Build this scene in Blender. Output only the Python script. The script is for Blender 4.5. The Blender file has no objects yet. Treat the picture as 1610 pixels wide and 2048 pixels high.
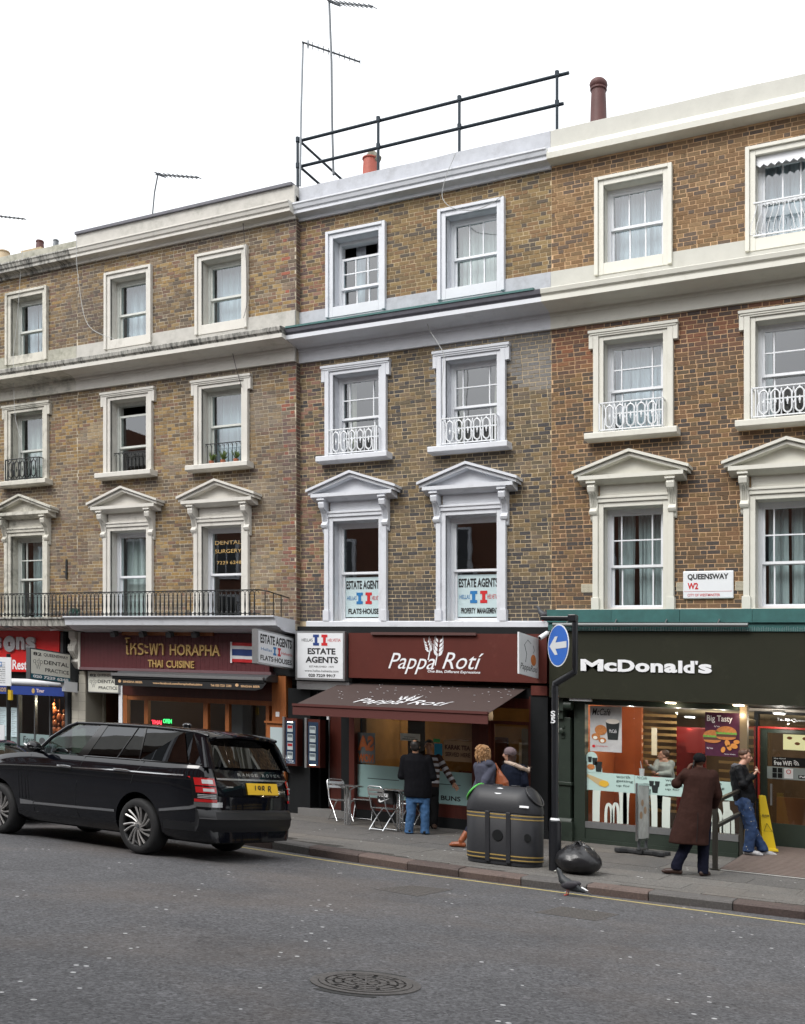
import bpy, math, random
from mathutils import Vector, Matrix
random.seed(7)
R = math.radians
C = bpy.context.scene.collection
SC = bpy.context.scene

# ------------------------------------------------------------------ camera, sky, exposure
# Axes: x runs along the terrace (right), y into the buildings (shop fronts stand at y = 0), z up.
# A shear tilts the horizon: the level street falls right and towards the buildings.  Everything is laid out
# level below and this shear is added to every mesh at the very end (settle()).
SHEAR_X, SHEAR_Y = -0.06105, -0.03404
CAM = Vector((0.0, -18.9, 1.56))
YAW = R(29.14); FPX = 2233.0; HOR = 1523.0; SK = 0.0699
def shear_z(x, y): return SHEAR_X * x + SHEAR_Y * y
cam_data = bpy.data.cameras.new('camera'); cam = bpy.data.objects.new('camera', cam_data); C.objects.link(cam)
cam.location = (CAM.x, CAM.y, CAM.z + shear_z(CAM.x, CAM.y)); cam.rotation_euler = (R(90), 0, YAW)
cam_data.sensor_fit = 'HORIZONTAL'; cam_data.sensor_width = 36; cam_data.lens = FPX / 1610 * 36
cam_data.shift_y = (HOR - 1024) / 1610
cam_data.clip_end = 2000; cam_data.clip_start = .05
SC.camera = cam

world = bpy.data.worlds.new('World'); SC.world = world; world.use_nodes = True
nt = world.node_tree; nt.nodes.clear()
sky = nt.nodes.new('ShaderNodeTexSky'); sky.sky_type = 'NISHITA'; sky.sun_disc = False
sky.sun_elevation = R(48); sky.sun_rotation = R(200); sky.air_density = 1; sky.dust_density = 4
hs = nt.nodes.new('ShaderNodeHueSaturation'); hs.inputs['Saturation'].default_value = .25
bg = nt.nodes.new('ShaderNodeBackground'); bg.inputs['Strength'].default_value = .07
cl = nt.nodes.new('ShaderNodeBackground'); cl.inputs['Color'].default_value = (.965, .985, 1, 1); cl.inputs['Strength'].default_value = 1.0   # the overcast cloud layer
ad = nt.nodes.new('ShaderNodeAddShader'); wo = nt.nodes.new('ShaderNodeOutputWorld')
tc = nt.nodes.new('ShaderNodeTexCoord'); sx = nt.nodes.new('ShaderNodeSeparateXYZ'); mr = nt.nodes.new('ShaderNodeMapRange')   # an overcast sky: zenith three times as bright as the horizon
mr.inputs[1].default_value = 0; mr.inputs[2].default_value = 1; mr.inputs[3].default_value = .60; mr.inputs[4].default_value = 1.25
nt.links.new(tc.outputs['Generated'], sx.inputs[0]); nt.links.new(sx.outputs['Z'], mr.inputs[0]); nt.links.new(mr.outputs[0], cl.inputs['Strength'])
nt.links.new(sky.outputs[0], hs.inputs['Color']); nt.links.new(hs.outputs[0], bg.inputs['Color'])
nt.links.new(bg.outputs[0], ad.inputs[0]); nt.links.new(cl.outputs[0], ad.inputs[1]); nt.links.new(ad.outputs[0], wo.inputs[0])
sun = bpy.data.lights.new('sun', 'SUN'); sun.energy = 1.3; sun.angle = R(25); sun.color = (1, .97, .93)
so = bpy.data.objects.new('sun', sun); C.objects.link(so); so.rotation_euler = (R(42), 0, R(-20))
SC.view_settings.view_transform = 'Standard'; SC.view_settings.look = 'None'
SC.view_settings.gamma = 1; SC.view_settings.use_curve_mapping = False; SC.view_settings.exposure = .45
try:
    SC.cycles.use_denoising = True; SC.cycles.denoiser = 'OPENIMAGEDENOISE'
    SC.cycles.max_bounces = 6; SC.cycles.diffuse_bounces = 3; SC.cycles.glossy_bounces = 3; SC.cycles.transmission_bounces = 4
    SC.cycles.transparent_max_bounces = 8; SC.cycles.caustics_reflective = False; SC.cycles.caustics_refractive = False
    SC.cycles.sample_clamp_indirect = 4
except Exception: pass

# ------------------------------------------------------------------ placing helpers
ca, sa = math.cos(YAW), math.sin(YAW)
def P(px, py, y=0.):
    """a direction of view met with the upright plane at depth y -> (x, z)"""
    t = (px - 805) / FPX; lam = (-CAM.y + y) / (t * sa + ca)
    return lam * (t * ca - sa), CAM.z - lam * (py - HOR - SK * (px - 805)) / FPX
def U(px, y=0.): return P(px, 0, y)[0]
def Zc(px, py, y=0.): return P(px, py, y)[1]
def pav(y): return .36 + .048 * min(y, 0) if y > -6 else 0.
def G(px, py, pavement=True):
    """a direction of view met with the pavement (or road) -> (x, y, z)"""
    t = (px - 805) / FPX; s = (py - HOR - SK * (px - 805)) / FPX
    if not pavement:
        lam = CAM.z / s; return lam * (t * ca - sa), lam * (t * sa + ca) + CAM.y, 0.
    # 1.56 - lam s = .36 + .048 (lam k - 18.9)
    k = t * sa + ca; lam = (1.56 - .36 + .048 * 18.9) / (s + .048 * k); y = lam * k - 18.9
    if y > 0: lam = (1.56 - .36) / s; y = lam * k - 18.9
    return lam * (t * ca - sa), y, pav(y)

# ------------------------------------------------------------------ mesh helpers
WL = {}
class MB:
    def __init__(s): s.v = []; s.f = []; s.c = []; s.col = None
    def add(s, vs, fs, col=None):
        n = len(s.v); s.v += [tuple(p) for p in vs]; s.f += [tuple(i + n for i in f) for f in fs]
        s.c += [col] * len(fs); return s
    def box(s, x0, x1, y0, y1, z0, z1, col=None, back=True):
        vs = [(x0, y0, z0), (x1, y0, z0), (x1, y1, z0), (x0, y1, z0), (x0, y0, z1), (x1, y0, z1), (x1, y1, z1), (x0, y1, z1)]
        fs = [(0, 3, 2, 1), (4, 5, 6, 7), (0, 1, 5, 4), (1, 2, 6, 5), (3, 0, 4, 7)]
        if back: fs.append((2, 3, 7, 6))
        return s.add(vs, fs, col)
    def obox(s, o, ux, uy, uz, col=None):
        """box spanned by three vectors from corner o"""
        o, ux, uy, uz = map(Vector, (o, ux, uy, uz))
        vs = [o, o + ux, o + ux + uy, o + uy, o + uz, o + ux + uz, o + ux + uy + uz, o + uy + uz]
        return s.add(vs, [(0, 3, 2, 1), (4, 5, 6, 7), (0, 1, 5, 4), (1, 2, 6, 5), (2, 3, 7, 6), (3, 0, 4, 7)], col)
    def prof(s, pts, x0, x1, col=None, m0=0., m1=0.):
        """profile [(y, z)] drawn along x; m0/m1 mitre the ends by that share of the projection"""
        n = len(pts); vs = [(x0 - m0 * -p[0], p[0], p[1]) for p in pts] + [(x1 + m1 * -p[0], p[0], p[1]) for p in pts]
        fs = [(i, (i + 1) % n, n + (i + 1) % n, n + i) for i in range(n)] + [tuple(range(n - 1, -1, -1)), tuple(range(n, 2 * n))]
        return s.add(vs, fs, col)
    def plate(s, pts, y0, y1, col=None):
        """outline [(x, z)] with thickness between y0 and y1"""
        n = len(pts); vs = [(p[0], y0, p[1]) for p in pts] + [(p[0], y1, p[1]) for p in pts]
        fs = [(i, n + i, n + (i + 1) % n, (i + 1) % n) for i in range(n)] + [tuple(range(n)), tuple(range(2 * n - 1, n - 1, -1))]
        return s.add(vs, fs, col)
    def slab(s, pts, z0, z1, col=None):
        n = len(pts); vs = [(p[0], p[1], z0) for p in pts] + [(p[0], p[1], z1) for p in pts]
        fs = [(i, (i + 1) % n, n + (i + 1) % n, n + i) for i in range(n)] + [tuple(range(n - 1, -1, -1)), tuple(range(n, 2 * n))]
        return s.add(vs, fs, col)
    def tube(s, pts, r, n=6, closed=False, col=None, flat=1.):
        pts = [Vector(p) for p in pts]; m = len(pts); rr = r if isinstance(r, (list, tuple)) else [r] * m
        vs = []; ref = None
        for i, p in enumerate(pts):
            a = pts[(i - 1) % m] if (closed or i) else p; b = pts[(i + 1) % m] if (closed or i < m - 1) else p
            d = (b - a)
            d = d.normalized() if d.length > 1e-9 else Vector((0, 0, 1))
            if ref is None: ref = Vector((0, 0, 1)) if abs(d.z) < .9 else Vector((0, 1, 0))
            e = d.cross(ref)
            if e.length < 1e-4: e = d.cross(Vector((1, 0, 0)))
            e.normalize(); g = e.cross(d).normalized(); ref = g
            for k in range(n):
                t = 2 * math.pi * k / n; vs.append(p + e * (math.cos(t) * rr[i]) + g * (math.sin(t) * rr[i] * flat))
        fs = []
        for i in range(m if closed else m - 1):
            j = (i + 1) % m
            for k in range(n):
                l = (k + 1) % n; fs.append((i * n + k, i * n + l, j * n + l, j * n + k))
        if not closed: fs += [tuple(range(n - 1, -1, -1)), tuple(range((m - 1) * n, m * n))]
        return s.add(vs, fs, col)
    def lathe(s, pr, cx=0, cy=0, n=12, col=None, ax='z', cz=0):
        vs = []
        for r, h in pr:
            for k in range(n):
                t = 2 * math.pi * k / n; a, b = math.cos(t) * r, math.sin(t) * r
                vs.append((cx + a, cy + b, cz + h) if ax == 'z' else (cx + a, cy + h, cz + b) if ax == 'y' else (cx + h, cy + a, cz + b))
        fs = []; m = len(pr)
        for i in range(m - 1):
            for k in range(n):
                l = (k + 1) % n; q = (i * n + k, i * n + l, (i + 1) * n + l, (i + 1) * n + k)
                fs.append(q if ax != 'y' else q[::-1])
        fs += [tuple(range(n - 1, -1, -1)), tuple(range((m - 1) * n, m * n))]
        return s.add(vs, fs, col)
    def ball(s, c, r, n=10, m=7, col=None, rot=None):
        c = Vector(c); r = (r, r, r) if not isinstance(r, (tuple, list)) else r; vs = []
        for i in range(1, m):
            p = math.pi * i / m
            for k in range(n):
                t = 2 * math.pi * k / n; q = Vector((math.sin(p) * math.cos(t) * r[0], math.sin(p) * math.sin(t) * r[1], math.cos(p) * r[2]))
                vs.append(c + (rot @ q if rot else q))
        tp = Vector((0, 0, r[2])); vs += [c + (rot @ tp if rot else tp), c - (rot @ tp if rot else tp)]
        a, b = len(vs) - 2, len(vs) - 1; fs = []
        for k in range(n):
            l = (k + 1) % n; fs.append((a, k, l)); fs.append((b, (m - 2) * n + l, (m - 2) * n + k))
            for i in range(m - 2): fs.append((i * n + k, (i + 1) * n + k, (i + 1) * n + l, i * n + l))
        return s.add(vs, fs, col)
    def build(s, name, mat, parent=None, loc=None, smooth=False, bevel=0, kind=None, fixn=False):
        o0 = WL[parent] if parent is not None else Vector(loc or (0, 0, 0))
        me = bpy.data.meshes.new(name)
        me.from_pydata([(v[0] - o0.x, v[1] - o0.y, v[2] - o0.z) for v in s.v], [], s.f)
        mats = mat if isinstance(mat, (list, tuple)) else [mat]
        for m_ in mats: me.materials.append(m_)
        if len(mats) > 1:
            for p, c in zip(me.polygons, s.c): p.material_index = c if isinstance(c, int) else 0
        if any(isinstance(c, tuple) for c in s.c):
            at = me.color_attributes.new('Col', 'FLOAT_COLOR', 'CORNER'); data = []
            for p, c in zip(me.polygons, s.c): data += list((c or (1, 1, 1)) + (1.,)) * p.loop_total
            at.data.foreach_set('color', data)
        if fixn:
            import bmesh
            bm = bmesh.new(); bm.from_mesh(me); bmesh.ops.recalc_face_normals(bm, faces=bm.faces); bm.to_mesh(me); bm.free()
        if smooth:
            me.polygons.foreach_set('use_smooth', [True] * len(me.polygons))
            try: me.set_sharp_from_angle(angle=R(smooth if smooth is not True else 40))
            except Exception: pass
        me.validate(); me.update()
        o = bpy.data.objects.new(name, me); C.objects.link(o)
        if parent is not None: o.parent = parent
        else: o.location = o0
        WL[o] = o0.copy()
        if bevel:
            b = o.modifiers.new('bevel', 'BEVEL'); b.width = bevel; b.segments = 2; b.limit_method = 'ANGLE'; b.angle_limit = R(50)
        if kind: o['kind'] = kind
        return o
def tag(o, label, cat, group=None):
    o['label'] = label; o['category'] = cat
    if group: o['group'] = group
    return o
def thing(name, label, cat, loc, group=None):
    o = bpy.data.objects.new(name, None); C.objects.link(o); o.location = loc; WL[o] = Vector(loc); o.empty_display_size = .2
    return tag(o, label, cat, group)
def one(name, mb, mat, label, cat, loc, group=None, **k):
    o = mb.build(name, mat, None, loc, **k); return tag(o, label, cat, group)
def copy_child(o, parent, rot, origin):
    c = o.copy(); C.objects.link(c); c.parent = parent; WL[c] = WL[parent]
    if rot: 
        c.data = o.data.copy(); c.data.transform(Matrix.Rotation(rot, 4, 'Z'))
    return c
def dup(root, loc, rot=0, label=None, group=None):
    r = root.copy(); C.objects.link(r); r.location = loc; WL[r] = Vector(loc)
    if r.data is not None and rot: r.data = root.data.copy(); r.data.transform(Matrix.Rotation(rot, 4, 'Z'))
    if label: r['label'] = label
    if group: r['group'] = group
    for ch in list(root.children):
        c = copy_child(ch, r, rot, loc)
        for g in list(ch.children): copy_child(g, c, rot, loc)
    return r
def turn(mb, o, rot, tilt=0):
    """turn a mesh under construction about the upright axis through o"""
    M = Matrix.Translation(o) @ Matrix.Rotation(rot, 4, 'Z') @ Matrix.Rotation(tilt, 4, 'X') @ Matrix.Translation(-Vector(o))
    mb.v = [tuple(M @ Vector(v)) for v in mb.v]; return mb

# ------------------------------------------------------------------ materials
MATS = {}
def mat(name, col, rough=.6, metal=0., var=0., scale=6., bump=0., bscale=60., coat=0., spec=.5, emit=None, estr=0., stain=None, stain_amt=0., thr=.55, stretch=(1, 1, 1), attr=None, alpha=1., trans=0.):
    m = bpy.data.materials.new(name); m.use_nodes = True; n = m.node_tree.nodes; l = m.node_tree.links; b = n['Principled BSDF']
    b.inputs['Roughness'].default_value = rough; b.inputs['Metallic'].default_value = metal
    b.inputs['Specular IOR Level'].default_value = spec
    if coat: b.inputs['Coat Weight'].default_value = coat; b.inputs['Coat Roughness'].default_value = .03
    if trans: b.inputs['Transmission Weight'].default_value = trans
    if emit: b.inputs['Emission Color'].default_value = (*emit, 1); b.inputs['Emission Strength'].default_value = estr
    src = None
    if attr == 'Col':
        a = n.new('ShaderNodeAttribute'); a.attribute_name = 'Col'; src = a.outputs['Color']
    elif attr == 'Obj':
        a = n.new('ShaderNodeObjectInfo'); src = a.outputs['Color']
    b.inputs['Base Color'].default_value = (*col, 1)
    if var or stain or bump:
        g = n.new('ShaderNodeNewGeometry'); mp = n.new('ShaderNodeMapping'); mp.inputs['Scale'].default_value = stretch; l.new(g.outputs['Position'], mp.inputs['Vector'])
    if var:
        t = n.new('ShaderNodeTexNoise'); t.inputs['Scale'].default_value = scale; t.inputs['Detail'].default_value = 6; t.inputs['Roughness'].default_value = .65; l.new(mp.outputs[0], t.inputs['Vector'])
        mr = n.new('ShaderNodeMapRange'); mr.inputs[1].default_value = .25; mr.inputs[2].default_value = .75; mr.inputs[3].default_value = 1 - var; mr.inputs[4].default_value = 1 + var; l.new(t.outputs['Fac'], mr.inputs[0])
        mx = n.new('ShaderNodeMix'); mx.data_type = 'RGBA'; mx.blend_type = 'MULTIPLY'; mx.inputs[0].default_value = 1
        if src: l.new(src, mx.inputs[6])
        else: mx.inputs[6].default_value = (*col, 1)
        l.new(mr.outputs[0], mx.inputs[7]); src = mx.outputs[2]
    if stain:
        t = n.new('ShaderNodeTexNoise'); t.inputs['Scale'].default_value = 2.2; t.inputs['Detail'].default_value = 9; t.inputs['Roughness'].default_value = .75; l.new(mp.outputs[0], t.inputs['Vector'])
        mr = n.new('ShaderNodeMapRange'); mr.inputs[1].default_value = thr; mr.inputs[2].default_value = thr + .17; mr.inputs[3].default_value = 0; mr.inputs[4].default_value = stain_amt; l.new(t.outputs['Fac'], mr.inputs[0])
        mx = n.new('ShaderNodeMix'); mx.data_type = 'RGBA'; l.new(mr.outputs[0], mx.inputs[0])
        if src: l.new(src, mx.inputs[6])
        else: mx.inputs[6].default_value = (*col, 1)
        mx.inputs[7].default_value = (*stain, 1); src = mx.outputs[2]
    if src: l.new(src, b.inputs['Base Color'])
    if bump:
        t = n.new('ShaderNodeTexNoise'); t.inputs['Scale'].default_value = bscale; t.inputs['Detail'].default_value = 4; l.new(mp.outputs[0], t.inputs['Vector'])
        bp = n.new('ShaderNodeBump'); bp.inputs['Strength'].default_value = bump; bp.inputs['Distance'].default_value = .01; l.new(t.outputs['Fac'], bp.inputs['Height']); l.new(bp.outputs[0], b.inputs['Normal'])
    MATS[name] = m; return m
def glassmat(name, tint=(.9, .95, .95), refl=.12, rough=.0, dirt=0., through=1.):
    """clear sheet glass: what is behind shows through, the sky and the street opposite are mirrored more at a slant"""
    m = bpy.data.materials.new(name); m.use_nodes = True; n = m.node_tree.nodes; l = m.node_tree.links; n.clear()
    tr = n.new('ShaderNodeBsdfTransparent'); tr.inputs[0].default_value = (*[c * through for c in tint], 1)
    gl = n.new('ShaderNodeBsdfGlossy'); gl.inputs['Roughness'].default_value = rough; gl.inputs['Color'].default_value = (.95, .97, 1, 1)
    lw = n.new('ShaderNodeFresnel'); lw.inputs['IOR'].default_value = 1.5
    ma = n.new('ShaderNodeMath'); ma.operation = 'ADD'; ma.inputs[1].default_value = refl; ma.use_clamp = True
    g = n.new('ShaderNodeNewGeometry'); t = n.new('ShaderNodeTexNoise'); t.inputs['Scale'].default_value = 1.4; l.new(g.outputs['Position'], t.inputs['Vector'])
    bp = n.new('ShaderNodeBump'); bp.inputs['Strength'].default_value = .035; bp.inputs['Distance'].default_value = .02; l.new(t.outputs['Fac'], bp.inputs['Height']); l.new(bp.outputs[0], gl.inputs['Normal'])
    bk = n.new('ShaderNodeMath'); bk.operation = 'SUBTRACT'; bk.inputs[0].default_value = 1; l.new(g.outputs['Backfacing'], bk.inputs[1])   # only the outer face mirrors
    mu = n.new('ShaderNodeMath'); mu.operation = 'MULTIPLY'; l.new(ma.outputs[0], mu.inputs[0]); l.new(bk.outputs[0], mu.inputs[1])
    mx = n.new('ShaderNodeMixShader'); l.new(lw.outputs[0], ma.inputs[0]); l.new(mu.outputs[0], mx.inputs[0]); l.new(tr.outputs[0], mx.inputs[1]); l.new(gl.outputs[0], mx.inputs[2])
    o = n.new('ShaderNodeOutputMaterial'); l.new(mx.outputs[0], o.inputs[0]); MATS[name] = m; return m
W_A = mat('aged_white_paint', (.62, .60, .55), .6, var=.06, scale=3, stain=(.25, .24, .2), stain_amt=.45, bump=.15, bscale=25)
W_B = mat('white_paint', (.63, .65, .69), .5, var=.05, scale=4, stain=(.3, .31, .33), stain_amt=.45, bump=.1, bscale=25)
W_C = mat('cream_paint', (.65, .64, .57), .5, var=.04, scale=4, stain=(.42, .40, .33), stain_amt=.4, bump=.08, bscale=25)
W_D = mat('weathered_cream_paint', (.58, .56, .49), .7, var=.12, scale=5, stain=(.16, .16, .13), stain_amt=.8, thr=.49, bump=.3, bscale=18)
DIRTY = mat('streaked_white_paint', (.45, .44, .40), .7, var=.3, scale=6, stain=(.07, .07, .065), stain_amt=1., thr=.44, bump=.2, bscale=20, stretch=(5, 1, 1.2))
SASH_W = mat('sash_white', (.78, .8, .83), .4, var=.03, scale=8)
SASH_A = mat('sash_old_white', (.62, .64, .6), .5, var=.1, scale=12)
LEAD = mat('lead_grey', (.10, .10, .12), .5, var=.2, scale=5)
COPPER = mat('green_copper', (.028, .115, .11), .5, var=.25, scale=4, stain=(.02, .09, .08), stain_amt=.5)
GLASS = glassmat('window_glass', refl=.10)
GLASS2 = glassmat('shop_glass', tint=(.93, .95, .95), refl=.035)
IRON_B = mat('black_iron', (.012, .014, .015), .45)
IRON_W = mat('white_iron', (.75, .77, .79), .45)
NET = mat('net_curtain', (.52, .56, .62), .9, var=.15, scale=5, stretch=(8, 1, .4))
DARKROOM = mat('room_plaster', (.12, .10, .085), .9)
BRICKW = mat('brick_wall_faces', (.2, .15, .1), .85, attr='Col', var=.3, scale=30, bump=.5, bscale=90)
BRICK1 = mat('brick_faces', (.2, .15, .1), .85, attr='Obj', var=.3, scale=30, bump=.5, bscale=90)
MORT = {'A': mat('mortar_grey', (.44, .385, .295), .95, var=.45, scale=3), 'B': mat('mortar_tan', (.48, .385, .25), .95, var=.5, scale=3), 'C': mat('mortar_orange', (.56, .37, .215), .95, var=.4, scale=3)}
BLACK = mat('black_paint', (.009, .010, .011), .5, var=.2, scale=4, spec=.25)
ASPH = None
def text_mesh(s, bold=0., shear=0., ext=.0, spacing=1., res=3, sc=None):
    cu = bpy.data.curves.new('lettering', 'FONT'); cu.body = s; cu.size = 1; cu.offset = bold; cu.shear = shear; cu.extrude = 0; cu.space_character = spacing; cu.resolution_u = res
    if sc: cu.small_caps_scale = sc
    if sc:
        for i, ch in enumerate(s):
            if i and s[i - 1] != ' ' and ch.isalpha(): cu.body_format[i].use_small_caps = True
    ob = bpy.data.objects.new('t', cu); me = bpy.data.meshes.new_from_object(ob)
    vs = [tuple(v.co) for v in me.vertices]; fs = [tuple(p.vertices) for p in me.polygons]
    bpy.data.objects.remove(ob); bpy.data.meshes.remove(me); bpy.data.curves.remove(cu)
    return vs, fs
def text_into(mb, s, o, ux, uz, w, h, out, bold=0., shear=0., spacing=1., col=None, thick=0., box=None, res=3, mirror=False, sc=None):
    """fit the drawn glyphs of s into a w x h field: o lower-left corner, ux/uz unit vectors, out = vector towards the reader"""
    vs, fs = text_mesh(s, bold, shear, spacing=spacing, res=res, sc=sc)
    if not vs: return mb
    x0 = min(v[0] for v in vs); x1 = max(v[0] for v in vs); y0 = min(v[1] for v in vs); y1 = max(v[1] for v in vs)
    o, ux, uz, out = Vector(o), Vector(ux), Vector(uz), Vector(out)
    q = []
    for v in vs:
        a = (v[0] - x0) / (x1 - x0); b = (v[1] - y0) / max(y1 - y0, 1e-6)
        if mirror: a = 1 - a
        q.append(o + ux * (a * w) + uz * (b * h) + out)
    n = len(q)
    if not thick: return mb.add(q, fs, col)
    back = [p - out.normalized() * thick for p in q]
    from collections import Counter
    ed = Counter(); dire = {}
    for f in fs:
        for i in range(len(f)):
            a, b = f[i], f[(i + 1) % len(f)]; ed[frozenset((a, b))] += 1; dire[frozenset((a, b))] = (a, b)
    sides = [(dire[e][0], dire[e][0] + n, dire[e][1] + n, dire[e][1]) for e, c in ed.items() if c == 1]
    return mb.add(q + back, list(fs) + sides, col)
def letters(mb, name, m, parent, axis=0, **k):
    """build the drawn glyphs of mb as one part per letter (pieces over one another belong together)"""
    par = list(range(len(mb.v)))
    def find(a):
        while par[a] != a: par[a] = par[par[a]]; a = par[a]
        return a
    for f in mb.f:
        for i in f[1:]: par[find(i)] = find(f[0])
    comp = {}
    for i, f in enumerate(mb.f): comp.setdefault(find(f[0]), []).append(i)
    boxes = []
    for c, fl in comp.items():
        xs = [mb.v[i][axis] for f in fl for i in mb.f[f]]; boxes.append([min(xs), max(xs), fl])
    boxes.sort(key=lambda b: b[0]); merged = []
    for b in boxes:
        if merged and b[0] < merged[-1][1] - .3 * min(b[1] - b[0], merged[-1][1] - merged[-1][0]): merged[-1][1] = max(merged[-1][1], b[1]); merged[-1][2] += b[2]
        else: merged.append(b)
    for b in merged:
        q = MB(); ids = sorted({i for f in b[2] for i in mb.f[f]}); ix = {v: k_ for k_, v in enumerate(ids)}
        q.add([mb.v[i] for i in ids], [tuple(ix[i] for i in mb.f[f]) for f in b[2]]); q.build(name, m, parent, **k)
X, Z3, OUT = (1, 0, 0), (0, 0, 1), (0, -1, 0)
# ------------------------------------------------------------------ the terrace
def vnoise(x, y, seed=0):
    def h(i, j): return (math.sin(i * 127.1 + j * 311.7 + seed * 74.7) * 43758.5453) % 1.
    i, j = math.floor(x), math.floor(y); a, b = x - i, y - j; a = a * a * (3 - 2 * a); b = b * b * (3 - 2 * b)
    return (h(i, j) * (1 - a) + h(i + 1, j) * a) * (1 - b) + (h(i, j + 1) * (1 - a) + h(i + 1, j + 1) * a) * b
def mixc(a, b, t): return tuple(a[i] * (1 - t) + b[i] * t for i in range(3))
Z1T, Z2T, ZTOP = 6.27, 9.20, 11.93
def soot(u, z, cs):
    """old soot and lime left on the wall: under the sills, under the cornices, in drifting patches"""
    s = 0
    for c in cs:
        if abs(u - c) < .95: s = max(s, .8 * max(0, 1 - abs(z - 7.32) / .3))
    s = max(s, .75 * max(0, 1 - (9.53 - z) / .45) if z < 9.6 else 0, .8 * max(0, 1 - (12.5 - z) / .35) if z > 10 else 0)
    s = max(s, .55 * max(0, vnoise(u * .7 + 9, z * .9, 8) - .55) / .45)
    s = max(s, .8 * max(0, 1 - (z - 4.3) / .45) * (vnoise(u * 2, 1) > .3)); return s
def colA(u, z, r, cs):
    n = vnoise(u * .8, z * .8, 1)
    base = random.choice([(.30, .19, .07), (.25, .165, .07), (.21, .14, .065), (.32, .22, .10), (.17, .11, .06), (.12, .09, .06), (.22, .165, .11), (.19, .11, .07)])
    if z < 9.6 and vnoise(u * 1.3, z * 1.3, 3) > .72: base = mixc(base, (.3, .26, .2), .4)
    if u > -13.30 + .11 * (int(z / .075) % 2) and random.random() < .7: base = random.choice([(.21, .10, .075), (.16, .095, .075), (.30, .10, .06), (.12, .08, .07), (.2, .14, .1), (.22, .16, .11)])
    base = mixc(base, (.11, .09, .085), .45 * max(0, n - .45) / .55)
    return mixc(base, (.055, .05, .05), soot(u, z, cs) * (.5 + .5 * r))
def colB(u, z, r, cs):
    base = random.choice([(.16, .115, .06), (.12, .095, .06), (.20, .14, .07), (.085, .07, .055), (.06, .055, .055), (.18, .13, .08), (.14, .11, .08)])
    if z > 10: base = random.choice([(.23, .15, .065), (.17, .115, .055), (.26, .18, .08), (.10, .08, .06), (.21, .125, .06)])
    if u < -12.3 and random.random() < .5: base = random.choice([(.22, .11, .07), (.25, .14, .1), (.12, .08, .07)])
    if z < 9.55 and u > -9.9 and vnoise(u * .9, z * .6, 5) + (z - 8.9) * .5 > .62: base = mixc(base, (.24, .24, .24), .6)
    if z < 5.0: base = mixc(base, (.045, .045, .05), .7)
    return mixc(base, (.06, .055, .05), soot(u, z, cs) * .7 * (.4 + .6 * r))
def colC(u, z, r, cs):
    base = random.choice([(.16, .095, .045), (.12, .075, .04), (.20, .125, .055), (.09, .065, .045), (.065, .052, .045), (.18, .10, .05), (.12, .085, .05)])
    if z > 10: base = random.choice([(.22, .13, .06), (.17, .11, .055), (.26, .165, .08), (.12, .085, .06), (.19, .11, .05)])
    if z > 8.6 and z < 9.6: base = mixc(base, random.choice([(.22, .09, .045), (.10, .065, .05), (.17, .08, .045)]), min(1, (z - 8.6) / .4))
    return mixc(base, (.05, .045, .045), soot(u, z, cs) * (.3 + .7 * r))
def brick_mesh(w):
    m = MB(); m.box(-w / 2, w / 2, 0, .012, -.0305, .0305, back=False); me = bpy.data.meshes.new('brick')
    me.from_pydata(m.v, [], m.f); me.materials.append(BRICK1); return me
BM_S, BM_H = brick_mesh(.2115), brick_mesh(.0985)
def brickwork(wall, x0, x1, zr, holes, yf, colf, cs, nsingle=300, notes=None):
    m = MB(); singles = []
    for (za, zb) in zr:
        k = int(round(za / .075))
        while (k + 1) * .075 < zb + .03:
            zc = k * .075 + .0375; segs = [(x0, x1)]
            for (a, b, c, d) in holes:
                if c < zc + .03 and d > zc - .03:
                    ns = []
                    for s0, s1 in segs:
                        if b <= s0 or a >= s1: ns.append((s0, s1)); continue
                        if a > s0: ns.append((s0, a))
                        if b < s1: ns.append((b, s1))
                    segs = ns
            for s0, s1 in segs:
                per = .3375; off = (k % 2) * .16875 + .02 * (hash((k, 3)) % 5); i0 = math.floor((s0 - off) / per) - 1
                u = i0 * per + off; st = True
                while u < s1:
                    L = .2115 if st else .0985; a, b = u, u + L
                    u += L + .01375; full = a >= s0 and b <= s1; st = not st
                    a, b = max(a, s0), min(b, s1)
                    if b - a < .03: continue
                    r = random.random(); c = colf((a + b) / 2, zc, r, cs); jy = random.uniform(-.003, .003); jz = random.uniform(-.002, .002)
                    if full and L > .2: singles.append(((a + b) / 2, zc + jz, c, jy))
                    else: m.box(a, b, yf + jy, yf + .02, zc - .0305 + jz, zc + .0305 + jz, c, back=False)
            k += 1
    singles.sort(key=lambda s: -(s[0] - .15 * abs(s[1] - 5)))
    for i, (u, z, c, jy) in enumerate(singles):
        if i < nsingle:
            o = bpy.data.objects.new('brick', BM_S); C.objects.link(o); o.parent = wall; o.color = (*c, 1)
            o.location = Vector((u, yf + jy, z)) - WL[wall]; WL[o] = Vector((u, yf, z))
        else: m.box(u - .10575, u + .10575, yf + jy, yf + .02, z - .0305, z + .0305, c, back=False)
    if x1 < -12.9 and x1 > -13:                                   # the short return where this house stands proud of its neighbour
        for (za, zb) in zr:
            k = int(round(za / .075))
            while (k + 1) * .075 < zb: zc = k * .075 + .0375; m.box(x1 - .002, x1 + .009, yf + .006, -.004, zc - .0305, zc + .0305, mixc(colf(x1, zc, .5, cs), (.1, .07, .06), .4)); k += 1
    m.build('brickwork', BRICKW, wall, kind='stuff')
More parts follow.
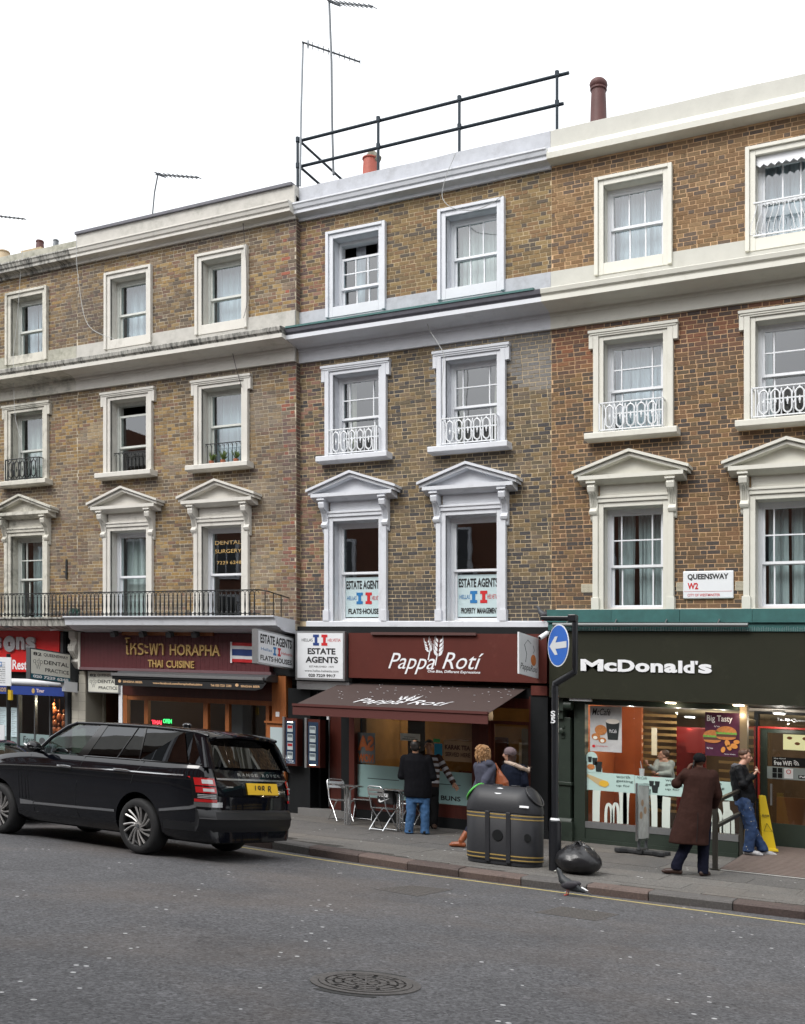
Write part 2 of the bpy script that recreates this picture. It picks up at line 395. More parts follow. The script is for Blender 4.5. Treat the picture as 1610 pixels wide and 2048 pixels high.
def wall_cells(x0, x1, z0, z1, holes, y0, y1):
    m = MB(); xs = sorted({x0, x1, *[h[0] for h in holes], *[h[1] for h in holes]}); zs = sorted({z0, z1, *[h[2] for h in holes], *[h[3] for h in holes]})
    for i in range(len(xs) - 1):
        run = None
        for j in range(len(zs) - 1):
            cx, cz = (xs[i] + xs[i + 1]) / 2, (zs[j] + zs[j + 1]) / 2
            solid = not any(h[0] < cx < h[1] and h[2] < cz < h[3] for h in holes)
            if solid: run = [run[0] if run else zs[j], zs[j + 1]]
            if (not solid or j == len(zs) - 2) and run: m.box(xs[i], xs[i + 1], y0, y1, run[0], run[1]); run = None
    return m
OW = .53                                  # half the clear width of every opening
def sash(house, cx, z0, z1, zm, yf, up, lo, m, curtain, gap=0., back=.2, glass=None):
    """box frame, two sliding sashes with their bars, every pane on its own; up/lo = (column edges, rows)"""
    y = yf + back; fr = MB()
    fr.box(cx - OW, cx - OW + .06, y - .02, y + .13, z0, z1); fr.box(cx + OW - .06, cx + OW, y - .02, y + .13, z0, z1)
    fr.box(cx - OW + .06, cx + OW - .06, y - .02, y + .13, z1 - .06, z1); fr.box(cx - OW + .06, cx + OW - .06, y - .04, y + .13, z0, z0 + .05)
    w = fr.build('window', m, house)
    a, b = cx - OW + .06, cx + OW - .06
    for (s0, s1, ys, (cols, rows)) in ((zm - .02, z1 - .06 - gap, y, up), (z0 + .05, zm + .02, y + .045, lo)):
        s = MB(); s.box(a, a + .045, ys, ys + .04, s0, s1); s.box(b - .045, b, ys, ys + .04, s0, s1)
        s.box(a + .045, b - .045, ys, ys + .04, s0, s0 + .045); s.box(a + .045, b - .045, ys, ys + .04, s1 - .045, s1)
        s.build('sash', m, w)
        g0, g1, h0, h1 = a + .045, b - .045, s0 + .045, s1 - .045
        xs = [g0] + [g0 + (g1 - g0) * c for c in cols] + [g1]; zs = [h0 + (h1 - h0) * r / rows for r in range(rows + 1)]
        if len(xs) > 2 or rows > 1:
            q = MB()
            for x in xs[1:-1]: q.box(x - .012, x + .012, ys + .004, ys + .036, h0, h1)
            for z in zs[1:-1]: q.box(g0, g1, ys + .006, ys + .034, z - .011, z + .011)
            q.build('glazing_bar', m, w)
        for i in range(len(xs) - 1):
            for j in range(rows):
                q = MB(); t = random.uniform(-.004, .004); q.obox((xs[i] + .002, ys + .018 + t, zs[j] + .002), (xs[i + 1] - xs[i] - .004, random.uniform(-.003, .003), 0), (0, .004, 0), (0, random.uniform(-.004, .004), zs[j + 1] - zs[j] - .004))
                q.build('pane', glass or GLASS, w)
    if curtain:
        yc = y + .24
        for (f0, f1, za, zb, mt) in curtain:
            q = MB(); n = max(6, int((f1 - f0) * 44)); vs = []
            for i in range(n + 1):
                f = f0 + (f1 - f0) * i / n; x = a + (b - a) * f
                dy = .022 * math.sin(i * 1.9 + cx) + .012 * math.sin(i * 3.7)
                lean = .03 * math.sin(i * .7 + cx * 3)
                vs += [(x + lean, yc + dy, z0 + (z1 - z0) * za), (x, yc + dy * .5, z0 + (z1 - z0) * zb)]
            q.add(vs, [(2 * i, 2 * i + 2, 2 * i + 3, 2 * i + 1) for i in range(n)]); q.build('curtain', mt, w, smooth=True)
    return w
def frame_ring(m, cx, hw_in, hw_out, z0, z1i, z1o, y0, y1):
    m.box(cx - hw_out, cx - hw_in, y0, y1, z0, z1o); m.box(cx + hw_in, cx + hw_out, y0, y1, z0, z1o); m.box(cx - hw_in, cx + hw_in, y0, y1, z1i, z1o)
def reveal(m, cx, z0, z1, yf, d=.34):
    m.box(cx - OW - .03, cx - OW, yf - .02, yf + d, z0, z1 + .03); m.box(cx + OW, cx + OW + .03, yf - .02, yf + d, z0, z1 + .03); m.box(cx - OW, cx + OW, yf - .02, yf + d, z1, z1 + .03)
def top_window(house, cx, yf, wm):
    m = MB(); reveal(m, cx, 10.55, ZTOP, yf)
    frame_ring(m, cx, OW, .62, 10.36, ZTOP, ZTOP + .09, yf - .05, yf + .02); frame_ring(m, cx, .622, .69, 10.36, ZTOP + .091, ZTOP + .15, yf - .085, yf + .02)
    m.box(cx - OW, cx + OW, yf - .05, yf + .3, 10.36, 10.56); m.build('architrave', wm, house, bevel=.006)
def second_window(house, cx, yf, wm):
    m = MB(); reveal(m, cx, 7.55, Z2T, yf)
    frame_ring(m, cx, OW, .61, 7.55, Z2T, Z2T + .07, yf - .05, yf + .02); frame_ring(m, cx, .612, .71, 7.55, Z2T + .072, Z2T + .13, yf - .08, yf + .02)
    for s in (-1, 1): m.box(min(cx + s * .712, cx + s * .79), max(cx + s * .712, cx + s * .79), yf - .08, yf + .02, 9.07, 9.33)
    m.box(cx - .80, cx + .80, yf - .11, yf + .02, 9.332, 9.385); m.box(cx - .77, cx + .77, yf - .095, yf + .02, 9.30, 9.331)
    m.build('architrave', wm, house, bevel=.006)
    m = MB(); m.prof([(yf + .28, 7.45), (yf - .2, 7.42), (yf - .24, 7.44), (yf - .24, 7.53), (yf - .22, 7.545), (yf + .28, 7.56)], cx - .82, cx + .82); m.build('sill', wm, house, bevel=.005)
def first_window(house, cx, yf, wm, zb=4.27):
    m = MB(); reveal(m, cx, zb, Z1T, yf)
    frame_ring(m, cx, OW, .62, zb, Z1T, Z1T + .08, yf - .05, yf + .02); frame_ring(m, cx, .622, .72, zb, Z1T + .081, Z1T + .16, yf - .08, yf + .02)
    for s in (-1, 1): m.box(min(cx + s * .60, cx + s * .74), max(cx + s * .60, cx + s * .74), yf - .1, yf + .02, zb, zb + .22)
    m.box(cx - .60, cx + .60, yf - .035, yf + .02, Z1T + .161, 6.70); m.box(cx - .72, cx + .72, yf - .10, yf + .02, Z1T + .15, Z1T + .19)
    m.build('architrave', wm, house, bevel=.006)
    m = MB()                                                     # pediment: flat cornice, tympanum, two raking cornices
    m.prof([(yf + .02, 6.66), (yf - .12, 6.67), (yf - .2, 6.70), (yf - .25, 6.72), (yf - .25, 6.79), (yf + .02, 6.80)], cx - .93, cx + .93)
    m.plate([(cx - .9, 6.8), (cx + .9, 6.8), (cx, 7.12)], yf - .1, yf + .02)
    for s in (-1, 1):
        for (t0, t1, yy) in ((.0, .055, .24), (.0555, .105, .29)):
            e = 1.0 + .03 * (t0 > 0); sl = .32 / 1.0
            pts = [(cx + s * e, 6.77 + t0), (cx + s * .0, 6.77 + sl * e + t0), (cx, 6.77 + sl * e + t1), (cx + s * e, 6.77 + t1)]
            m.plate(pts if s < 0 else pts[::-1], yf - yy, yf + .02)
    m.build('pediment', wm, house)
    for s in (-1, 1):
        b = MB(); x0, x1 = cx + s * .70 - .065, cx + s * .70 + .065
        pr = [(yf + .02, 6.66), (yf - .2, 6.66), (yf - .235, 6.6), (yf - .215, 6.52), (yf - .14, 6.47), (yf - .10, 6.38), (yf - .075, 6.26), (yf - .1, 6.23), (yf - .125, 6.19), (yf - .1, 6.14), (yf - .06, 6.12), (yf - .055, 6.07), (yf - .03, 6.04), (yf + .02, 6.04)]
        b.prof(pr, x0, x1); b.prof([(yf - .01, 6.69), (yf - .25, 6.69), (yf - .25, 6.66), (yf - .01, 6.66)], x0 - .02, x1 + .02)
        for dx in (-.03, 0, .03): b.tube([(x0 + .065 + dx, yf - .2, 6.5), (x0 + .065 + dx, yf - .12, 6.42), (x0 + .065 + dx, yf - .085, 6.28)], .009, 5)
        b.tube([(x0 - .006, yf - .17, 6.58), (x1 + .006, yf - .17, 6.58)], .05, 10); b.tube([(x0 - .006, yf - .085, 6.18), (x1 + .006, yf - .085, 6.18)], .034, 10)
        b.build('bracket', wm, house, smooth=35)
def guard_fancy(house, cx, yf, m, n=5, hw=.56):
    y = yf - .17; z0, z1 = 7.57, 8.06; g = MB()
    for z in (z0 + .02, z1): g.box(cx - hw, cx + hw, y - .012, y + .012, z - .012, z + .008)
    for s in (-1, 1):
        x = cx + s * hw; g.box(x - .011, x + .011, y - .012, y + .012, z0, z1); g.box(x - .011, x + .011, y + .012, yf - .03, z1 - .008, z1 + .008); g.box(x - .011, x + .011, y + .012, yf - .03, z0 + .012, z0 + .03)
        g.tube([(x - s * .06, y, z0), (x - s * .06, y, z1)], .009, 5)
    w = g.build('window_guard', m, house)
    step = (2 * hw - .18) / n
    base = None
    for i in range(n):
        x = cx - hw + .09 + step * (i + .5)
        if base is None:
            b = MB(); r = step * .36; pts = []
            for k in range(20):
                t = 2 * math.pi * k / 20; pts.append((x + r * math.cos(t), y, (z0 + z1) / 2 + (.10 if math.sin(t) > 0 else -.10) + (.09) * math.sin(t)))
            b.tube(pts, .014, 5, closed=True)
            for s in (-1, 1):
                b.tube([(x + s * step * .5, y, z0 + .03), (x + s * step * .5, y, z0 + .2)], [.014, .008], 5)
                b.tube([(x + s * step * .5, y, z1 - .03), (x + s * step * .42, y, z1 - .12), (x + s * r * .9, y, z1 - .2)], .009, 5)
                b.tube([(x + s * step * .5, y, z0 + .2), (x + s * step * .3, y, z0 + .3), (x + s * r, y, z0 + .26)], .008, 5)
            b.ball((x, y, (z0 + z1) / 2), (.02, .012, .035), 8, 5); b.tube([(x, y, (z0 + z1) / 2 - .06), (x, y, (z0 + z1) / 2 + .07)], .008, 5)
            b.ball((x, y, z1 - .035), (.014, .01, .03), 6, 4); b.ball((x, y, z0 + .045), (.014, .01, .03), 6, 4)
            base = b.build('baluster', m, w)
        else:
            o = base.copy(); C.objects.link(o); o.parent = w; o.location = (i * step, 0, 0)
    return w
def guard_plain(house, cx, yf, m, n=9, z0=7.57, z1=8.05, hw=.5, y=None):
    y = y if y is not None else yf + .06; g = MB(); g.box(cx - hw, cx + hw, y - .012, y + .012, z1 - .015, z1); g.box(cx - hw, cx + hw, y - .01, y + .01, z0 + .03, z0 + .045)
    w = g.build('window_guard', m, house); base = None; step = 2 * hw / n
    for i in range(n):
        x = cx - hw + step * (i + .5)
        if base is None:
            b = MB(); b.lathe([(.007, z0), (.014, z0 + .03), (.007, z0 + .06), (.010, z0 + .2), (.007, z1 - .1), (.014, z1 - .06), (.007, z1 - .03)], x, y, 6)
            b.tube([(x - step * .5, y, z1 - .06), (x - step * .3, y, z1 - .02), (x, y, z1 - .06)], .006, 4); base = b.build('baluster', m, w)
        else: o = base.copy(); C.objects.link(o); o.parent = w; o.location = (i * step, 0, 0)
def mid_cornice(yf, x0, x1, house, wm, edge=None, m0=0, m1=0):
    m = MB(); m.prof([(yf + .02, 9.53), (yf - .05, 9.53), (yf - .05, 9.74), (yf - .09, 9.755), (yf - .09, 9.80), (yf - .14, 9.81), (yf - .2, 9.83), (yf - .3, 9.835), (yf - .42, 9.845), (yf - .5, 9.85), (yf - .5, 9.93), (yf + .02, 10.0)], x0, x1, m0=m0, m1=m1)
    m.build('cornice', wm, house)
    m = MB(); m.prof([(yf - .02, 9.93), (yf - .485, 9.932), (yf - .49, 9.955), (yf - .53, 9.98), (yf - .545, 10.05), (yf - .53, 10.065), (yf - .02, 10.12)], x0, x1, m0=m0, m1=m1); m.build('cornice_gutter', edge or wm, house)
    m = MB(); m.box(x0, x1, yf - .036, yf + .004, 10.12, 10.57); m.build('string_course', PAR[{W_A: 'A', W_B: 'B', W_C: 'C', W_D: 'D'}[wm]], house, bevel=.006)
def top_cornice(yf, x0, x1, house, wm, em, pm, zt=13.12, plain=False, wavy=True):
    m = MB()
    if plain: pr = [(yf + .02, 12.48), (yf - .06, 12.48), (yf - .24, 12.50), (yf - .25, 12.60), (yf - .14, 12.74), (yf - .06, 12.76), (yf + .02, 12.76)]
    else: pr = [(yf + .02, 12.42), (yf - .05, 12.42), (yf - .06, 12.47), (yf - .12, 12.49), (yf - .22, 12.50), (yf - .22, 12.56), (yf - .25, 12.58), (yf - .27, 12.64), (yf - .29, 12.66), (yf - .29, 12.69), (yf - .05, 12.72), (yf + .02, 12.72)]
    m.prof(pr, x0, x1); m.build('top_cornice', em, house)
    m = MB(); n = 14; pts = []
    for i in range(n + 1):
        x = x0 + (x1 - x0) * i / n; pts.append((x, zt + (.02 * (vnoise(x * 1.7, 3) - .5) if wavy else 0)))
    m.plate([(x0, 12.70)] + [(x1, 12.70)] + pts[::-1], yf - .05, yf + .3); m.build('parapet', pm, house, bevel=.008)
HOUSES = {}
PAR = {'A': mat('dimmed_weathered_parapet_render', (.47, .455, .42), .75, var=.12, scale=5, stain=(.22, .22, .19), stain_amt=.5, thr=.5, bump=.2, bscale=20), 'B': mat('dimmed_weathered_white_render', (.44, .455, .49), .75, var=.12, scale=5, stain=(.25, .25, .26), stain_amt=.5, thr=.5, bump=.2, bscale=20), 'C': mat('dimmed_weathered_cream_render', (.50, .495, .45), .7, var=.07, scale=4, stain=(.35, .34, .3), stain_amt=.3, bump=.1, bscale=20), 'D': mat('dimmed_lichened_parapet_render', (.38, .37, .31), .85, var=.25, scale=6, stain=(.13, .14, .1), stain_amt=.8, thr=.48, bump=.3, bscale=18)}  # facade paints dimmed to offset bright light on top; the stains are weathering
def house(key, label, x0, x1, cs, yf, colf, mort, wm, zb, first=True, holes_extra=()):
    h = thing('terraced_house', label, 'house', ((x0 + x1) / 2, yf, 0.), 'brick houses of the terrace'); HOUSES[key] = h
    op = []; bh = []
    for c in cs:
        op += [(c - OW - .03, c + OW + .03, 10.5, ZTOP + .03), (c - OW - .03, c + OW + .03, 7.5, Z2T + .03), (c - OW - .03, c + OW + .03, zb, Z1T + .03)]
        bh += [(c - .675, c + .675, 10.3, ZTOP + .135), (c - .695, c + .695, 7.45, Z2T + .12), (c - .70, c + .70, zb, 6.75), (c - .80, c + .80, 7.45, 7.54), (c - .78, c + .78, 9.1, 9.36)]
    wl = wall_cells(x0, x1, zb - .15, 12.9, op, yf + .005, yf + .33).build('wall', MORT[mort], h)
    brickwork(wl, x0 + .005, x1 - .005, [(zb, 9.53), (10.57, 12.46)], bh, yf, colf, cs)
    for c in cs: top_window(h, c, yf, wm); second_window(h, c, yf, wm); first_window(h, c, yf, wm, zb)
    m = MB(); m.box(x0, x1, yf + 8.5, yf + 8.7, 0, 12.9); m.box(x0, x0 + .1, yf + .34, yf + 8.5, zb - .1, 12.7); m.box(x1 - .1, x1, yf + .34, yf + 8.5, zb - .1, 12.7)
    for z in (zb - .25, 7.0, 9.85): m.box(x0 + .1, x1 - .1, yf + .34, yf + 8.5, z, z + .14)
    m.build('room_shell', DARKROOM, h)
    m = MB(); m.box(x0, x1, yf + .3, yf + 8.7, 12.7, 12.85); m.build('roof', LEAD, h)
    return h
cA = [-17.42, -14.81]; cB = [-11.58, -9.05]; cC = [-5.94, -3.34, -.72]; cD = [-23.3, -20.6]
XD0, XDA, XAB, XBC, XC1 = -24.9, -18.99, -12.93, -7.46, .9
yA = -.15
hD = house('D', 'leftmost brick house with grimy parapet above the red restaurant front', XD0, XDA, cD, yA, colA, 'A', W_D, 4.23)
hA = house('A', 'yellow brick house above the maroon Thai restaurant, between two pilaster seams', XDA, XAB, cA, yA, colA, 'A', W_A, 4.23)
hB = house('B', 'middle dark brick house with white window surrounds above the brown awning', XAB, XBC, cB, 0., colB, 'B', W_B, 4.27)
hC = house('C', 'cream trimmed brick house at the right above the dark green shop front', XBC, XC1, cC, 0., colC, 'C', W_C, 4.46)
for k, (h, x0, x1, yf, wm, em, gm) in {'D': (hD, XD0, XDA, yA, W_D, DIRTY, DIRTY), 'A': (hA, XDA, XAB, yA, W_A, W_A, DIRTY), 'B': (hB, XAB, XBC, 0, W_B, W_B, LEAD), 'C': (hC, XBC, XC1, 0, W_C, W_C, W_C)}.items():
    mid_cornice(yf, x0, x1 + (0 if k != 'A' else 0), h, wm, gm, m1=0)
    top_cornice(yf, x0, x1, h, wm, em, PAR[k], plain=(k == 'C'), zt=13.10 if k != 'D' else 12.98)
m = MB(); m.prof([(-.25, 13.09), (-.25, 13.15), (.15, 13.17), (.15, 13.09)], XDA, XAB - .05); m.build('coping', LEAD, hA)
m = MB(); m.prof([(-.56, 10.052), (-.56, 10.09), (-.05, 10.125), (-.05, 10.10)], XAB + .02, XBC - .12); m.build('copper_flashing', COPPER, hB)
m = MB(); m.prof([(-.05, 4.14), (-.09, 4.14), (-.09, 4.265), (-.04, 4.28), (.02, 4.28), (.02, 4.14)], XAB + .2, XBC - .03); m.build('ledge', W_B, hB, bevel=.01)
m = MB(); m.prof([(0, 4.42), (-.08, 4.42), (-.08, 4.475), (-.02, 4.49), (.02, 4.49), (.02, 4.42)], XBC + .1, XC1); m.build('ledge', W_C, hC, bevel=.008)
# sashes: columns, rows, curtains (from, to, bottom share, top share, material)
full = [(0, 1, 0, 1, NET)]; N3 = [1 / 3, 2 / 3]; MG = [.17, .82]
NETD = mat('grey_curtain', (.45, .49, .5), .9, var=.25, scale=5, stretch=(8, 1, .4)); BLINDW = mat('cream_blind', (.55, .57, .55), .8); CREAM_C = mat('beige_curtain', (.5, .45, .36), .9, var=.1, scale=6)
for c, cur in zip(cA, [full, full]): sash(hA, c, 10.56, ZTOP, 11.18, yA, ([], 1), ([], 1), SASH_A, cur)
sash(hD, cD[1], 10.56, ZTOP, 11.2, yA, ([], 1), ([], 1), SASH_A, [(0, .35, 0, 1, NET), (.4, .62, 0, .95, NET)]); sash(hD, cD[0], 10.56, ZTOP, 11.2, yA, ([], 1), ([], 1), SASH_A, full)
sash(hB, cB[0], 10.56, ZTOP, 11.0, 0, (N3, 2), (N3, 1), SASH_W, [(.2, .45, 0, 1, NET), (.72, 1, 0, 1, NET)], gap=.26)
sash(hB, cB[1], 10.56, ZTOP, 11.2, 0, (N3, 1), (N3, 1), SASH_W, [(0, 1, 0, 1, BLINDW)])
sash(hC, cC[0], 10.56, ZTOP, 11.24, 0, (N3, 1), (N3, 1), SASH_W, full); sash(hC, cC[1], 10.56, ZTOP, 11.24, 0, (N3, 1), (N3, 1), SASH_W, full); sash(hC, cC[2], 10.56, ZTOP, 11.24, 0, (N3, 1), (N3, 1), SASH_W, full)
sash(hA, cA[0], 7.56, Z2T, 8.2, yA, ([], 1), ([], 1), SASH_A, None, gap=.22); sash(hA, cA[1], 7.56, Z2T, 8.45, yA, ([], 1), ([], 1), SASH_A, full)
sash(hD, cD[1], 7.56, Z2T, 8.35, yA, ([], 1), ([], 1), SASH_A, [(0, 1, 0, 1, BLINDW)]); sash(hD, cD[0], 7.56, Z2T, 8.35, yA, ([], 1), ([], 1), SASH_A, full)
sash(hB, cB[0], 7.56, Z2T, 8.37, 0, (MG, 2), (MG, 2), SASH_W, [(0, .22, 0, 1, CREAM_C)]); sash(hB, cB[1], 7.56, Z2T, 8.37, 0, (MG, 2), (MG, 2), SASH_W, [(.8, 1, 0, 1, CREAM_C), (0, .1, 0, 1, CREAM_C)])
sash(hC, cC[0], 7.56, Z2T, 8.37, 0, (MG, 2), (MG, 2), SASH_W, [(0, 1, 0, 1, NET)]); sash(hC, cC[1], 7.56, Z2T, 8.37, 0, (MG, 2), (MG, 2), SASH_W, [(0, .12, 0, 1, NETD)]); sash(hC, cC[2], 7.56, Z2T, 8.37, 0, (MG, 2), (MG, 2), SASH_W, full)
for c in cA: sash(hA, c, 4.25, Z1T, 5.28, yA, ([], 1), ([], 1), SASH_W, [(0, 1, 0, 1, BLINDW)] if c < -16 else None)
sash(hD, cD[1], 4.25, Z1T, 5.28, yA, ([.2], 2), ([.25], 1), SASH_A, [(.2, .9, 0, 1, NETD)]); sash(hD, cD[0], 4.25, Z1T, 5.28, yA, ([.2], 2), ([.25], 1), SASH_A, full)
for c in cB: sash(hB, c, 4.28, Z1T, 5.27, 0, ([], 1), ([], 1), SASH_W, None)
for c in cC: sash(hC, c, 4.5, Z1T, 5.27, 0, (MG, 2), (MG, 1), SASH_W, [(.05, .4, 0, 1, NETD), (.45, .95, 0, 1, NETD)])
for c in cB: guard_fancy(hB, c, 0, IRON_W)
for c in cC: guard_fancy(hC, c, 0, IRON_W)
for c in cD: guard_fancy(hD, c, yA, IRON_B)
guard_plain(hA, cA[0], yA, IRON_B); guard_plain(hA, cA[1], yA, IRON_B)
# balcony slab and railing along the two left houses
m = MB(); m.prof([(yA + .02, 4.0), (-.5, 4.0), (-.62, 4.02), (-.7, 4.06), (-.82, 4.08), (-.84, 4.2), (-.9, 4.24), (-.9, 4.265), (yA + .02, 4.28)], XDA + .3, -12.95); m.build('balcony_slab', W_B, hA)
m = MB(); m.prof([(yA + .02, 4.02), (-.6, 4.02), (-.78, 4.06), (-.8, 4.2), (-.84, 4.22), (-.84, 4.25), (yA + .02, 4.26)], XD0, XDA + .296); m.build('balcony_slab', DIRTY, hD)
rl = thing('balcony_railing', 'long black iron railing of the balcony across the two left houses', 'railing', (-17, -.82, 4.27))
m = MB(); zt = 4.80
m.box(XD0, -13.35, -.835, -.805, zt - .02, zt); m.box(XD0, -13.35, -.832, -.808, 4.31, 4.325); m.tube([(-13.35, -.82, zt - .01), (-13.2, -.75, zt - .03), (-13.12, -.4, zt - .06), (-13.1, -.15, zt - .07)], .013, 5)
m.build('top_rail', IRON_B, rl)
for x, y in ((-13.25, -.77), (-13.17, -.6), (-13.12, -.4)): m = MB(); m.tube([(x, y, 4.27), (x, y, zt - .04)], .011, 5); m.build('post', IRON_B, rl)
base = None; xs = -22.6; n = 0
while xs < -13.4:
    if base is None:
        m = MB(); m.lathe([(.013, 4.27), (.024, 4.30), (.026, 4.34), (.012, 4.37), (.015, 4.42), (.021, 4.5), (.015, 4.6), (.012, 4.68), (.02, 4.70), (.012, 4.72)], xs, -.82, 6)
        m.tube([(xs, -.82, 4.72), (xs + .015, -.82, 4.755), (xs + .058, -.82, 4.775), (xs + .1, -.82, 4.755), (xs + .115, -.82, 4.72)], .007, 4); base = m.build('baluster', IRON_B, rl)
    else: o = base.copy(); C.objects.link(o); o.parent = rl; o.location = (n * .117, 0, 0)
    n += 1; xs += .117
# ------------------------------------------------------------------ shop fronts (parts of their houses), their signs and awnings (things)
def Q(u, z, y): k = 1 + y / 18.9; return u * k, 1.56 + (z - 1.56) * k
def T(mb, s, x0, x1, z0, z1, y, **k): return text_into(mb, s, (x0, y, z0), X, Z3, x1 - x0, z1 - z0, OUT if False else (0, -.003, 0), **k)
def rect(x0, x1, z0, z1, y0, y1, col=None): m = MB(); return m.box(x0, x1, y0, y1, z0, z1, col)
def part(parent, name, m, *args, **k):
    b = MB()
    for a in args: b.box(*a)
    return b.build(name, m, parent, **k)
def ell(cx, cz, rx, rz, n=20, a0=0, a1=360, tilt=0): return [(cx + rx * math.cos(R(a0 + (a1 - a0) * i / n)) * math.cos(tilt) - rz * math.sin(R(a0 + (a1 - a0) * i / n)) * math.sin(tilt), cz + rx * math.cos(R(a0 + (a1 - a0) * i / n)) * math.sin(tilt) + rz * math.sin(R(a0 + (a1 - a0) * i / n)) * math.cos(tilt)) for i in range(n if a1 - a0 == 360 else n + 1)]
def ribbon(mb, pts, ws, y0, y1, col=None, zmax=99):
    L, Rr = [], []
    for i, p in enumerate(pts):
        a, b = pts[max(i - 1, 0)], pts[min(i + 1, len(pts) - 1)]; dx, dz = b[0] - a[0], b[1] - a[1]; l = math.hypot(dx, dz) or 1
        w = ws[i] / 2 if isinstance(ws, (list, tuple)) else ws / 2; L.append((p[0] - dz / l * w, p[1] + dx / l * w)); Rr.append((p[0] + dz / l * w, p[1] - dx / l * w))
    for i in range(len(pts) - 1):
        if max(pts[i][1], pts[i + 1][1]) < zmax: mb.plate([L[i], Rr[i], Rr[i + 1], L[i + 1]], y0, y1, col)
REDF = mat('red_fascia', (.62, .012, .012), .35, var=.06, scale=3); MAROON = mat('maroon_boarding', (.095, .018, .022), .45, var=.1, scale=5, bump=.05)
BROWNR = mat('brown_red_fascia', (.09, .017, .011), .55, spec=.3, var=.08, scale=3, stain=(.25, .1, .07), stain_amt=.2); OLIVE = mat('dark_olive_fascia', (.021, .022, .013), .65, spec=.2, var=.08, scale=2, stain=(.09, .09, .06), stain_amt=.15)
GREENP = mat('dark_green_paint', (.022, .033, .024), .45, var=.15, scale=6, stain=(.12, .14, .11), stain_amt=.2); STEEL = mat('brushed_steel', (.45, .46, .47), .35, .9, var=.08, scale=20); ALU = mat('polished_aluminium', (.72, .73, .74), .22, .95)
GOLD = mat('gold_lettering', (.62, .42, .16), .35, .3); WHITE = mat('white_print', (.8, .81, .83), .4); BLACKT = mat('black_print', (.012, .012, .014), .5); NAVY = mat('navy_print', (.02, .05, .2), .4); REDT = mat('red_print', (.55, .02, .025), .4); BLUET = mat('blue_print', (.02, .17, .42), .4); SILV = mat('silver_lettering', (.5, .51, .53), .3, .5)
CREAMS = mat('cream_sign_face', (.74, .74, .66), .4, var=.03, scale=6); GREYS = mat('pale_sign_face', (.74, .76, .78), .35, var=.03, scale=6); TEAL = mat('teal_strip', (.01, .11, .15), .4)
WOODO = mat('orange_varnished_wood', (.30, .10, .03), .4, var=.3, scale=4, stretch=(6, 6, .6)); WOODD = mat('dark_red_wood', (.07, .015, .01), .35, var=.3, scale=4, stretch=(6, 6, .6)); TILE = mat('cream_tile', (.55, .52, .44), .3, var=.1, scale=3); MINT = mat('mint_window_film', (.36, .55, .54), .5, var=.03, scale=3); MINT2 = mat('pale_mint_film', (.46, .62, .58), .5)
FROST = mat('frosted_film', (.22, .30, .30), .5); SIGNGREY = mat('dark_sign_case', (.07, .075, .08), .45); BROWNC = mat('brown_awning_canvas', (.052, .032, .028), .85, var=.08, scale=6, stain=(.3, .28, .26), stain_amt=.0); BROWNV = mat('maroon_valance', (.085, .018, .014), .7); BLUEC = mat('blue_canvas', (.008, .035, .22), .8, var=.1)
def lamp_mat(name, col, s): return mat(name, (.8, .8, .8), .5, emit=col, estr=s)
LAMPW = lamp_mat('lit_lamp_warm', (1, .82, .55), 9.); LAMPC = lamp_mat('lit_lamp_cool', (.95, 1, .97), 7.); NEONR = lamp_mat('neon_red', (1, .02, .05), 2.); NEONG = lamp_mat('neon_green', (.03, 1, .2), 1.5); MENUB = mat('lit_menu_board', (.6, .55, .3), .5, emit=(.9, .85, .45), estr=.55)
def glow(name, loc, e, col=(1, .85, .6), r=.12):
    l = bpy.data.lights.new(name, 'POINT'); l.energy = e; l.color = col; l.shadow_soft_size = .015; o = bpy.data.objects.new(name, l); C.objects.link(o); o.location = loc; return o
def room(h, x0, x1, y0, y1, z0, z1, wallm, floorm, ceilm):
    part(h, 'shop_wall', wallm, (x0, x1, y1, y1 + .1, z0, z1), (x0 - .1, x0, y0, y1 + .1, z0, z1), (x1, x1 + .1, y0, y1 + .1, z0, z1))
    part(h, 'shop_floor', floorm, (x0 - .1, x1 + .1, y0, y1 + .1, z0 - .1, z0)); part(h, 'shop_ceiling', ceilm, (x0 - .1, x1 + .1, y0, y1 + .1, z1, z1 + .1))
FLOORD = mat('dark_shop_floor', (.06, .045, .035), .4); CEILD = mat('shop_ceiling_plaster', (.25, .23, .2), .8)
# --- leftmost shop: red restaurant
part(hD, 'fascia_wall', BLACK, (XD0, XDA, -.12, .2, 2.66, 4.15)); part(hD, 'stall_riser', BLACK, (XD0, -19.32, -.14, .15, .2, 1.30))
part(hD, 'shop_frame', SIGNGREY, (-19.40, -19.3, -.14, .0, 1.30, 2.66), (XD0, -19.4, -.12, 0, 2.56, 2.66), (-21.0, -20.95, -.12, 0, 1.3, 2.56), (-20.45, -20.42, -.1, -.02, 1.3, 2.56), (-19.95, -19.92, -.1, -.02, 1.3, 2.56))
part(hD, 'shop_glass', GLASS2, (XD0, -19.42, -.07, -.06, 1.3, 2.56)); part(hD, 'side_pier', BLACK, (-19.3, -19.22, -.16, .15, .2, 2.66)); part(hD, 'grey_strip', SIGNGREY, (-19.47, -19.38, -.22, -.1, 3.0, 4.0))
room(hD, XD0, -19.3, .15, 4.5, .5, 2.9, mat('brown_restaurant_wall', (.22, .10, .06), .8), FLOORD, CEILD)
m = MB(); m.box(XD0 + .1, -19.44, -.078, -.072, 1.31, 1.6); o = m.build('frosted_band', FROST, hD); m = MB(); T(m, 'Four', -20.84, -20.45, 1.38, 1.54, -.08, shear=.2); m.build('lettering', BLACKT, hD)
m = MB(); m.plate(ell(-20.2, 1.45, .1, .08), -.082, -.079); m.build('film_emblem', SIGNGREY, hD)
DUCK = mat('roast_duck_glaze', (.42, .12, .04), .25, var=.4, scale=14)
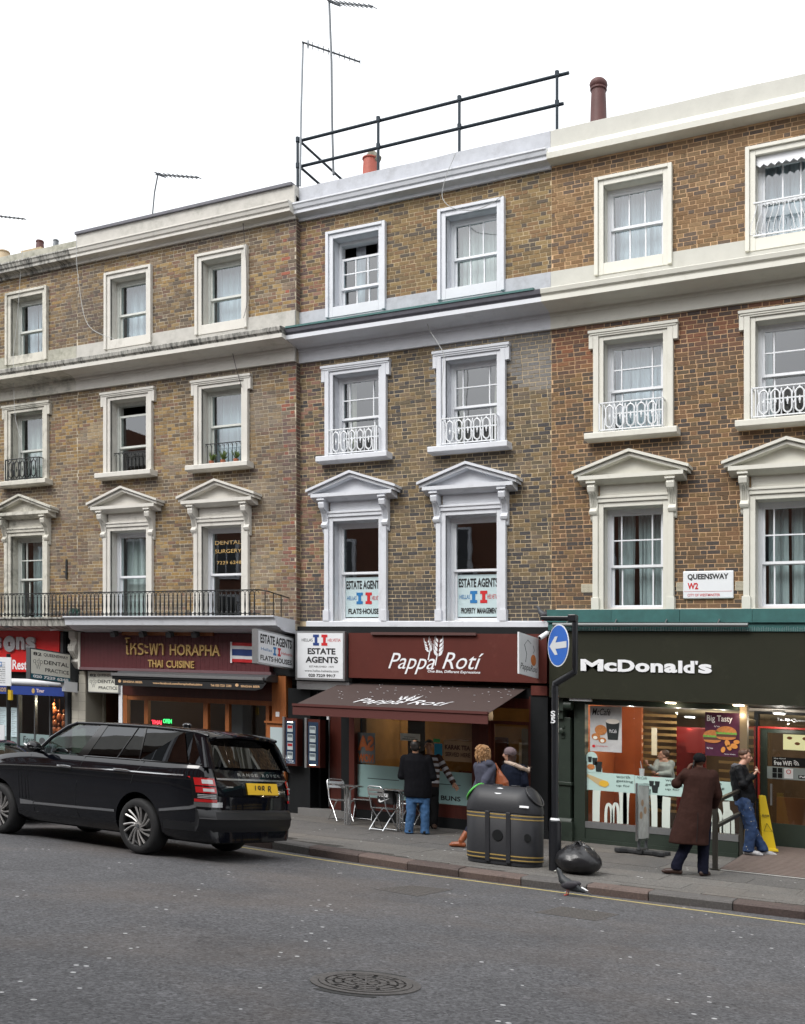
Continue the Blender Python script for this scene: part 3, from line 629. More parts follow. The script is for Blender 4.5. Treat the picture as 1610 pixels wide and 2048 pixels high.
for i in range(7):
    x, z = -20.25 + .33 * (i % 3) * .5, 1.72 + .16 * (i // 2); m = MB(); m.ball((x, .35, z), (.075, .06, .11), 10, 7); m.ball((x, .33, z + .14), (.03, .03, .05), 8, 5); m.tube([(x, .35, z + .2), (x, .35, 2.5)], .004, 4)
    one('hanging_roast_duck', m, DUCK, 'glazed roast duck hanging in the red restaurant window, ' + ('bottom left', 'bottom middle', 'bottom right', 'middle left', 'centre', 'middle right', 'topmost')[i], 'food', (x, .35, z), 'roast ducks in the window', smooth=True)
m = MB(); m.box(-19.85, -19.5, .6, .65, 1.5, 2.1); one('orange_board', m, mat('orange_board', (.55, .16, .05), .6), 'orange board inside the red restaurant beside the ducks', 'board', (-19.7, .6, 1.5)); glow('duck_lamp', (-20.2, .15, 2.4), 14)
for x0, x1 in ((-21.22, -21.0), (-21.6, -21.38)):
    m = MB(); m.box(x0, x1, -.1, -.094, 1.5, 2.2); t = thing('menu_sheet', 'pale blue menu sheet taped inside the red restaurant window' if x1 > -21.1 else 'second menu sheet left of the parking pole in the red restaurant window', 'menu', (x0, -.1, 1.5)); m.build('sheet', mat('pale_blue_paper', (.55, .68, .72), .7), t)
    m = MB()
    for k in range(14): m.box(x0 + .02, x1 - .03 - .05 * (k % 3), -.103, -.101, 2.12 - k * .043, 2.125 - k * .043)
    m.build('print', BLACKT, t, kind='stuff')
fs = thing('restaurant_fascia_sign', 'red fascia reading sons in grey fat letters over the left restaurant', 'sign', (-21, -.22, 3.03)); part(fs, 'board', REDF, (XD0, -19.47, -.25, -.121, 3.05, 4.03))
m = MB()
for s, x0, x1, z0, z1 in (('s', -21.62, -21.33, 3.57, 3.86), ('n', -20.83, -20.55, 3.57, 3.87), ('s', -20.51, -20.2, 3.56, 3.87)): text_into(m, s, (x0, -.25, z0), X, Z3, x1 - x0, z1 - z0, (0, -.05, 0), bold=.045, thick=.05)
letters(m, 'letter', SILV, fs)
m = MB(); o_ = ell(-21.06, 3.70, .2, .19, 24); n = len(o_); i_ = [(-21.06 + dx, 3.70 + dz) for dx, dz in ([(.035, -.05 + .1 * k / 6) for k in range(6)] + [(.035 - .07 * k / 6, .05) for k in range(6)] + [(-.035, .05 - .1 * k / 6) for k in range(6)] + [(-.035 + .07 * k / 6, -.05) for k in range(6)])]
i_ = i_[3:] + i_[:3]
for k in range(24): m.plate([o_[k], o_[(k + 1) % 24], i_[(k + 1) % 24], i_[k]], -.30, -.25)
m.build('letter', SILV, fs)
m = MB(); T(m, 'Resta', -21.0, -20.4, 3.10, 3.33, -.25, bold=.02); m.build('lettering', WHITE, fs)
aw = thing('blue_awning', 'rolled blue awning over the red restaurant window under a white cassette', 'awning', (-21, -.4, 2.6)); m = MB(); m.lathe([(.075, -24.6), (.075, -19.16)], 0, -.42, 14, ax='x', cz=2.80); m.v = [(v[0], v[1], v[2]) for v in m.v]; m.build('cassette', SASH_W, aw, smooth=True)
m = MB(); m.box(-24.6, -19.1, -.46, -.45, 2.50, 2.70); m.build('valance', BLUEC, aw); m = MB(); T(m, 'Tiger', -19.98, -19.72, 2.54, 2.65, -.462, bold=.02); m.build('lettering', mat('pale_pink_print', (.75, .6, .6), .5), aw); m = MB(); m.plate(ell(-20.08, 2.6, .05, .06), -.464, -.461); m.build('emblem', GOLD, aw); m = MB(); T(m, 'nson', -21.3, -20.98, 2.55, 2.65, -.462, bold=.01); m.build('lettering', GOLD, aw)
m = MB(); m.box(-19.12, -19.02, -.5, -.1, 2.62, 2.85); m.build('end_bracket', SASH_W, aw)
# --- maroon Thai restaurant
part(hA, 'fascia_wall', BLACK, (XDA, XAB, -.12, .2, 3.14, 4.0)); part(hA, 'fascia_return', W_A, (-18.86, -18.8, -.27, -.12, 3.15, 4.0))
m = MB()
for pr in ([(-.1, 4.0), (-.34, 4.0), (-.34, 3.86), (-.28, 3.8), (-.3, 3.72), (-.36, 3.66), (-.36, 3.56), (-.28, 3.48), (-.2, 3.42), (-.22, 3.36), (-.26, 3.32), (-.22, 3.27), (-.16, 3.2), (-.1, 3.16)],): m.prof(pr, -19.08, -18.88)
for x in (-19.05, -18.98, -18.91): m.tube([(x, -.36, 3.7), (x, -.37, 3.6), (x, -.29, 3.47), (x, -.22, 3.40)], .014, 5)
m.tube([(-19.09, -.3, 3.63), (-18.87, -.3, 3.63)], .06, 10); m.tube([(-19.09, -.22, 3.33), (-18.87, -.22, 3.33)], .04, 10); m.build('scroll_bracket', W_A, hA, smooth=35)
# tiled entrance at the left: pier and recessed porch lined with tiles
part(hA, 'entrance_pier', mat('tile_grout', (.3, .28, .23), .9), (-19.22, -18.78, -.1, .5, .3, 3.12), (-18.78, -18.74, .42, .5, .3, 3.12), (-18.78, -17.86, 1.2, 1.3, .3, 2.95), (-17.86, -17.80, .0, 1.3, .3, 3.12), (-18.76, -17.86, -.02, 1.2, 2.95, 3.12))
tb = None
for (x0, x1, y) in ((-19.215, -18.785, -.112), (-18.74, -17.87, 1.188)):
    nx = max(2, int(round((x1 - x0) / .21))); w_ = (x1 - x0) / nx
    for i in range(nx):
        for k in range(13 if y < 0 else 12):
            z = .38 + k * .205
            if z < 1.5: continue
            if tb is None or abs(tb[1] - w_) > .001: m = MB(); m.box(0, w_ - .006, 0, .012, 0, .199); o = m.build('tile', TILE, None, (0, 0, 0)); o.parent = hA; tb = (o, w_)
            else: o = tb[0].copy(); C.objects.link(o); o.parent = hA
            o.location = Vector((x0 + i * w_, y, z)) - WL[hA]
part(hA, 'door_vent', SIGNGREY, (-18.6, -18.2, 1.15, 1.187, 2.0, 2.14)); part(hA, 'white_jamb', SASH_W, (-17.82, -17.71, -.06, .05, .3, 3.12))
part(hA, 'shop_frame', WOODO, (-17.70, -17.58, -.05, .06, .4, 2.62), (-17.58, -13.6, -.04, .05, 2.52, 2.62), (-17.08, -16.97, -.045, .05, .9, 2.52), (-15.41, -15.29, -.045, .05, .9, 2.52), (-14.82, -14.72, -.045, .05, .9, 2.52), (-13.76, -13.68, -.045, .05, .9, 2.52), (-17.58, -13.7, -.05, .06, .8, .9))
part(hA, 'stall_riser', WOODD, (-17.6, -13.6, -.03, .1, .25, .8)); part(hA, 'transom_panel', WOODD, (-17.70, -13.56, -.06, .1, 2.62, 3.14))
for x0, x1 in ((-17.57, -17.09), (-16.96, -15.42), (-15.28, -14.83), (-14.71, -13.77)): part(hA, 'shop_glass', GLASS2, (x0, x1, .0, .008, .9, 2.52))
part(hA, 'corner_post', WOODO, (-13.55, -13.20, -.12, .1, .3, 3.16)); part(hA, 'menu_cabinet', WOODO, (-13.62, -13.16, -.2, -.12, 1.0, 2.16), (-13.66, -13.12, -.24, -.12, 2.16, 2.2)); part(hA, 'menu_sheet', mat('grey_blue_paper', (.42, .5, .52), .6), (-13.53, -13.2, -.208, -.201, 1.1, 2.08))
part(hA, 'round_badge', WHITE, (-13.45, -13.36, -.128, -.121, 2.3, 2.4)); room(hA, -17.7, -13.5, .2, 5, .45, 3.0, mat('dark_brown_wall', (.05, .03, .025), .8), FLOORD, CEILD)
for x, z, m_, s in ((-17.05, 2.06, NEONR, .3), (-16.72, 2.10, NEONG, .26)): b = MB(); T(b, 'THAI' if m_ is NEONR else 'OPEN', x * 1.02, x * 1.02 + s, z - .05, z + .05, .55, bold=.05); one('neon_sign', b, m_, 'small %s neon sign glowing inside the maroon Thai restaurant' % ('red' if m_ is NEONR else 'green'), 'neon sign', (x, .5, z))
fl = thing('pale_column', 'pale curtained column inside the Thai restaurant window', 'column', (-15.1, .8, .45)); part(fl, 'shaft', mat('pale_blue_plaster', (.2, .23, .25), .7), (-15.2, -14.85, .6, .9, .45, 3.0)); glow('restaurant_lamp', (-16, 2.2, 2.7), 20, (1, .75, .45))
fs = thing('thai_restaurant_fascia_sign', 'maroon boarded fascia with raised gold Thai and English letters', 'sign', (-16, -.25, 3.16)); w_ = .12
for i in range(int(5.3 / w_)): x = -18.8 + i * w_; part(fs, 'plank', MAROON, (x + .002, x + w_ - .002, -.25, -.121, 3.2, 3.99))
part(fs, 'bottom_trim', mat('mauve_trim', (.16, .09, .1), .5), (-18.8, -13.45, -.29, -.12, 3.14, 3.2)); m = MB()
for s, x0, x1, z0, z1, sc_ in (('\u0e42\u0e2b\u0e23\u0e30\u0e1e\u0e32', -17.43, -16.32, 3.50, 3.88, None), ('HORAPHA', -16.14, -14.78, 3.505, 3.80, .72), ('THAI', -16.76, -16.34, 3.235, 3.44, .72), ('CUISINE', -16.24, -15.47, 3.235, 3.43, .72)):
    if sc_:
        vs = MB(); n_ = len(s); text_into(m, s[0] + s[1:].lower() if False else s, (x0, -.25, z0), X, Z3, x1 - x0, (z1 - z0) * .8, (0, -.03, 0), bold=.015, thick=.03)
    else: text_into(m, s, (x0, -.25, z0), X, Z3, x1 - x0, z1 - z0, (0, -.03, 0), bold=.0, thick=.03)
letters(m, 'letter', GOLD, fs)
m = MB(); m.box(-17.5, -14.95, -.3, -.25, 3.93, 4.0); m.build('wooden_batten', WOODO, fs)
for x in (-17.6, -16.77, -16.01, -15.31):
    t = thing('sign_spotlight', {-17.6: 'leftmost spotlight over the maroon fascia, left of the wooden batten', -16.77: 'second spotlight over the Thai letters of the maroon fascia', -16.01: 'third spotlight over the first English gold letters', -15.31: 'rightmost spotlight over the maroon fascia by the flag'}[x], 'spotlight', (x, -.35, 4.0), 'spotlights over the maroon fascia'); m = MB(); m.obox((x - .07, -.47, 3.86), (.14, 0, 0), (0, .12, .05), (0, -.03, .10)); m.build('housing', SIGNGREY, t, bevel=.01); m = MB(); m.tube([(x, -.36, 3.93), (x, -.3, 4.02)], .012, 5); m.build('arm', SIGNGREY, t)
    m = MB(); m.ball((x - .01, -.455, 3.97), (.03, .02, .015), 8, 5); m.build('bulb', SASH_W, t)
aw = thing('black_awning', 'folded black awning printed with beer and phone lettering', 'awning', (-15.5, -.5, 2.8)); m = MB(); m.prof([(-.12, 3.16), (-.4, 3.12), (-.52, 3.05), (-.52, 3.0), (-.12, 3.0)], -17.5, -13.4); m.build('cassette', SIGNGREY, aw); part(aw, 'front_bar', STEEL, (-17.52, -13.42, -.62, -.56, 3.0, 3.06)); part(aw, 'lower_bar', BLACK, (-17.5, -13.4, -.60, -.52, 2.93, 3.0))
m = MB(); m.plate([(-17.42, 2.79), (-13.62, 2.79), (-13.45, 2.83), (-13.34, 2.95), (-17.42, 2.95)], -.60, -.588); m.build('valance', mat('black_canvas', (.01, .01, .011), .85), aw)
m = MB()
for s, x0, x1, z0, z1 in (('SINGHA BEER', -17.2, -16.62, 2.855, 2.90), ('www.facebook.com/horaphathaicuisine', -16.35, -14.98, 2.835, 2.895), ('Tel: 020 7221 2280', -14.78, -14.22, 2.84, 2.89), ('SINGHA BEER', -14.0, -13.5, 2.845, 2.89)): T(m, s, x0 + .02, x1, z0, z1, -.6, bold=.03)
for x in (-17.3, -14.1): m.plate(ell(x + .02, 2.885, .045, .035, 7), -.603, -.601)
m.build('lettering', mat('tan_print', (.6, .38, .2), .6), aw)
t = thing('flag', 'Thai flag of red, white and navy bands hung on the maroon fascia', 'flag', (-14.5, -.27, 3.4))
for i, (a, b_, m_) in enumerate(((0, 1 / 6, REDT), (1 / 6, 2 / 6, WHITE), (2 / 6, 4 / 6, NAVY), (4 / 6, 5 / 6, WHITE), (5 / 6, 1, REDT))):
    m = MB(); z0, z1 = 3.39 + a * .41, 3.39 + b_ * .41; vs = []
    for k in range(17): x = -14.46 + k * .95 / 16; dy = .012 * math.sin(k * 1.1) + .006 * math.sin(k * 2.3); vs += [(x, -.272 + dy, z0 - .015 * k / 16), (x, -.272 + dy * .8, z1 - .02 * k / 16)]
    m.add(vs, [(2 * k, 2 * k + 2, 2 * k + 3, 2 * k + 1) for k in range(16)]); m.build('stripe', m_, t, smooth=True)
part(t, 'hoist', WHITE, (-14.5, -14.46, -.28, -.265, 3.37, 3.81))
# dental practice signs
t = thing('wall_sign', 'cream light box on the tiled entrance reading 82 Queensway dental practice', 'sign', (-18.2, -.1, 2.64)); part(t, 'case', STEEL, (-18.72, -17.77, -.1, -.0, 2.64, 3.12)); part(t, 'face', CREAMS, (-18.70, -17.79, -.104, -.1005, 2.66, 3.10)); m = MB()
def dental(m, o, ux, out, w, h, z0, phone=False):
    """the dental practice lettering inside a w x h field"""
    def at(s, a0, a1, b0, b1, **k): text_into(m, s, Vector(o) + Vector(ux) * (a0 * w) + Vector((0, 0, z0 + b0 * h)), ux, Z3, (a1 - a0) * w, (b1 - b0) * h, out, **k)
    at('82', .05, .26, .78, .92, bold=.03); at('QUEENSWAY', .31, .95, .78, .93, bold=.01); at('DENTAL', .32, .96, .46, .63, bold=.015); at('PRACTICE', .35, .97, .14, .30, bold=.01); at('qdp', .05, .29, .38, .68, bold=-.02); at('W', .12, .23, .2, .42, bold=-.02)
dental(m, (-18.70, -.104, 0), X, (0, -.003, 0), .91, .44, 2.66); m.build('lettering', BLACKT, t)
t = thing('projecting_sign', 'projecting light box over the left kerbside reading 82 Queensway dental practice with phone number', 'sign', (-19.05, -.9, 2.9)); part(t, 'case', SIGNGREY, (-19.17, -19.05, -1.50, -.30, 2.80, 3.49)); part(t, 'face', CREAMS, (-19.05, -19.046, -1.47, -.33, 2.93, 3.46)); part(t, 'phone_strip', TEAL, (-19.05, -19.046, -1.47, -.33, 2.82, 2.928))
m = MB(); dental(m, (-19.046, -1.47, 0), (0, 1, 0), (.003, 0, 0), 1.14, .52, 2.93); m.build('lettering', BLACKT, t); m = MB(); text_into(m, '020 7229 6248', (-19.046, -1.42, 2.84), (0, 1, 0), Z3, 1.04, .07, (.003, 0, 0), bold=.05); m.build('phone_lettering', WHITE, t)
m = MB(); m.box(-19.13, -19.09, -.3, -.12, 3.36, 3.40); m.box(-19.13, -19.09, -.3, -.12, 2.86, 2.9); m.build('wall_bracket', SIGNGREY, t)
# --- estate agents: projecting sign, light box, showcases, doorway
def hh(m, cx, z0, s, y, out, ux=X):
    """the double I emblem"""
    for k, i in ((-1, 0), (1, 1)):
        c = cx + k * .1 * s
        for a, b_, c0, c1 in ((-.07, .07, 0, .055), (-.032, .032, .055, .165), (-.07, .07, .165, .22)):
            p0 = Vector(ux) * (c + a * s) + Vector((0, 0, z0 + c0 * s)); v0 = Vector(y) + p0 + Vector(out)
            m.obox(v0, Vector(ux) * ((b_ - a) * s), Vector(out).normalized() * .002, (0, 0, (c1 - c0) * s), i)
t = thing('estate_agents_light_box', 'square white estate agents light box between the two restaurants', 'sign', (-12.2, -.2, 3.05)); part(t, 'case', STEEL, (-12.84, -11.67, -.3, -.02, 3.06, 4.04)); part(t, 'face', GREYS, (-12.79, -11.71, -.304, -.3005, 3.10, 4.0)); m = MB(); hh(m, -12.24, 3.75, 1.0, (0, -.304, 0), (0, -.003, 0)); m.build('emblem', [NAVY, REDT], t)
m = MB(); T(m, 'ESTATE', -12.54, -11.88, 3.575, 3.70, -.304, bold=.035); T(m, 'AGENTS', -12.59, -11.82, 3.405, 3.53, -.304, bold=.035); T(m, 'ESTABLISHED  1971', -12.5, -11.92, 3.315, 3.35, -.304); T(m, 'www.hellas-helvetia.com', -12.61, -11.81, 3.225, 3.27, -.304); T(m, '020 7229 9917', -12.52, -11.88, 3.125, 3.185, -.304, bold=.03); T(m, 'HELLAS', -12.68, -12.42, 3.83, 3.89, -.304); m.build('lettering', BLACKT, t); m = MB(); T(m, 'HELVETIA', -12.06, -11.76, 3.83, 3.89, -.304); m.build('red_lettering', REDT, t)
part(hB, 'sign_support', STEEL, (-12.86, -11.62, -.22, .05, 2.88, 3.04)); part(hB, 'soffit_strip', BLACK, (XAB, XBC, -.05, .3, 2.86, 3.06), (XAB, XBC, -.1, .3, 4.02, 4.16), (XAB + .02, -11.66, -.02, .3, 2.6, 4.1))
t = thing('projecting_sign', 'projecting white estate agents sign angled over the Thai flag', 'sign', (-13, -.8, 3.3)); part(t, 'case', STEEL, (-13.13, -13.0, -1.36, -.12, 3.27, 3.94)); part(t, 'face', GREYS, (-13.0, -12.996, -1.33, -.15, 3.30, 3.91)); m = MB(); y0 = (-12.996, -1.33, 0)
text_into(m, 'ESTATE AGENTS', (-12.996, -1.27, 3.68), (0, 1, 0), Z3, 1.06, .18, (.003, 0, 0), bold=.03); text_into(m, 'FLATS\u00b7HOUSES', (-12.996, -1.27, 3.35), (0, 1, 0), Z3, 1.06, .1, (.003, 0, 0), bold=.025); m.build('lettering', BLACKT, t)
m = MB(); hh(m, -.72, 3.485, .75, (-12.996, 0, 0), (.003, 0, 0), (0, 1, 0)); m.build('emblem', [BLUET, REDT], t); m = MB(); text_into(m, 'Hellas', (-12.996, -1.25, 3.54), (0, 1, 0), Z3, .36, .06, (.003, 0, 0)); m.build('blue_lettering', BLUET, t); m = MB(); text_into(m, 'Helvetia', (-12.996, -.57, 3.53), (0, 1, 0), Z3, .38, .06, (.003, 0, 0)); m.build('red_lettering', REDT, t)
part(hB, 'dark_pier', BLACK, (-13.16, -12.62, -.1, .2, .3, 2.9), (-11.88, -11.68, -.1, .15, .3, 2.9)); part(hB, 'shop_post', BROWNR, (-11.68, -11.56, -.12, .1, .36, 2.9))
part(hB, 'entrance_step', mat('grey_step', (.16, .155, .15), .8, var=.1), (-12.78, -11.68, -.3, .9, .25, .49)); part(hB, 'entrance_side', BLACK, (-12.62, -12.56, .2, 1.0, .45, 2.9), (-12.6, -11.7, .9, 1.0, .45, 2.9)); part(hB, 'transom', SASH_W, (-12.6, -12.2, .1, .14, 2.62, 2.68), (-12.35, -12.28, .1, .14, 2.3, 2.8))
m = MB(); m.box(-12.30, -11.9, .12, .17, .5, 2.5); dr = m.build('door', WOODD, hB); m = MB(); m.tube([(-11.93, .1, 1.05), (-11.93, .1, 2.1)], .022, 8); m.build('handle', STEEL, dr); m = MB(); m.tube([(-12.29, .1, .55), (-12.29, .1, 2.45)], .012, 6); m.build('hinge', STEEL, dr)
for k, (x0, x1, name) in enumerate(((-13.12, -12.8, 'left lit showcase of property sheets beside the estate agents doorway'), (-12.58, -12.25, 'right showcase with small property cards beside the dark red door'))):
    t = thing('showcase', name, 'showcase', (x0, -.3, 1.3)); part(t, 'case', WOODD, (x0, x1, -.3, -.1, 1.32, 2.28)); part(t, 'back_panel', mat('navy_felt', (.01, .035, .09), .8), (x0 + .05, x1 - .04, -.305, -.3005, 1.36, 2.22)); part(t, 'side_rail', STEEL, (x0 - .02, x0 + .03, -.33, -.27, 1.3, 2.3)); part(t, 'strip_light', LAMPW, (x0 + .1, x1 - .1, -.32, -.306, 2.19 if k == 0 else 1.36, 2.205 if k == 0 else 1.37))
    for j in range(4): z = 2.0 - j * .18; m = MB(); m.box(x0 + .09, x1 - .1, -.312, -.308, z, z + .14); c = m.build('property_card', GREYS, t); m = MB(); m.box(x0 + .1, x1 - .11, -.316, -.313, z + .07, z + .125); m.build('photograph', REDT if (k == 0 and j % 2 == 0) else mat('card_picture', (.2, .22, .25), .6), c)
    m = MB(); m.box(x0 + .05, x1 - .04, -.335, -.332, 1.35, 2.23); m.build('glass_door', GLASS2, t)
t = thing('door_lamp', 'small lit black lamp under the estate agents light box', 'lamp', (-12.3, -.2, 2.6)); m = MB(); m.tube([(-12.42, -.1, 2.85), (-12.33, -.2, 2.66)], .03, 8); m.build('arm', BLACK, t); m = MB(); m.ball((-12.31, -.22, 2.63), .03, 8, 6); m.build('bulb', LAMPW, t)
# --- middle shop: brown bakery cafe
fs = thing('bakery_fascia_sign', 'brown red fascia with white script and wheat ears', 'sign', (-9.5, -.2, 3.14)); part(fs, 'board', BROWNR, (-11.64, -7.47, -.2, -.051, 3.14, 4.02)); part(fs, 'lower_board', BROWNR, (-7.78, -7.47, -.19, -.04, 2.92, 3.09)); part(fs, 'light_trough', mat('brown_trough', (.1, .05, .045), .4), (-11.1, -8.85, -.26, -.2, 3.98, 4.03))
def pappa(m, o, ux, uz, out, w, **k):
    """white script: Pappa Roti, wheat, motto inside w x .37 w"""
    o, ux, uz = Vector(o), Vector(ux), Vector(uz); s = w / 2.03
    text_into(m, 'Pappa', o + uz * .0 * s, ux, uz, 1.02 * s, .40 * s, out, shear=.4, bold=.0); text_into(m, 'Rot\u00ed', o + ux * 1.17 * s + uz * .115 * s, ux, uz, .86 * s, .31 * s, out, shear=.4, bold=.0)
    for (cx, cz, hh_, tl, ww) in ((1.07, .30, .43, -.10, .24), (.92, .40, .28, .32, .15)):
        for r_ in range(4):
            for sd in (-1, 1):
                q = []; L = hh_ * (.34 - .035 * r_); bx, bz = 0, hh_ * (.12 + .2 * r_)
                for t_ in range(13):
                    f = t_ / 6 if t_ <= 6 else (12 - t_) / 6; e = (1 if t_ <= 6 else -1) * .21 * L * math.sin(math.pi * min(f, 1)) * (1.2 - .4 * f); ang = sd * .55
                    lx, lz = f * L, e; q.append((bx + sd * .018 + lx * math.sin(ang) + lz * math.cos(ang), bz + lx * math.cos(ang) - lz * math.sin(ang)))
                q = q[:12]; a = [(x * math.cos(tl) - z * math.sin(tl), x * math.sin(tl) + z * math.cos(tl)) for x, z in q]
                n = len(a); m.add([o + ux * ((cx + x) * s) + uz * ((cz + z) * s) + Vector(out) for x, z in a], [tuple(range(n)) if sd > 0 else tuple(range(n))])
                a0 = a[6]; w2 = sd * ww * .16
                m.add([o + ux * ((cx + x) * s) + uz * ((cz + z) * s) + Vector(out) for x, z in ((a0[0] - .006, a0[1] - .02), (a0[0] + .006, a0[1] - .02), (a0[0] + .004 + w2 * .3, a0[1] + hh_ * .22), (a0[0] - .004 + w2 * .3, a0[1] + hh_ * .22))], [(0, 1, 2, 3)])
        m.add([o + ux * ((cx + x) * s) + uz * ((cz + z) * s) + Vector(out) for x, z in ((-.06, -.12), (-.035, -.13), (.012, .1), (-.012, .1))], [(0, 1, 2, 3)])
m = MB(); pappa(m, (-10.74, -.2, 3.24), X, Z3, (0, -.004, 0), 2.03); T(m, 'One Bite, Different Expressions', -9.88, -8.78, 3.265, 3.33, -.2, bold=.02, shear=.2); m.build('script_lettering', WHITE, fs)
aw = thing('brown_awning', 'open brown awning with white script reaching over the cafe tables', 'awning', (-9.9, -.9, 2.7))
m = MB(); a0, a1 = (-.06, 3.04), (-1.72, 2.47); m.add([(-11.9, a0[0], a0[1]), (-7.93, a0[0], a0[1]), (-7.93, a1[0], a1[1]), (-11.9, a1[0], a1[1]), (-11.9, a0[0], a0[1] - .01), (-7.93, a0[0], a0[1] - .01), (-7.93, a1[0], a1[1] - .01), (-11.9, a1[0], a1[1] - .01)], [(3, 2, 1, 0), (4, 5, 6, 7), (0, 1, 5, 4), (1, 2, 6, 5), (2, 3, 7, 6), (3, 0, 4, 7)]); m.build('canvas', BROWNC, aw)
part(aw, 'valance', BROWNV, (-11.91, -7.92, -1.74, -1.725, 2.29, 2.47)); part(aw, 'front_bar', BROWNV, (-11.91, -7.92, -1.76, -1.69, 2.455, 2.5))
for x in (-11.5, -8.4): m = MB(); m.tube([(x, -.1, 2.92), (x + .1, -.9, 2.72), (x, -1.68, 2.44)], .022, 6); m.build('folding_arm', BLACK, aw)
m = MB(); dv = Vector((0, a0[0] - a1[0], a0[1] - a1[1])).normalized(); pappa(m, (-10.8, -1.5, 2.545), X, dv, Vector((0, -dv.z, dv.y)) * .012, 1.95); m.build('script_lettering', WHITE, aw)
m = MB()
for i in range(60):
    u_, f = random.uniform(-11.7, -8.0), random.betavariate(1.1, 2.6); q = Vector((u_, a0[0] + (a1[0] - a0[0]) * f, a0[1] + (a1[1] - a0[1]) * f + .008)); s = random.uniform(.005, .016); m.box(q.x - s, q.x + s, q.y - s, q.y + s, q.z - .004, q.z + .001)
m.build('bird_droppings', WHITE, aw, kind='stuff')
part(hB, 'stall_riser', WOODD, (-11.56, -8.98, -.06, .1, .56, .80)); part(hB, 'plinth', BLACK, (-11.7, -8.66, -.08, .1, .28, .56)); part(hB, 'shop_mullion', WOODD, (-9.0, -8.66, -.1, .1, .36, 2.9), (-7.86, -7.80, -.08, .1, .36, 2.9), (-11.56, -7.8, -.05, .08, 2.68, 2.86))
part(hB, 'shop_glass', GLASS2, (-11.56, -9.0, .0, .008, .8, 2.68)); part(hB, 'dark_pilaster', BLACK, (-7.80, -7.47, -.16, .2, .28, 2.92), (-7.8, -7.44, -.2, -.16, .28, .5))
m = MB(); m.box(-8.65, -7.87, .03, .045, .42, 2.4); dr = m.build('glass_door', GLASS2, hB); m = MB(); m.box(-8.66, -8.6, .02, .06, .4, 2.44); m.box(-7.92, -7.86, .02, .06, .4, 2.44); m.box(-8.6, -7.92, .02, .06, 2.38, 2.44); m.box(-8.6, -7.92, .02, .06, .4, .5); m.build('door_frame', WOODD, dr)
YEL = mat('warm_yellow_wall', (.40, .24, .09), .7, var=.35, scale=1.2); room(hB, -11.5, -7.7, .25, 5.5, .42, 3.0, YEL, FLOORD, mat('warm_ceiling', (.3, .2, .12), .7))
part(hB, 'picture_panel', BLACK, (-11.3, -10.9, 1.6, 1.62, 1.4, 2.9)); part(hB, 'counter', WOODD, (-10.6, -8.9, 2.6, 3.2, .42, 1.45)); part(hB, 'back_shelf', SIGNGREY, (-10.0, -9.2, 4.6, 5.4, 1.2, 2.5)); part(hB, 'inner_partition', YEL, (-8.75, -8.65, 2.4, 5.4, .42, 3.0))
for i, (x0, z0, w_, h_) in enumerate(((-11.2, 1.5, .5, .8), (-10.4, 1.7, .9, .5), (-9.3, 1.6, .4, .7), (-8.5, 1.5, .35, .5))): part(hB, 'wall_picture', (WOODD, CREAMS, BLACK, REDT)[i], (x0, x0 + w_, 5.38, 5.45, z0, z0 + h_))
for x, y in ((-10.9, 1.0), (-9.9, 1.3), (-11.0, 2.2)):
    t = thing('dining_chair', 'red backed dark chair inside the cafe, ' + {1.0: 'nearest the window at the left', 1.3: 'behind the two talking men', 2.2: 'further back at the left'}[y], 'chair', (x, y, .42), 'chairs inside the cafe'); part(t, 'seat', WOODD, (x - .2, x + .2, y - .2, y + .2, .84, .89)); part(t, 'backrest', REDT, (x - .2, x + .2, y + .16, y + .2, .9, 1.35)); part(t, 'legs', BLACK, (x - .03, x + .03, y - .03, y + .03, .42, .84))
for x, y in ((-10.6, 1.6), (-9.6, 2.2), (-8.3, 1.5)): l = thing('ceiling_lamp', 'warm ceiling lamp inside the cafe, ' + {-10.6: 'left, over the small tables', -9.6: 'middle, over the counter', -8.3: 'right, behind the glass door'}[x], 'lamp', (x, y, 2.95), 'ceiling lamps inside the cafe'); m = MB(); m.lathe([(.05, 0), (.07, .04)], x, y, 10, cz=2.93); m.build('bulb', LAMPW, l); glow('cafe_light', (x, y, 2.7), 7, (1, .74, .45))
part(hB, 'window_film', MINT, (-11.55, -9.85, -.006, -.001, .81, 1.45)); part(hB, 'window_film', MINT, (-9.77, -9.02, -.006, -.001, .81, 1.43)); m = MB(); m.box(-11.32, -10.61, -.01, -.007, 1.178, 1.19); m.box(-9.77, -9.28, -.01, -.007, 1.178, 1.19); T(m, 'COFFEE\u00b7TEA', -10.95, -10.1, .93, 1.02, -.006, bold=.02); T(m, 'BUNS', -9.70, -9.28, .88, .97, -.006, bold=.025); T(m, 'PASTRIES', -10.8, -10.05, .83, .90, -.006, bold=.02); m.build('film_lettering', BLACKT, hB)
ORT = mat('orange_print', (.6, .16, .05), .5); m = MB(); T(m, 'SA', -11.55, -11.18, 1.72, 2.02, -.003, bold=.05, mirror=True); T(m, 'NOW', -11.55, -11.19, 1.5, 1.66, -.003, bold=.04, mirror=True); t = thing('sale_poster', 'orange sale poster seen from behind in the cafe window', 'poster', (-11.4, 0, 1.5)); m.build('lettering', ORT, t); part(t, 'sheet', mat('grey_poster', (.25, .26, .27), .7), (-11.555, -11.16, .0095, .012, 1.48, 2.08))
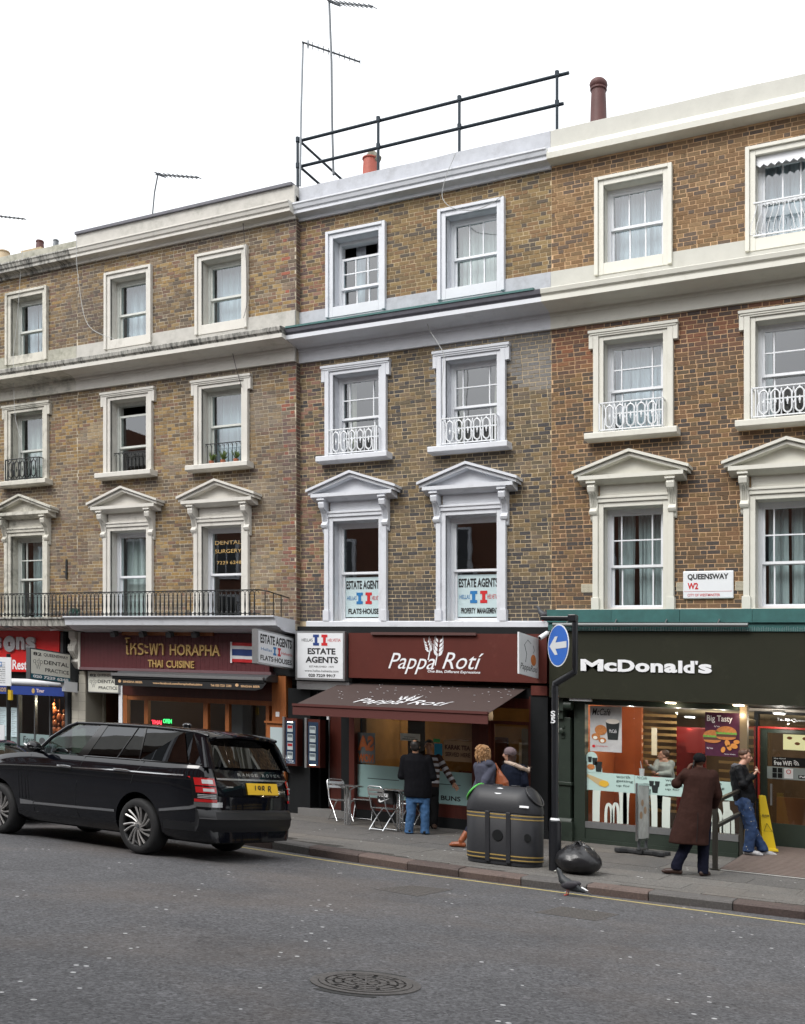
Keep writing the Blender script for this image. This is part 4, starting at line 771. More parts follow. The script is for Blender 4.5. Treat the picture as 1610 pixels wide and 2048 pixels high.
t = thing('tea_poster', 'kraft poster advertising tea in the cafe window', 'poster', (-9.3, -.01, 1.64)); part(t, 'sheet', mat('kraft_paper', (.46, .31, .19), .7, var=.12, scale=9), (-9.64, -9.04, -.008, -.002, 1.63, 2.02)); m = MB(); T(m, 'KARAK TEA', -9.61, -9.08, 1.85, 1.94, -.008, bold=.04); T(m, 'SERVED HERE', -9.60, -9.08, 1.72, 1.80, -.008, bold=.03); m.build('lettering', mat('brown_print', (.09, .03, .02), .6), t)
t = thing('notice', 'cream paper notice behind the two talking men in the cafe window', 'notice', (-10.3, 0, 1.97)); part(t, 'sheet', CREAMS, (-10.58, -10.15, -.006, -.001, 1.97, 2.11)); m = MB(); T(m, 'TEMPORARY', -10.5, -10.25, 2.03, 2.05, -.006); T(m, 'OPENING HOURS', -10.55, -10.2, 1.99, 2.01, -.006, bold=.03); m.build('lettering', BLACKT, t)
part(thing('blue_sheet', 'bright blue sheet in the cafe window beside the tea poster', 'sheet', (-9.75, 0, 1.7)), 'sheet', mat('bright_blue_paper', (.02, .3, .5), .6), (-9.84, -9.67, -.006, -.001, 1.72, 1.95)); part(thing('green_sheet', 'small green sticker above the blue sheet in the cafe window', 'sticker', (-9.75, 0, 1.96)), 'sheet', mat('green_paper', (.05, .4, .12), .6), (-9.86, -9.72, -.006, -.001, 1.97, 2.04))
t = thing('projecting_sign', 'white projecting cafe sign with an orange bun near the security camera', 'sign', (-7.63, -.6, 3.3)); part(t, 'panel', GREYS, (-7.66, -7.63, -1.08, -.2, 3.22, 3.94)); m = MB(); text_into(m, 'PappaRoti', (-7.63, -1.03, 3.28), (0, 1, 0), Z3, .78, .14, (.003, 0, 0), shear=.3)
m.build('lettering', BLACKT, t); m = MB(); m.ball((-7.626, -.44, 3.52), (.004, .12, .1), 16, 9); m.build('bun_picture', mat('bun_orange', (.6, .2, .06), .5, var=.3, scale=14), t)
m = MB(); m.tube([(-7.626, -.8, 3.45), (-7.626, -.75, 3.6), (-7.626, -.85, 3.75), (-7.626, -.7, 3.85), (-7.626, -.55, 3.8)], .004, 4); m.tube([(-7.626, -.45, 3.64), (-7.626, -.4, 3.7), (-7.626, -.46, 3.78)], .003, 4); m.build('line_drawing', BLACKT, t)
# --- estate agents lettering on first-floor panes
for c, s, tail_ in ((cB[0], 'FLATS\u00b7HOUSES', 'left'), (cB[1], 'PROPERTY  MANAGEMENT', 'right')):
    t = thing('window_poster', 'pale estate agents poster in the %s first floor window, last word %s' % (tail_, s.replace(chr(183), ' ').split()[-1].lower()), 'poster', (c, .25, 4.4)); y = .262; part(t, 'sheet', mat('pale_blue_poster', (.5, .62, .64), .5), (c - .42, c + .42, y, y + .004, 4.40, 5.20)); m = MB(); T(m, 'ESTATE AGENTS', c - .40, c + .42, 4.96, 5.13, y - .003, bold=.03); T(m, s, c - .35, c + .42, 4.46, 4.57, y - .003, bold=.03); m.build('lettering', BLACKT, t)
    m = MB(); hh(m, c + .02, 4.66, 1.05, (0, y, 0), (0, -.005, 0)); m.build('emblem', [BLUET, REDT], t); m = MB(); T(m, 'HELLAS', c - .38, c - .16, 4.74, 4.82, y - .003); m.build('blue_lettering', BLUET, t); m = MB(); T(m, 'HELVETIA', c + .2, c + .42, 4.74, 4.82, y - .003); m.build('red_lettering', REDT, t)
m = MB(); T(m, 'DENTAL', cA[1] - .35, cA[1] + .35, 5.92, 6.0, yA + .2); T(m, 'SURGERY', cA[1] - .35, cA[1] + .35, 5.74, 5.82, yA + .2); T(m, '7229 6248', cA[1] - .3, cA[1] + .35, 5.5, 5.57, yA + .2); t = one('pane_lettering', m, GOLD, 'faint gold dental surgery lettering on the first floor pane by the seam', 'lettering', (cA[1], yA + .2, 5.7))
# --- dark green shop at the right
fs = thing('burger_fascia_sign', 'long dark olive fascia with bold white letters', 'sign', (-3.5, -.35, 2.88)); part(fs, 'board', OLIVE, (-7.36, .9, -.36, .2, 2.88, 4.05))
m = MB(); bx = [(-6.77, -6.34), (-6.33, -6.09), (-6.07, -5.76), (-5.75, -5.49), (-5.47, -5.25), (-5.23, -5.0), (-4.98, -4.91), (-4.89, -4.70), (-4.685, -4.64), (-4.63, -4.40)]
zs = .205
for s, (x0, x1), h in zip("McDonald's", bx, (1, .76, 1, .76, .76, .76, 1, 1, .3, .76)):
    zb = 3.36 if s != "'" else 3.36 + .7 * zs; k = (-4.50 + 6.77) / (-4.40 + 6.77)
    text_into(m, s, (-6.77 + (x0 + 6.77) * k, -.36, zb), X, Z3, (x1 - x0) * k, zs * h, (0, -.02, 0), bold=.04, thick=.02)
par_ = fs; letters(m, 'letter', WHITE, fs)
part(hC, 'copper_apron', COPPER, *[(-7.38 + i * 1.18, -7.38 + (i + 1) * 1.18 - .006, -.42 - .003 * (i % 2), .02, 4.2, 4.42) for i in range(7)])
part(hC, 'gutter_box', COPPER, (-7.37, .9, -.38, .02, 4.06, 4.2)); m = MB(); m.tube([(-7.25, -.46, 4.15), (-3.9, -.46, 4.15)], .035, 8)
for i in range(4): m.tube([(-7.0 + i * .87, -.47, 4.16), (-6.97 + i * .87, -.44, 4.25)], .012, 5)
m.build('awning_roller', mat('grey_roller', (.12, .13, .13), .4), hC)
m = MB()
for i in range(300): x = -7.3 + i * .0275; m.box(x, x + .004, -.43 + random.uniform(-.01, .01), -.425, 4.055, 4.12 + random.uniform(-.012, .012))
m.build('bird_spikes', STEEL, hC, kind='stuff')
# pilaster with console, window frame, riser
m = MB(); m.box(-7.30, -7.05, -.14, .15, .75, 2.55); m.box(-7.33, -7.0, -.18, .15, .3, .70); m.prof([(.15, .70), (-.18, .70), (-.14, .76), (.15, .76)], -7.32, -7.02); m.box(-7.32, -7.02, -.17, .15, 1.34, 1.40); m.build('pilaster', GREENP, hC, bevel=.008)
m = MB(); m.box(-7.31, -7.14, -.26, .1, 2.66, 2.87); m.box(-7.27, -7.17, -.2, .1, 2.52, 2.66); m.tube([(-7.13, -.2, 2.76), (-6.99, -.2, 2.76)], .09, 12); m.ball((-7.2, -.2, 2.3), (.05, .03, .06), 8, 6)
for z in (2.36, 2.24, 2.18): m.box(-7.22, -7.15, -.16, -.13, z, z + .04)
m.build('console', GREENP, hC, smooth=35)
part(hC, 'shop_frame', GREENP, (-7.0, -6.80, -.08, .1, .40, 2.88), (-6.8, -4.14, -.06, .08, 2.8, 2.88)); part(hC, 'shop_sill', STEEL, (-6.8, -4.14, -.07, .08, .62, .73)); part(hC, 'stall_riser', GREENP, (-7.0, -4.14, -.06, .1, .3, .62), (-7.0, -4.14, -.1, -.06, .3, .42)); part(hC, 'shop_glass', GLASS2, (-6.8, -5.93, .0, .008, .73, 2.8), (-5.925, -4.14, .0, .008, .73, 2.8))
part(hC, 'lit_corner_post', mat('bronze_post', (.2, .15, .09), .4, .3), (-4.12, -4.0, -.06, .06, .36, 2.88)); part(hC, 'side_glass', GLASS2, (-4.06, -4.05, .06, .95, .6, 2.7)); part(hC, 'side_riser', GREENP, (-4.1, -4.02, .06, .98, .3, .6))
ORW = mat('orange_wall', (.55, .13, .03), .5, var=.2, scale=1.5); REDW = mat('deep_red_wall', (.35, .015, .01), .5); room(hC, -6.95, .9, 1.2, 6, .50, 3.0, mat('restaurant_wall', (.10, .06, .035), .6, var=.5, scale=1.2), FLOORD, CEILD)
part(hC, 'orange_wall_panel', ORW, (-6.9, -6.32, 1.7, 1.8, .5, 2.95), (-6.95, -6.85, .1, 1.7, .5, 2.95)); part(hC, 'red_wall_panel', REDW, (-5.85, -5.3, 2.4, 2.5, .5, 2.6), (-5.5, -5.1, 1.8, 1.9, 2.1, 2.55)); part(hC, 'shop_floor', FLOORD, (-7.0, -4.1, .1, 1.2, .4, .5)); part(hC, 'lobby_ceiling', CEILD, (-7.0, .9, .2, 1.2, 2.86, 3.0))
for k in range(16):
    z = .95 + k * .12; part(hC, 'shutter_slat', mat('ochre_slat', (.4, .24, .08), .5) if k == 0 else bpy.data.materials['ochre_slat'], (-6.4, -5.75, 2.0, 2.06, z, z + .05))  # slats in one plain ochre colour
for k in range(9): z = 1.3 + k * .16; part(hC, 'shelf_bar', bpy.data.materials['ochre_slat'], (-4.95, -4.2, 2.0, 2.06, z, z + .05))
part(hC, 'window_counter', mat('counter_top', (.1, .06, .05), .3), (-6.8, -4.4, .25, .6, 1.50, 1.55)); part(hC, 'lamp_shade', mat('white_glass_shade', (.5, .45, .35), .5, emit=(1, .8, .5), estr=.3), (-5.98, -5.9, 1.2, 1.28, 2.0, 2.5))
for i, (u, z, y) in enumerate(((-5.29, 2.86, -.2), (-4.15, 2.86, -.2), (-5.17, 2.84, .5), (-6.0, 2.84, .5), (-4.41, 2.84, .5), (-4.96, 2.75, 1.8), (-3.5, 2.80, .6))):
    x, _ = Q(u, z, y); t = thing('downlight', 'lit round ceiling lamp ' + ('under the olive fascia above the burger window centre', 'under the olive fascia beside the bronze corner post', 'inside the burger window above the seated diner', 'inside the burger window above the orange wall', 'inside the burger window above the burger poster', 'deep inside the burger shop near the red panel', 'over the glass door at the right')[i], 'lamp', (x, y, z), 'downlights of the green shop'); m = MB(); m.lathe([(.09, 0), (.09, .012)], x, y, 14, cz=z + .0); m.build('lens', LAMPW if i < 2 else LAMPC, t); m = MB(); m.lathe([(.11, .014), (.11, .02)], x, y, 14, cz=z); m.build('rim', STEEL, t); glow('downlight_glow', (x, y, z - .15), 9 if i > 1 else 2.5, (1, .86, .65) if i < 2 else (1, .95, .85), .08)
for x in (-5.5, -3.2): glow('kitchen_glow', (x, 4.0, 2.5), 30, (1, .8, .5), .3)
part(thing('wall_light_fitting', 'grey strip fitting under the left end of the dark olive fascia', 'fitting', (-6.8, -.2, 2.85)), 'fitting', SASH_W, (-7.0, -6.62, -.32, -.2, 2.84, 2.878))
# films: mint band, arches
FILMW = mat('white_film', (.62, .68, .62), .5)
m = MB(); m.box(-6.79, -5.925, -.006, -.001, 1.29, 1.61); m.build('window_film', MINT2, hC); m = MB(); m.box(-5.92, -4.16, -.006, -.001, 1.29, 1.60); m.build('window_film', MINT2, hC)
m = MB()
for x in (-6.25, -5.38, -4.68): 
    for j, s in enumerate(('worth', 'getting', 'up for')): T(m, s, x, x + (.25, .30, .25)[j], 1.535 - j * .08, 1.585 - j * .08 + (.0 if j != 1 else .0), -.006, bold=.01)
T(m, 'McCaf\u00e9', -5.88, -5.7, 1.54, 1.59, -.006, shear=.3); m.build('film_lettering', mat('dark_green_print', (.02, .05, .045), .5), hC)
CUP = mat('cup_black', (.02, .025, .025), .4); SND = mat('wrap_tan', (.5, .38, .2), .6); BUN = mat('bun_brown', (.45, .17, .05), .45, var=.3, scale=30); YLW = mat('egg_yellow', (.7, .42, .04), .5); LET = mat('lettuce_green', (.14, .33, .05), .6, var=.4, scale=40); PAT = mat('patty_brown', (.08, .035, .02), .6)
m = MB()
for cx, z, s in ((-5.72, 1.42, .8), (-5.62, 1.47, .8), (-5.52, 1.47, .8), (-5.56, 1.38, 1.1), (-5.67, 1.33, .7)): m.plate([(cx - .04 * s, z - .05 * s), (cx + .04 * s, z - .05 * s), (cx + .055 * s, z + .07 * s), (cx - .055 * s, z + .07 * s)], -.010 - .001 * s, -.007)
m.build('printed_cups', CUP, hC); m = MB(); m.plate([(-6.79, 1.52), (-6.55, 1.37), (-6.45, 1.35), (-6.38, 1.4), (-6.4, 1.46), (-6.55, 1.5), (-6.78, 1.57)], -.010, -.007); m.build('printed_wrap', SND, hC); m = MB(); m.plate(ell(-6.47, 1.42, .09, .055), -.013, -.0105); m.build('printed_filling', YLW, hC)
def arch(m, x0, x1, zt, w0, w1, z0=.74, y=(-.005, -.001)):
    """one narrow arch of the film between feet x0 and x1"""
    pts, ws = [], []
    for i in range(49): t = math.pi * i / 48; pts.append(((x0 + x1) / 2 - (x1 - x0) / 2 * math.copysign(abs(math.cos(t)) ** .75, math.cos(t)), z0 + (zt - z0) * math.sin(t) ** .62)); ws.append(w0 + (w1 - w0) * math.sin(t))
    ribbon(m, pts, ws, *y, zmax=1.3)
m = MB(); arch(m, -6.62, -6.12, 1.75, .13, .16); arch(m, -6.08, -5.57, 1.75, .10, .14); arch(m, -5.37, -4.9, 1.7, .14, .14); arch(m, -4.9, -4.34, 1.7, .1, .14); m.build('arch_film', FILMW, hC)
m = MB(); arch(m, -6.44, -6.33, 1.06, .05, .05, y=(-.009, -.006)); arch(m, -6.31, -6.21, 1.08, .05, .05, y=(-.009, -.006)); arch(m, -4.57, -4.43, 1.12, .06, .05, y=(-.009, -.006)); arch(m, -4.4, -4.24, 1.12, .06, .05, y=(-.009, -.006)); arch(m, -4.84, -4.72, 1.15, .05, .05, y=(-.009, -.006)); m.build('arch_film', FILMW, hC)
t = thing('coffee_poster', 'pale coffee poster with cup and pastry high in the green shop window', 'poster', (-6.45, -.01, 2.0)); part(t, 'sheet', mat('pale_grey_poster', (.5, .5, .5), .5, var=.25, scale=2.5), (-6.73, -6.15, -.008, -.002, 1.98, 2.78)); m = MB(); T(m, 'McCaf\u00e9', -6.69, -6.35, 2.62, 2.74, -.008, shear=.3, bold=.01); m.build('lettering', BLACKT, t)
m = MB(); m.plate([(-6.40, 2.20), (-6.22, 2.20), (-6.19, 2.50), (-6.44, 2.52)], -.014, -.009); m.build('cup_picture', CUP, t); m = MB(); m.plate(ell(-6.315, 2.52, .125, .045), -.016, -.0145); m.build('cup_foam', mat('foam_white', (.7, .65, .58), .6), t)
m = MB(); T(m, 'McCaf\u00e9', -6.37, -6.24, 2.32, 2.38, -.014); m.build('cup_lettering', WHITE, t); m = MB()
for cx, z, a, b_ in ((-6.53, 2.36, .11, .09), (-6.62, 2.24, .08, .06), (-6.50, 2.18, .07, .05)): m.plate(ell(cx, z, a, b_), -.013 - a * .01, -.009)
m.build('pastry_picture', BUN, t); m = MB(); m.plate(ell(-6.63, 2.22, .04, .03), -.016, -.0145); m.plate(ell(-6.5, 2.17, .035, .03), -.016, -.0145); m.build('cream_picture', CREAMS, t); m = MB(); m.plate(ell(-6.66, 2.07, .03, .025), -.012, -.009); T(m, 'Something new', -6.62, -6.4, 2.06, 2.09, -.008); m.build('red_mark', REDT, t)
t = thing('burger_poster', 'dark purple poster showing two burgers and wedges', 'poster', (-4.4, -.01, 2.0)); part(t, 'sheet', mat('purple_poster', (.06, .012, .035), .4, var=.5, scale=3), (-4.70, -4.13, -.008, -.002, 2.02, 2.75)); m = MB(); T(m, 'Big Tasty', -4.67, -4.25, 2.57, 2.70, -.008, bold=.01); T(m, 'Big Tasty', -4.55, -4.46, 2.5, 2.53, -.008); T(m, 'Big Tasty', -4.67, -4.57, 2.13, 2.16, -.008); T(m, 'Potato Wedges', -4.38, -4.2, 2.05, 2.07, -.008); m.build('lettering', WHITE, t)
for cx, cz, w in ((-4.58, 2.30, .15), (-4.35, 2.36, .17)):
    for nm, mt, pts, d in (('bun_picture', BUN, ell(cx, cz + .06, w, w * .62, 16, 0, 180), 1), ('lettuce_picture', LET, [(cx - w * 1.03 + w * 2.06 * i / 12, cz + .055 + .014 * (i % 2)) for i in range(13)] + [(cx + w, cz + .025), (cx - w, cz + .025)], 2), ('patty_picture', PAT, [(cx - w * .95, cz + .03), (cx - w * .95, cz - .02), (cx + w * .95, cz - .02), (cx + w * .95, cz + .03)], 3), ('bun_picture', BUN, ell(cx, cz - .015, w * .95, .05, 12, 180, 360), 4)): m = MB(); m.plate(pts, -.012 - .0015 * d, -.009); m.build(nm, mt, t)
m = MB()
for cx, cz, r_ in ((-4.30, 2.17, .05), (-4.22, 2.2, .06), (-4.4, 2.13, .05), (-4.33, 2.24, .06), (-4.18, 2.27, .05)): m.plate(ell(cx, cz, r_, r_ * .7, tilt=cx * 9), -.02, -.0185)
m.build('wedges_picture', mat('wedge_orange', (.6, .24, .05), .5), t)
t = thing('cup_display', 'round mint cardboard display with small cups at the left of the window', 'display', (-6.7, -.01, 1.6)); m = MB(); m.plate(ell(-6.7, 1.85, .11, .12), -.010, -.007); m.plate([(-6.79, 1.6), (-6.5, 1.6), (-6.52, 1.75), (-6.7, 1.8), (-6.79, 1.85)], -.009, -.0065); m.build('card', MINT2, t); m = MB()
for cx, cz, s in ((-6.73, 1.83, .6), (-6.64, 1.8, .8), (-6.57, 1.71, 1.1)): m.plate([(cx - .045 * s, cz - .08 * s), (cx + .045 * s, cz - .08 * s), (cx + .06 * s, cz + .08 * s), (cx - .06 * s, cz + .08 * s)], -.014, -.011)
m.build('cups', CUP, t); m = MB(); m.plate(ell(-6.71, 1.7, .07, .05), -.0145, -.012); m.build('muffin', BUN, t)
t = thing('drink_cup', 'white paper cup with straw on the window counter', 'cup', (-5.87, .35, 1.55)); m = MB(); m.lathe([(.035, 0), (.048, .17), (.05, .17), (.05, .18)], -5.9, .35, 12, cz=1.55); m.build('cup', WHITE, t); m = MB(); m.tube([(-5.9, .35, 1.7), (-5.92, .34, 1.86)], .005, 5); m.build('straw', WHITE, t)
for x, c_ in ((-6.35, REDW), (-6.2, WHITE), (-5.72, REDW)): m = MB(); m.box(x, x + .13, .3, .42, 1.55, 1.61); one('food_carton', m, c_, '%s food carton on the window counter%s' % ('red' if c_ is REDW else 'white', ' before the seated diner' if x > -6 else ' near the round cup display'), 'carton', (x, .3, 1.55), bevel=.01)
# seated diner is built with the people.  door bay
k_ = 1.0529
def DQ(u): return u * k_
part(hC, 'door_surround', BLACK, (-4.1, DQ(-3.83), .96, 1.12, .5, 2.9), (DQ(-3.83), .9, .96, 1.12, 2.82, 2.95)); part(hC, 'red_trim', REDW, (DQ(-3.83), DQ(-3.80), .93, .97, 1.35, 2.6), (DQ(-3.80), .9, .93, .97, 2.57, 2.6)); part(hC, 'fanlight', GLASS2, (DQ(-3.74), .8, 1.0, 1.01, 2.65, 2.80)); m = MB(); T(m, '76-78 Queensway', DQ(-3.53), DQ(-2.9), 2.69, 2.76, .995); m.build('number_lettering', SILV, hC)
m = MB(); m.box(DQ(-3.69), DQ(-2.75), 1.0, 1.01, .95, 2.5); dr = m.build('glass_door', GLASS2, hC); m = MB(); m.box(DQ(-3.80), DQ(-3.69), .98, 1.04, .55, 2.56); m.box(DQ(-3.69), DQ(-2.75), .98, 1.04, .55, .95); m.box(DQ(-3.69), DQ(-2.75), .98, 1.04, 2.5, 2.56); m.box(DQ(-2.75), DQ(-2.65), .98, 1.04, .55, 2.56); m.build('door_frame', GREENP, dr)
m = MB(); m.tube([(DQ(-3.62), .95, 1.25), (DQ(-3.62), .95, 1.62)], .018, 8); m.build('handle', STEEL, dr); part(hC, 'shop_glass', GLASS2, (-2.75, .85, 1.0, 1.01, .6, 2.8)); part(hC, 'right_riser', GREENP, (-2.7, .9, .95, 1.05, .3, .6))
bd = thing('door_notice_band', 'grey band of notices with free WiFi panel across the glass door', 'notice', (-3.5, .99, 1.7)); part(bd, 'band', mat('grey_band', (.28, .32, .32), .5), (DQ(-3.69), DQ(-2.75), .985, .99, 1.71, 1.92)); part(bd, 'wifi_panel', BLACK, (DQ(-3.61), DQ(-3.0), .98, .985, 1.93, 2.09)); m = MB(); T(m, 'free WiFi', DQ(-3.58), DQ(-3.3), 1.95, 2.03, .979, bold=.02); T(m, 'the food', DQ(-3.58), DQ(-3.4), 2.055, 2.075, .979)
for r_ in (.03, .055, .08): ribbon(m, [(DQ(-3.27) + r_ * math.cos(R(a)), 1.96 + r_ * math.sin(R(a))) for a in range(0, 100, 15)], .012, .976, .979)
T(m, 'Pull', DQ(-3.18), DQ(-3.08), 1.755, 1.79, .979, bold=.04); m.build('lettering', WHITE, bd)
for i in range(2):
    for j in range(2): part(bd, 'pictogram', BLACK, (DQ(-3.605 + i * .085), DQ(-3.535 + i * .085), .979, .984, 1.73 + j * .092, 1.81 + j * .092))
part(bd, 'no_smoking_notice', WHITE, (DQ(-3.42), DQ(-3.28), .979, .984, 1.73, 1.90)); m = MB(); ribbon(m, [(DQ(-3.35) + .035 * math.cos(R(a)), 1.845 + .035 * math.sin(R(a))) for a in range(0, 361, 24)], .01, .974, .978); m.build('red_ring', REDT, bd); part(bd, 'pull_panel', BLACK, (DQ(-3.2), DQ(-3.05), .98, .984, 1.74, 1.80))
mb_ = thing('menu_board', 'glowing yellow menu board seen through the glass door', 'menu board', (-3.5, 3, 2.3)); x0, z0 = Q(-3.44, 2.19, 3.2); x1, z1 = Q(-2.7, 2.44, 3.2); part(mb_, 'panel', MENUB, (x0, x1, 3.2, 3.25, z0, z1)); m = MB()
for i in range(7): m.ball((x0 + .12 + .14 * i, 3.19, z1 - .07 - .1 * (i % 2)), (.05, .008, .03), 8, 5)
m.build('burger_pictures', BUN, mb_, kind='stuff'); part(hC, 'cream_counter', mat('bronze_counter', (.25, .1, .04), .4), (-3.9, -3.4, 1.9, 2.3, .5, 1.4))
# street name plate and air bricks
t = thing('street_name_plate', 'white street name plate reading Queensway W2 between two windows', 'street sign', (-4.7, -.03, 4.8)); b0, b1 = P(1367, 1143), P(1468, 1195); x0, x1 = b0[0], b1[0]; part(t, 'plate', GREYS, (x0, x1, -.04, -.005, 4.655, 5.12), bevel=.015); m = MB(); T(m, 'QUEENSWAY', x0 + .08, x1 - .08, 4.96, 5.07, -.04, bold=.035); m.build('lettering', BLACKT, t); m = MB(); T(m, 'W2', x0 + .08, x0 + .26, 4.81, 4.92, -.04, bold=.035); T(m, 'CITY OF WESTMINSTER', x0 + .08, x1 - .22, 4.69, 4.735, -.04, bold=.01); m.box(x0 + .02, x1 - .02, -.043, -.0405, 4.772, 4.776); m.build('red_lettering', REDT, t)
for px in (1163, 1353, 1471):
    x0 = U(px); m = MB(); w_ = .21 if px == 1163 else .17; z0 = 4.79
    for i in range(10):
        for a in range(2): pass
    m.box(x0, x0 + w_, -.012, .01, z0, z0 + .145); ab = m.build('air_brick', mat('cream_vent', (.6, .55, .42), .7) if px == 1163 else bpy.data.materials['cream_vent'], hC); m = MB()
    for i in range(8):
        for j in range(6): m.box(x0 + .012 + i * (w_ - .02) / 8, x0 + .022 + i * (w_ - .02) / 8, -.014, -.0125, z0 + .012 + j * .022, z0 + .023 + j * .022)
    m.build('vent_holes', BLACK, ab, kind='stuff')
# ------------------------------------------------------------------ the street
def speckle(name, dark, light, warm, rough=.85, sc=70., wsc=.35, white=.0, wamt=.5, crack=True):
    m = bpy.data.materials.new(name); m.use_nodes = True; n = m.node_tree.nodes; l = m.node_tree.links; b = n['Principled BSDF']; b.inputs['Roughness'].default_value = rough; b.inputs['Specular IOR Level'].default_value = .35
    g = n.new('ShaderNodeNewGeometry'); P_ = g.outputs['Position']
    def noise(s, d=3, r=.6): t = n.new('ShaderNodeTexNoise'); t.inputs['Scale'].default_value = s; t.inputs['Detail'].default_value = d; t.inputs['Roughness'].default_value = r; l.new(P_, t.inputs['Vector']); return t.outputs['Fac']
    def rng(v, a, b_, c=0, d=1): t = n.new('ShaderNodeMapRange'); t.inputs[1].default_value = a; t.inputs[2].default_value = b_; t.inputs[3].default_value = c; t.inputs[4].default_value = d; l.new(v, t.inputs[0]); return t.outputs[0]
    def mix(f, a, b_, bt='MIX'):
        t = n.new('ShaderNodeMix'); t.data_type = 'RGBA'; t.blend_type = bt
        if isinstance(f, float): t.inputs[0].default_value = f
        else: l.new(f, t.inputs[0])
        for i, v in ((6, a), (7, b_)):
            if isinstance(v, tuple): t.inputs[i].default_value = (*v, 1)
            else: l.new(v, t.inputs[i])
        return t.outputs[2]
    n1 = noise(sc, 6, .8); c = mix(rng(n1, .36, .64), dark, light)
    vg = n.new('ShaderNodeTexVoronoi'); vg.inputs['Scale'].default_value = sc * .9; l.new(P_, vg.inputs['Vector']); sep = n.new('ShaderNodeSeparateColor'); l.new(vg.outputs['Color'], sep.inputs[0])
    c = mix(rng(sep.outputs[0], .0, 1, .0, .55), c, mix(sep.outputs[1], tuple(x * .45 for x in dark), tuple(min(1, x * 1.5) for x in light)))
    c = mix(rng(noise(wsc, 5, .6), .45, .62, 0, wamt), c, mix(.6, c, warm))
    c = mix(rng(noise(.9, 6, .7), .3, .7, .0, .35), c, tuple(x * .5 for x in dark))
    v = n.new('ShaderNodeTexVoronoi'); v.inputs['Scale'].default_value = 10; v.inputs['Randomness'].default_value = 1; l.new(P_, v.inputs['Vector'])
    s1 = rng(v.outputs['Distance'], .17, .21, 1, 0); sp = n.new('ShaderNodeSeparateColor'); l.new(v.outputs['Color'], sp.inputs[0]); s2 = rng(sp.outputs[2], .955, .96); mm = n.new('ShaderNodeMath'); mm.operation = 'MULTIPLY'; l.new(s1, mm.inputs[0]); l.new(s2, mm.inputs[1])
    c = mix(mm.outputs[0], c, (.5, .5, .5))
    if crack:
        w = n.new('ShaderNodeTexVoronoi'); w.feature = 'DISTANCE_TO_EDGE'; w.inputs['Scale'].default_value = .28; mp = n.new('ShaderNodeVectorMath'); mp.operation = 'ADD'; nn = n.new('ShaderNodeTexNoise'); nn.inputs['Scale'].default_value = 2.5; nn.inputs['Detail'].default_value = 6; l.new(P_, nn.inputs['Vector']); l.new(P_, mp.inputs[0]); l.new(nn.outputs['Color'], mp.inputs[1]); l.new(mp.outputs[0], w.inputs['Vector'])
        a = rng(w.outputs['Distance'], .0, .004, .8, 0); ms = rng(noise(.5), .52, .6); m2 = n.new('ShaderNodeMath'); m2.operation = 'MULTIPLY'; l.new(a, m2.inputs[0]); l.new(ms, m2.inputs[1]); c = mix(m2.outputs[0], c, (.015, .015, .016))
    l.new(c, b.inputs['Base Color'])
    bp = n.new('ShaderNodeBump'); bp.inputs['Strength'].default_value = .5; bp.inputs['Distance'].default_value = .006; l.new(n1, bp.inputs['Height']); l.new(bp.outputs[0], b.inputs['Normal']); return m
ROADM = speckle('worn_asphalt', (.026, .026, .028), (.16, .158, .165), (.15, .115, .09), sc=42)
PAVM = speckle('grey_paving', (.09, .086, .080), (.19, .18, .168), (.20, .165, .135), sc=60, crack=False, wamt=.6)
PAVD = speckle('dark_paving', (.072, .069, .067), (.15, .145, .14), (.16, .135, .115), sc=60, crack=False)
def sheet(name, x0, x1, y0, y1, z, m, nx=1, kind='structure'):
    b = MB(); b.add([(x0, y0, z), (x1, y0, z), (x1, y1, z), (x0, y1, z)], [(0, 1, 2, 3)]); return b.build(name, m, None, (0, 0, 0), kind=kind)
sheet('ground', -160, 160, -160, 160, -.03, mat('distant_ground', (.07, .07, .068), .9))
road = sheet('road', -120, 120, -17.4, -3.3, 0, ROADM)
KERB = [(-60, -3.55), (-16, -3.6), (-13, -3.75), (-10.7, -4.22), (-9.2, -4.6), (-7.7, -4.88), (-6, -5.03), (-4.4, -4.99), (-2.4, -4.86), (2, -4.7), (60, -4.7)]
def ky(x):
    for (a, b), (c, d) in zip(KERB, KERB[1:]):
        if a <= x <= c: return b + (d - b) * (x - a) / (c - a)
    return -4.7
pv = MB(); xs = [-60 + i * 1. for i in range(121)]; vs = []
for x in xs: y = ky(x) + .15; vs += [(x, y, pav(y) - .012), (x, 1.2, .348)]
pv.add(vs, [(2 * i, 2 * i + 2, 2 * i + 3, 2 * i + 1) for i in range(120)]); pave = pv.build('pavement', mat('joint_sand', (.05, .046, .042), .95), None, (0, 0, 0), kind='structure')
GR = [mat('pink_granite', (.125, .09, .078), .75, var=.35, scale=40, bump=.4, bscale=50, stain=(.05, .04, .035), stain_amt=.9), mat('grey_granite', (.10, .094, .09), .75, var=.35, scale=40, bump=.4, bscale=50, stain=(.05, .045, .04), stain_amt=.9), mat('brown_granite', (.08, .058, .052), .75, var=.4, scale=40, bump=.4, bscale=50, stain=(.04, .03, .03), stain_amt=.9)]
kb = bpy.data.objects.new('kerb', None); C.objects.link(kb); kb['kind'] = 'structure'; WL[kb] = Vector((0, 0, 0))
x = -22.0; i = 0
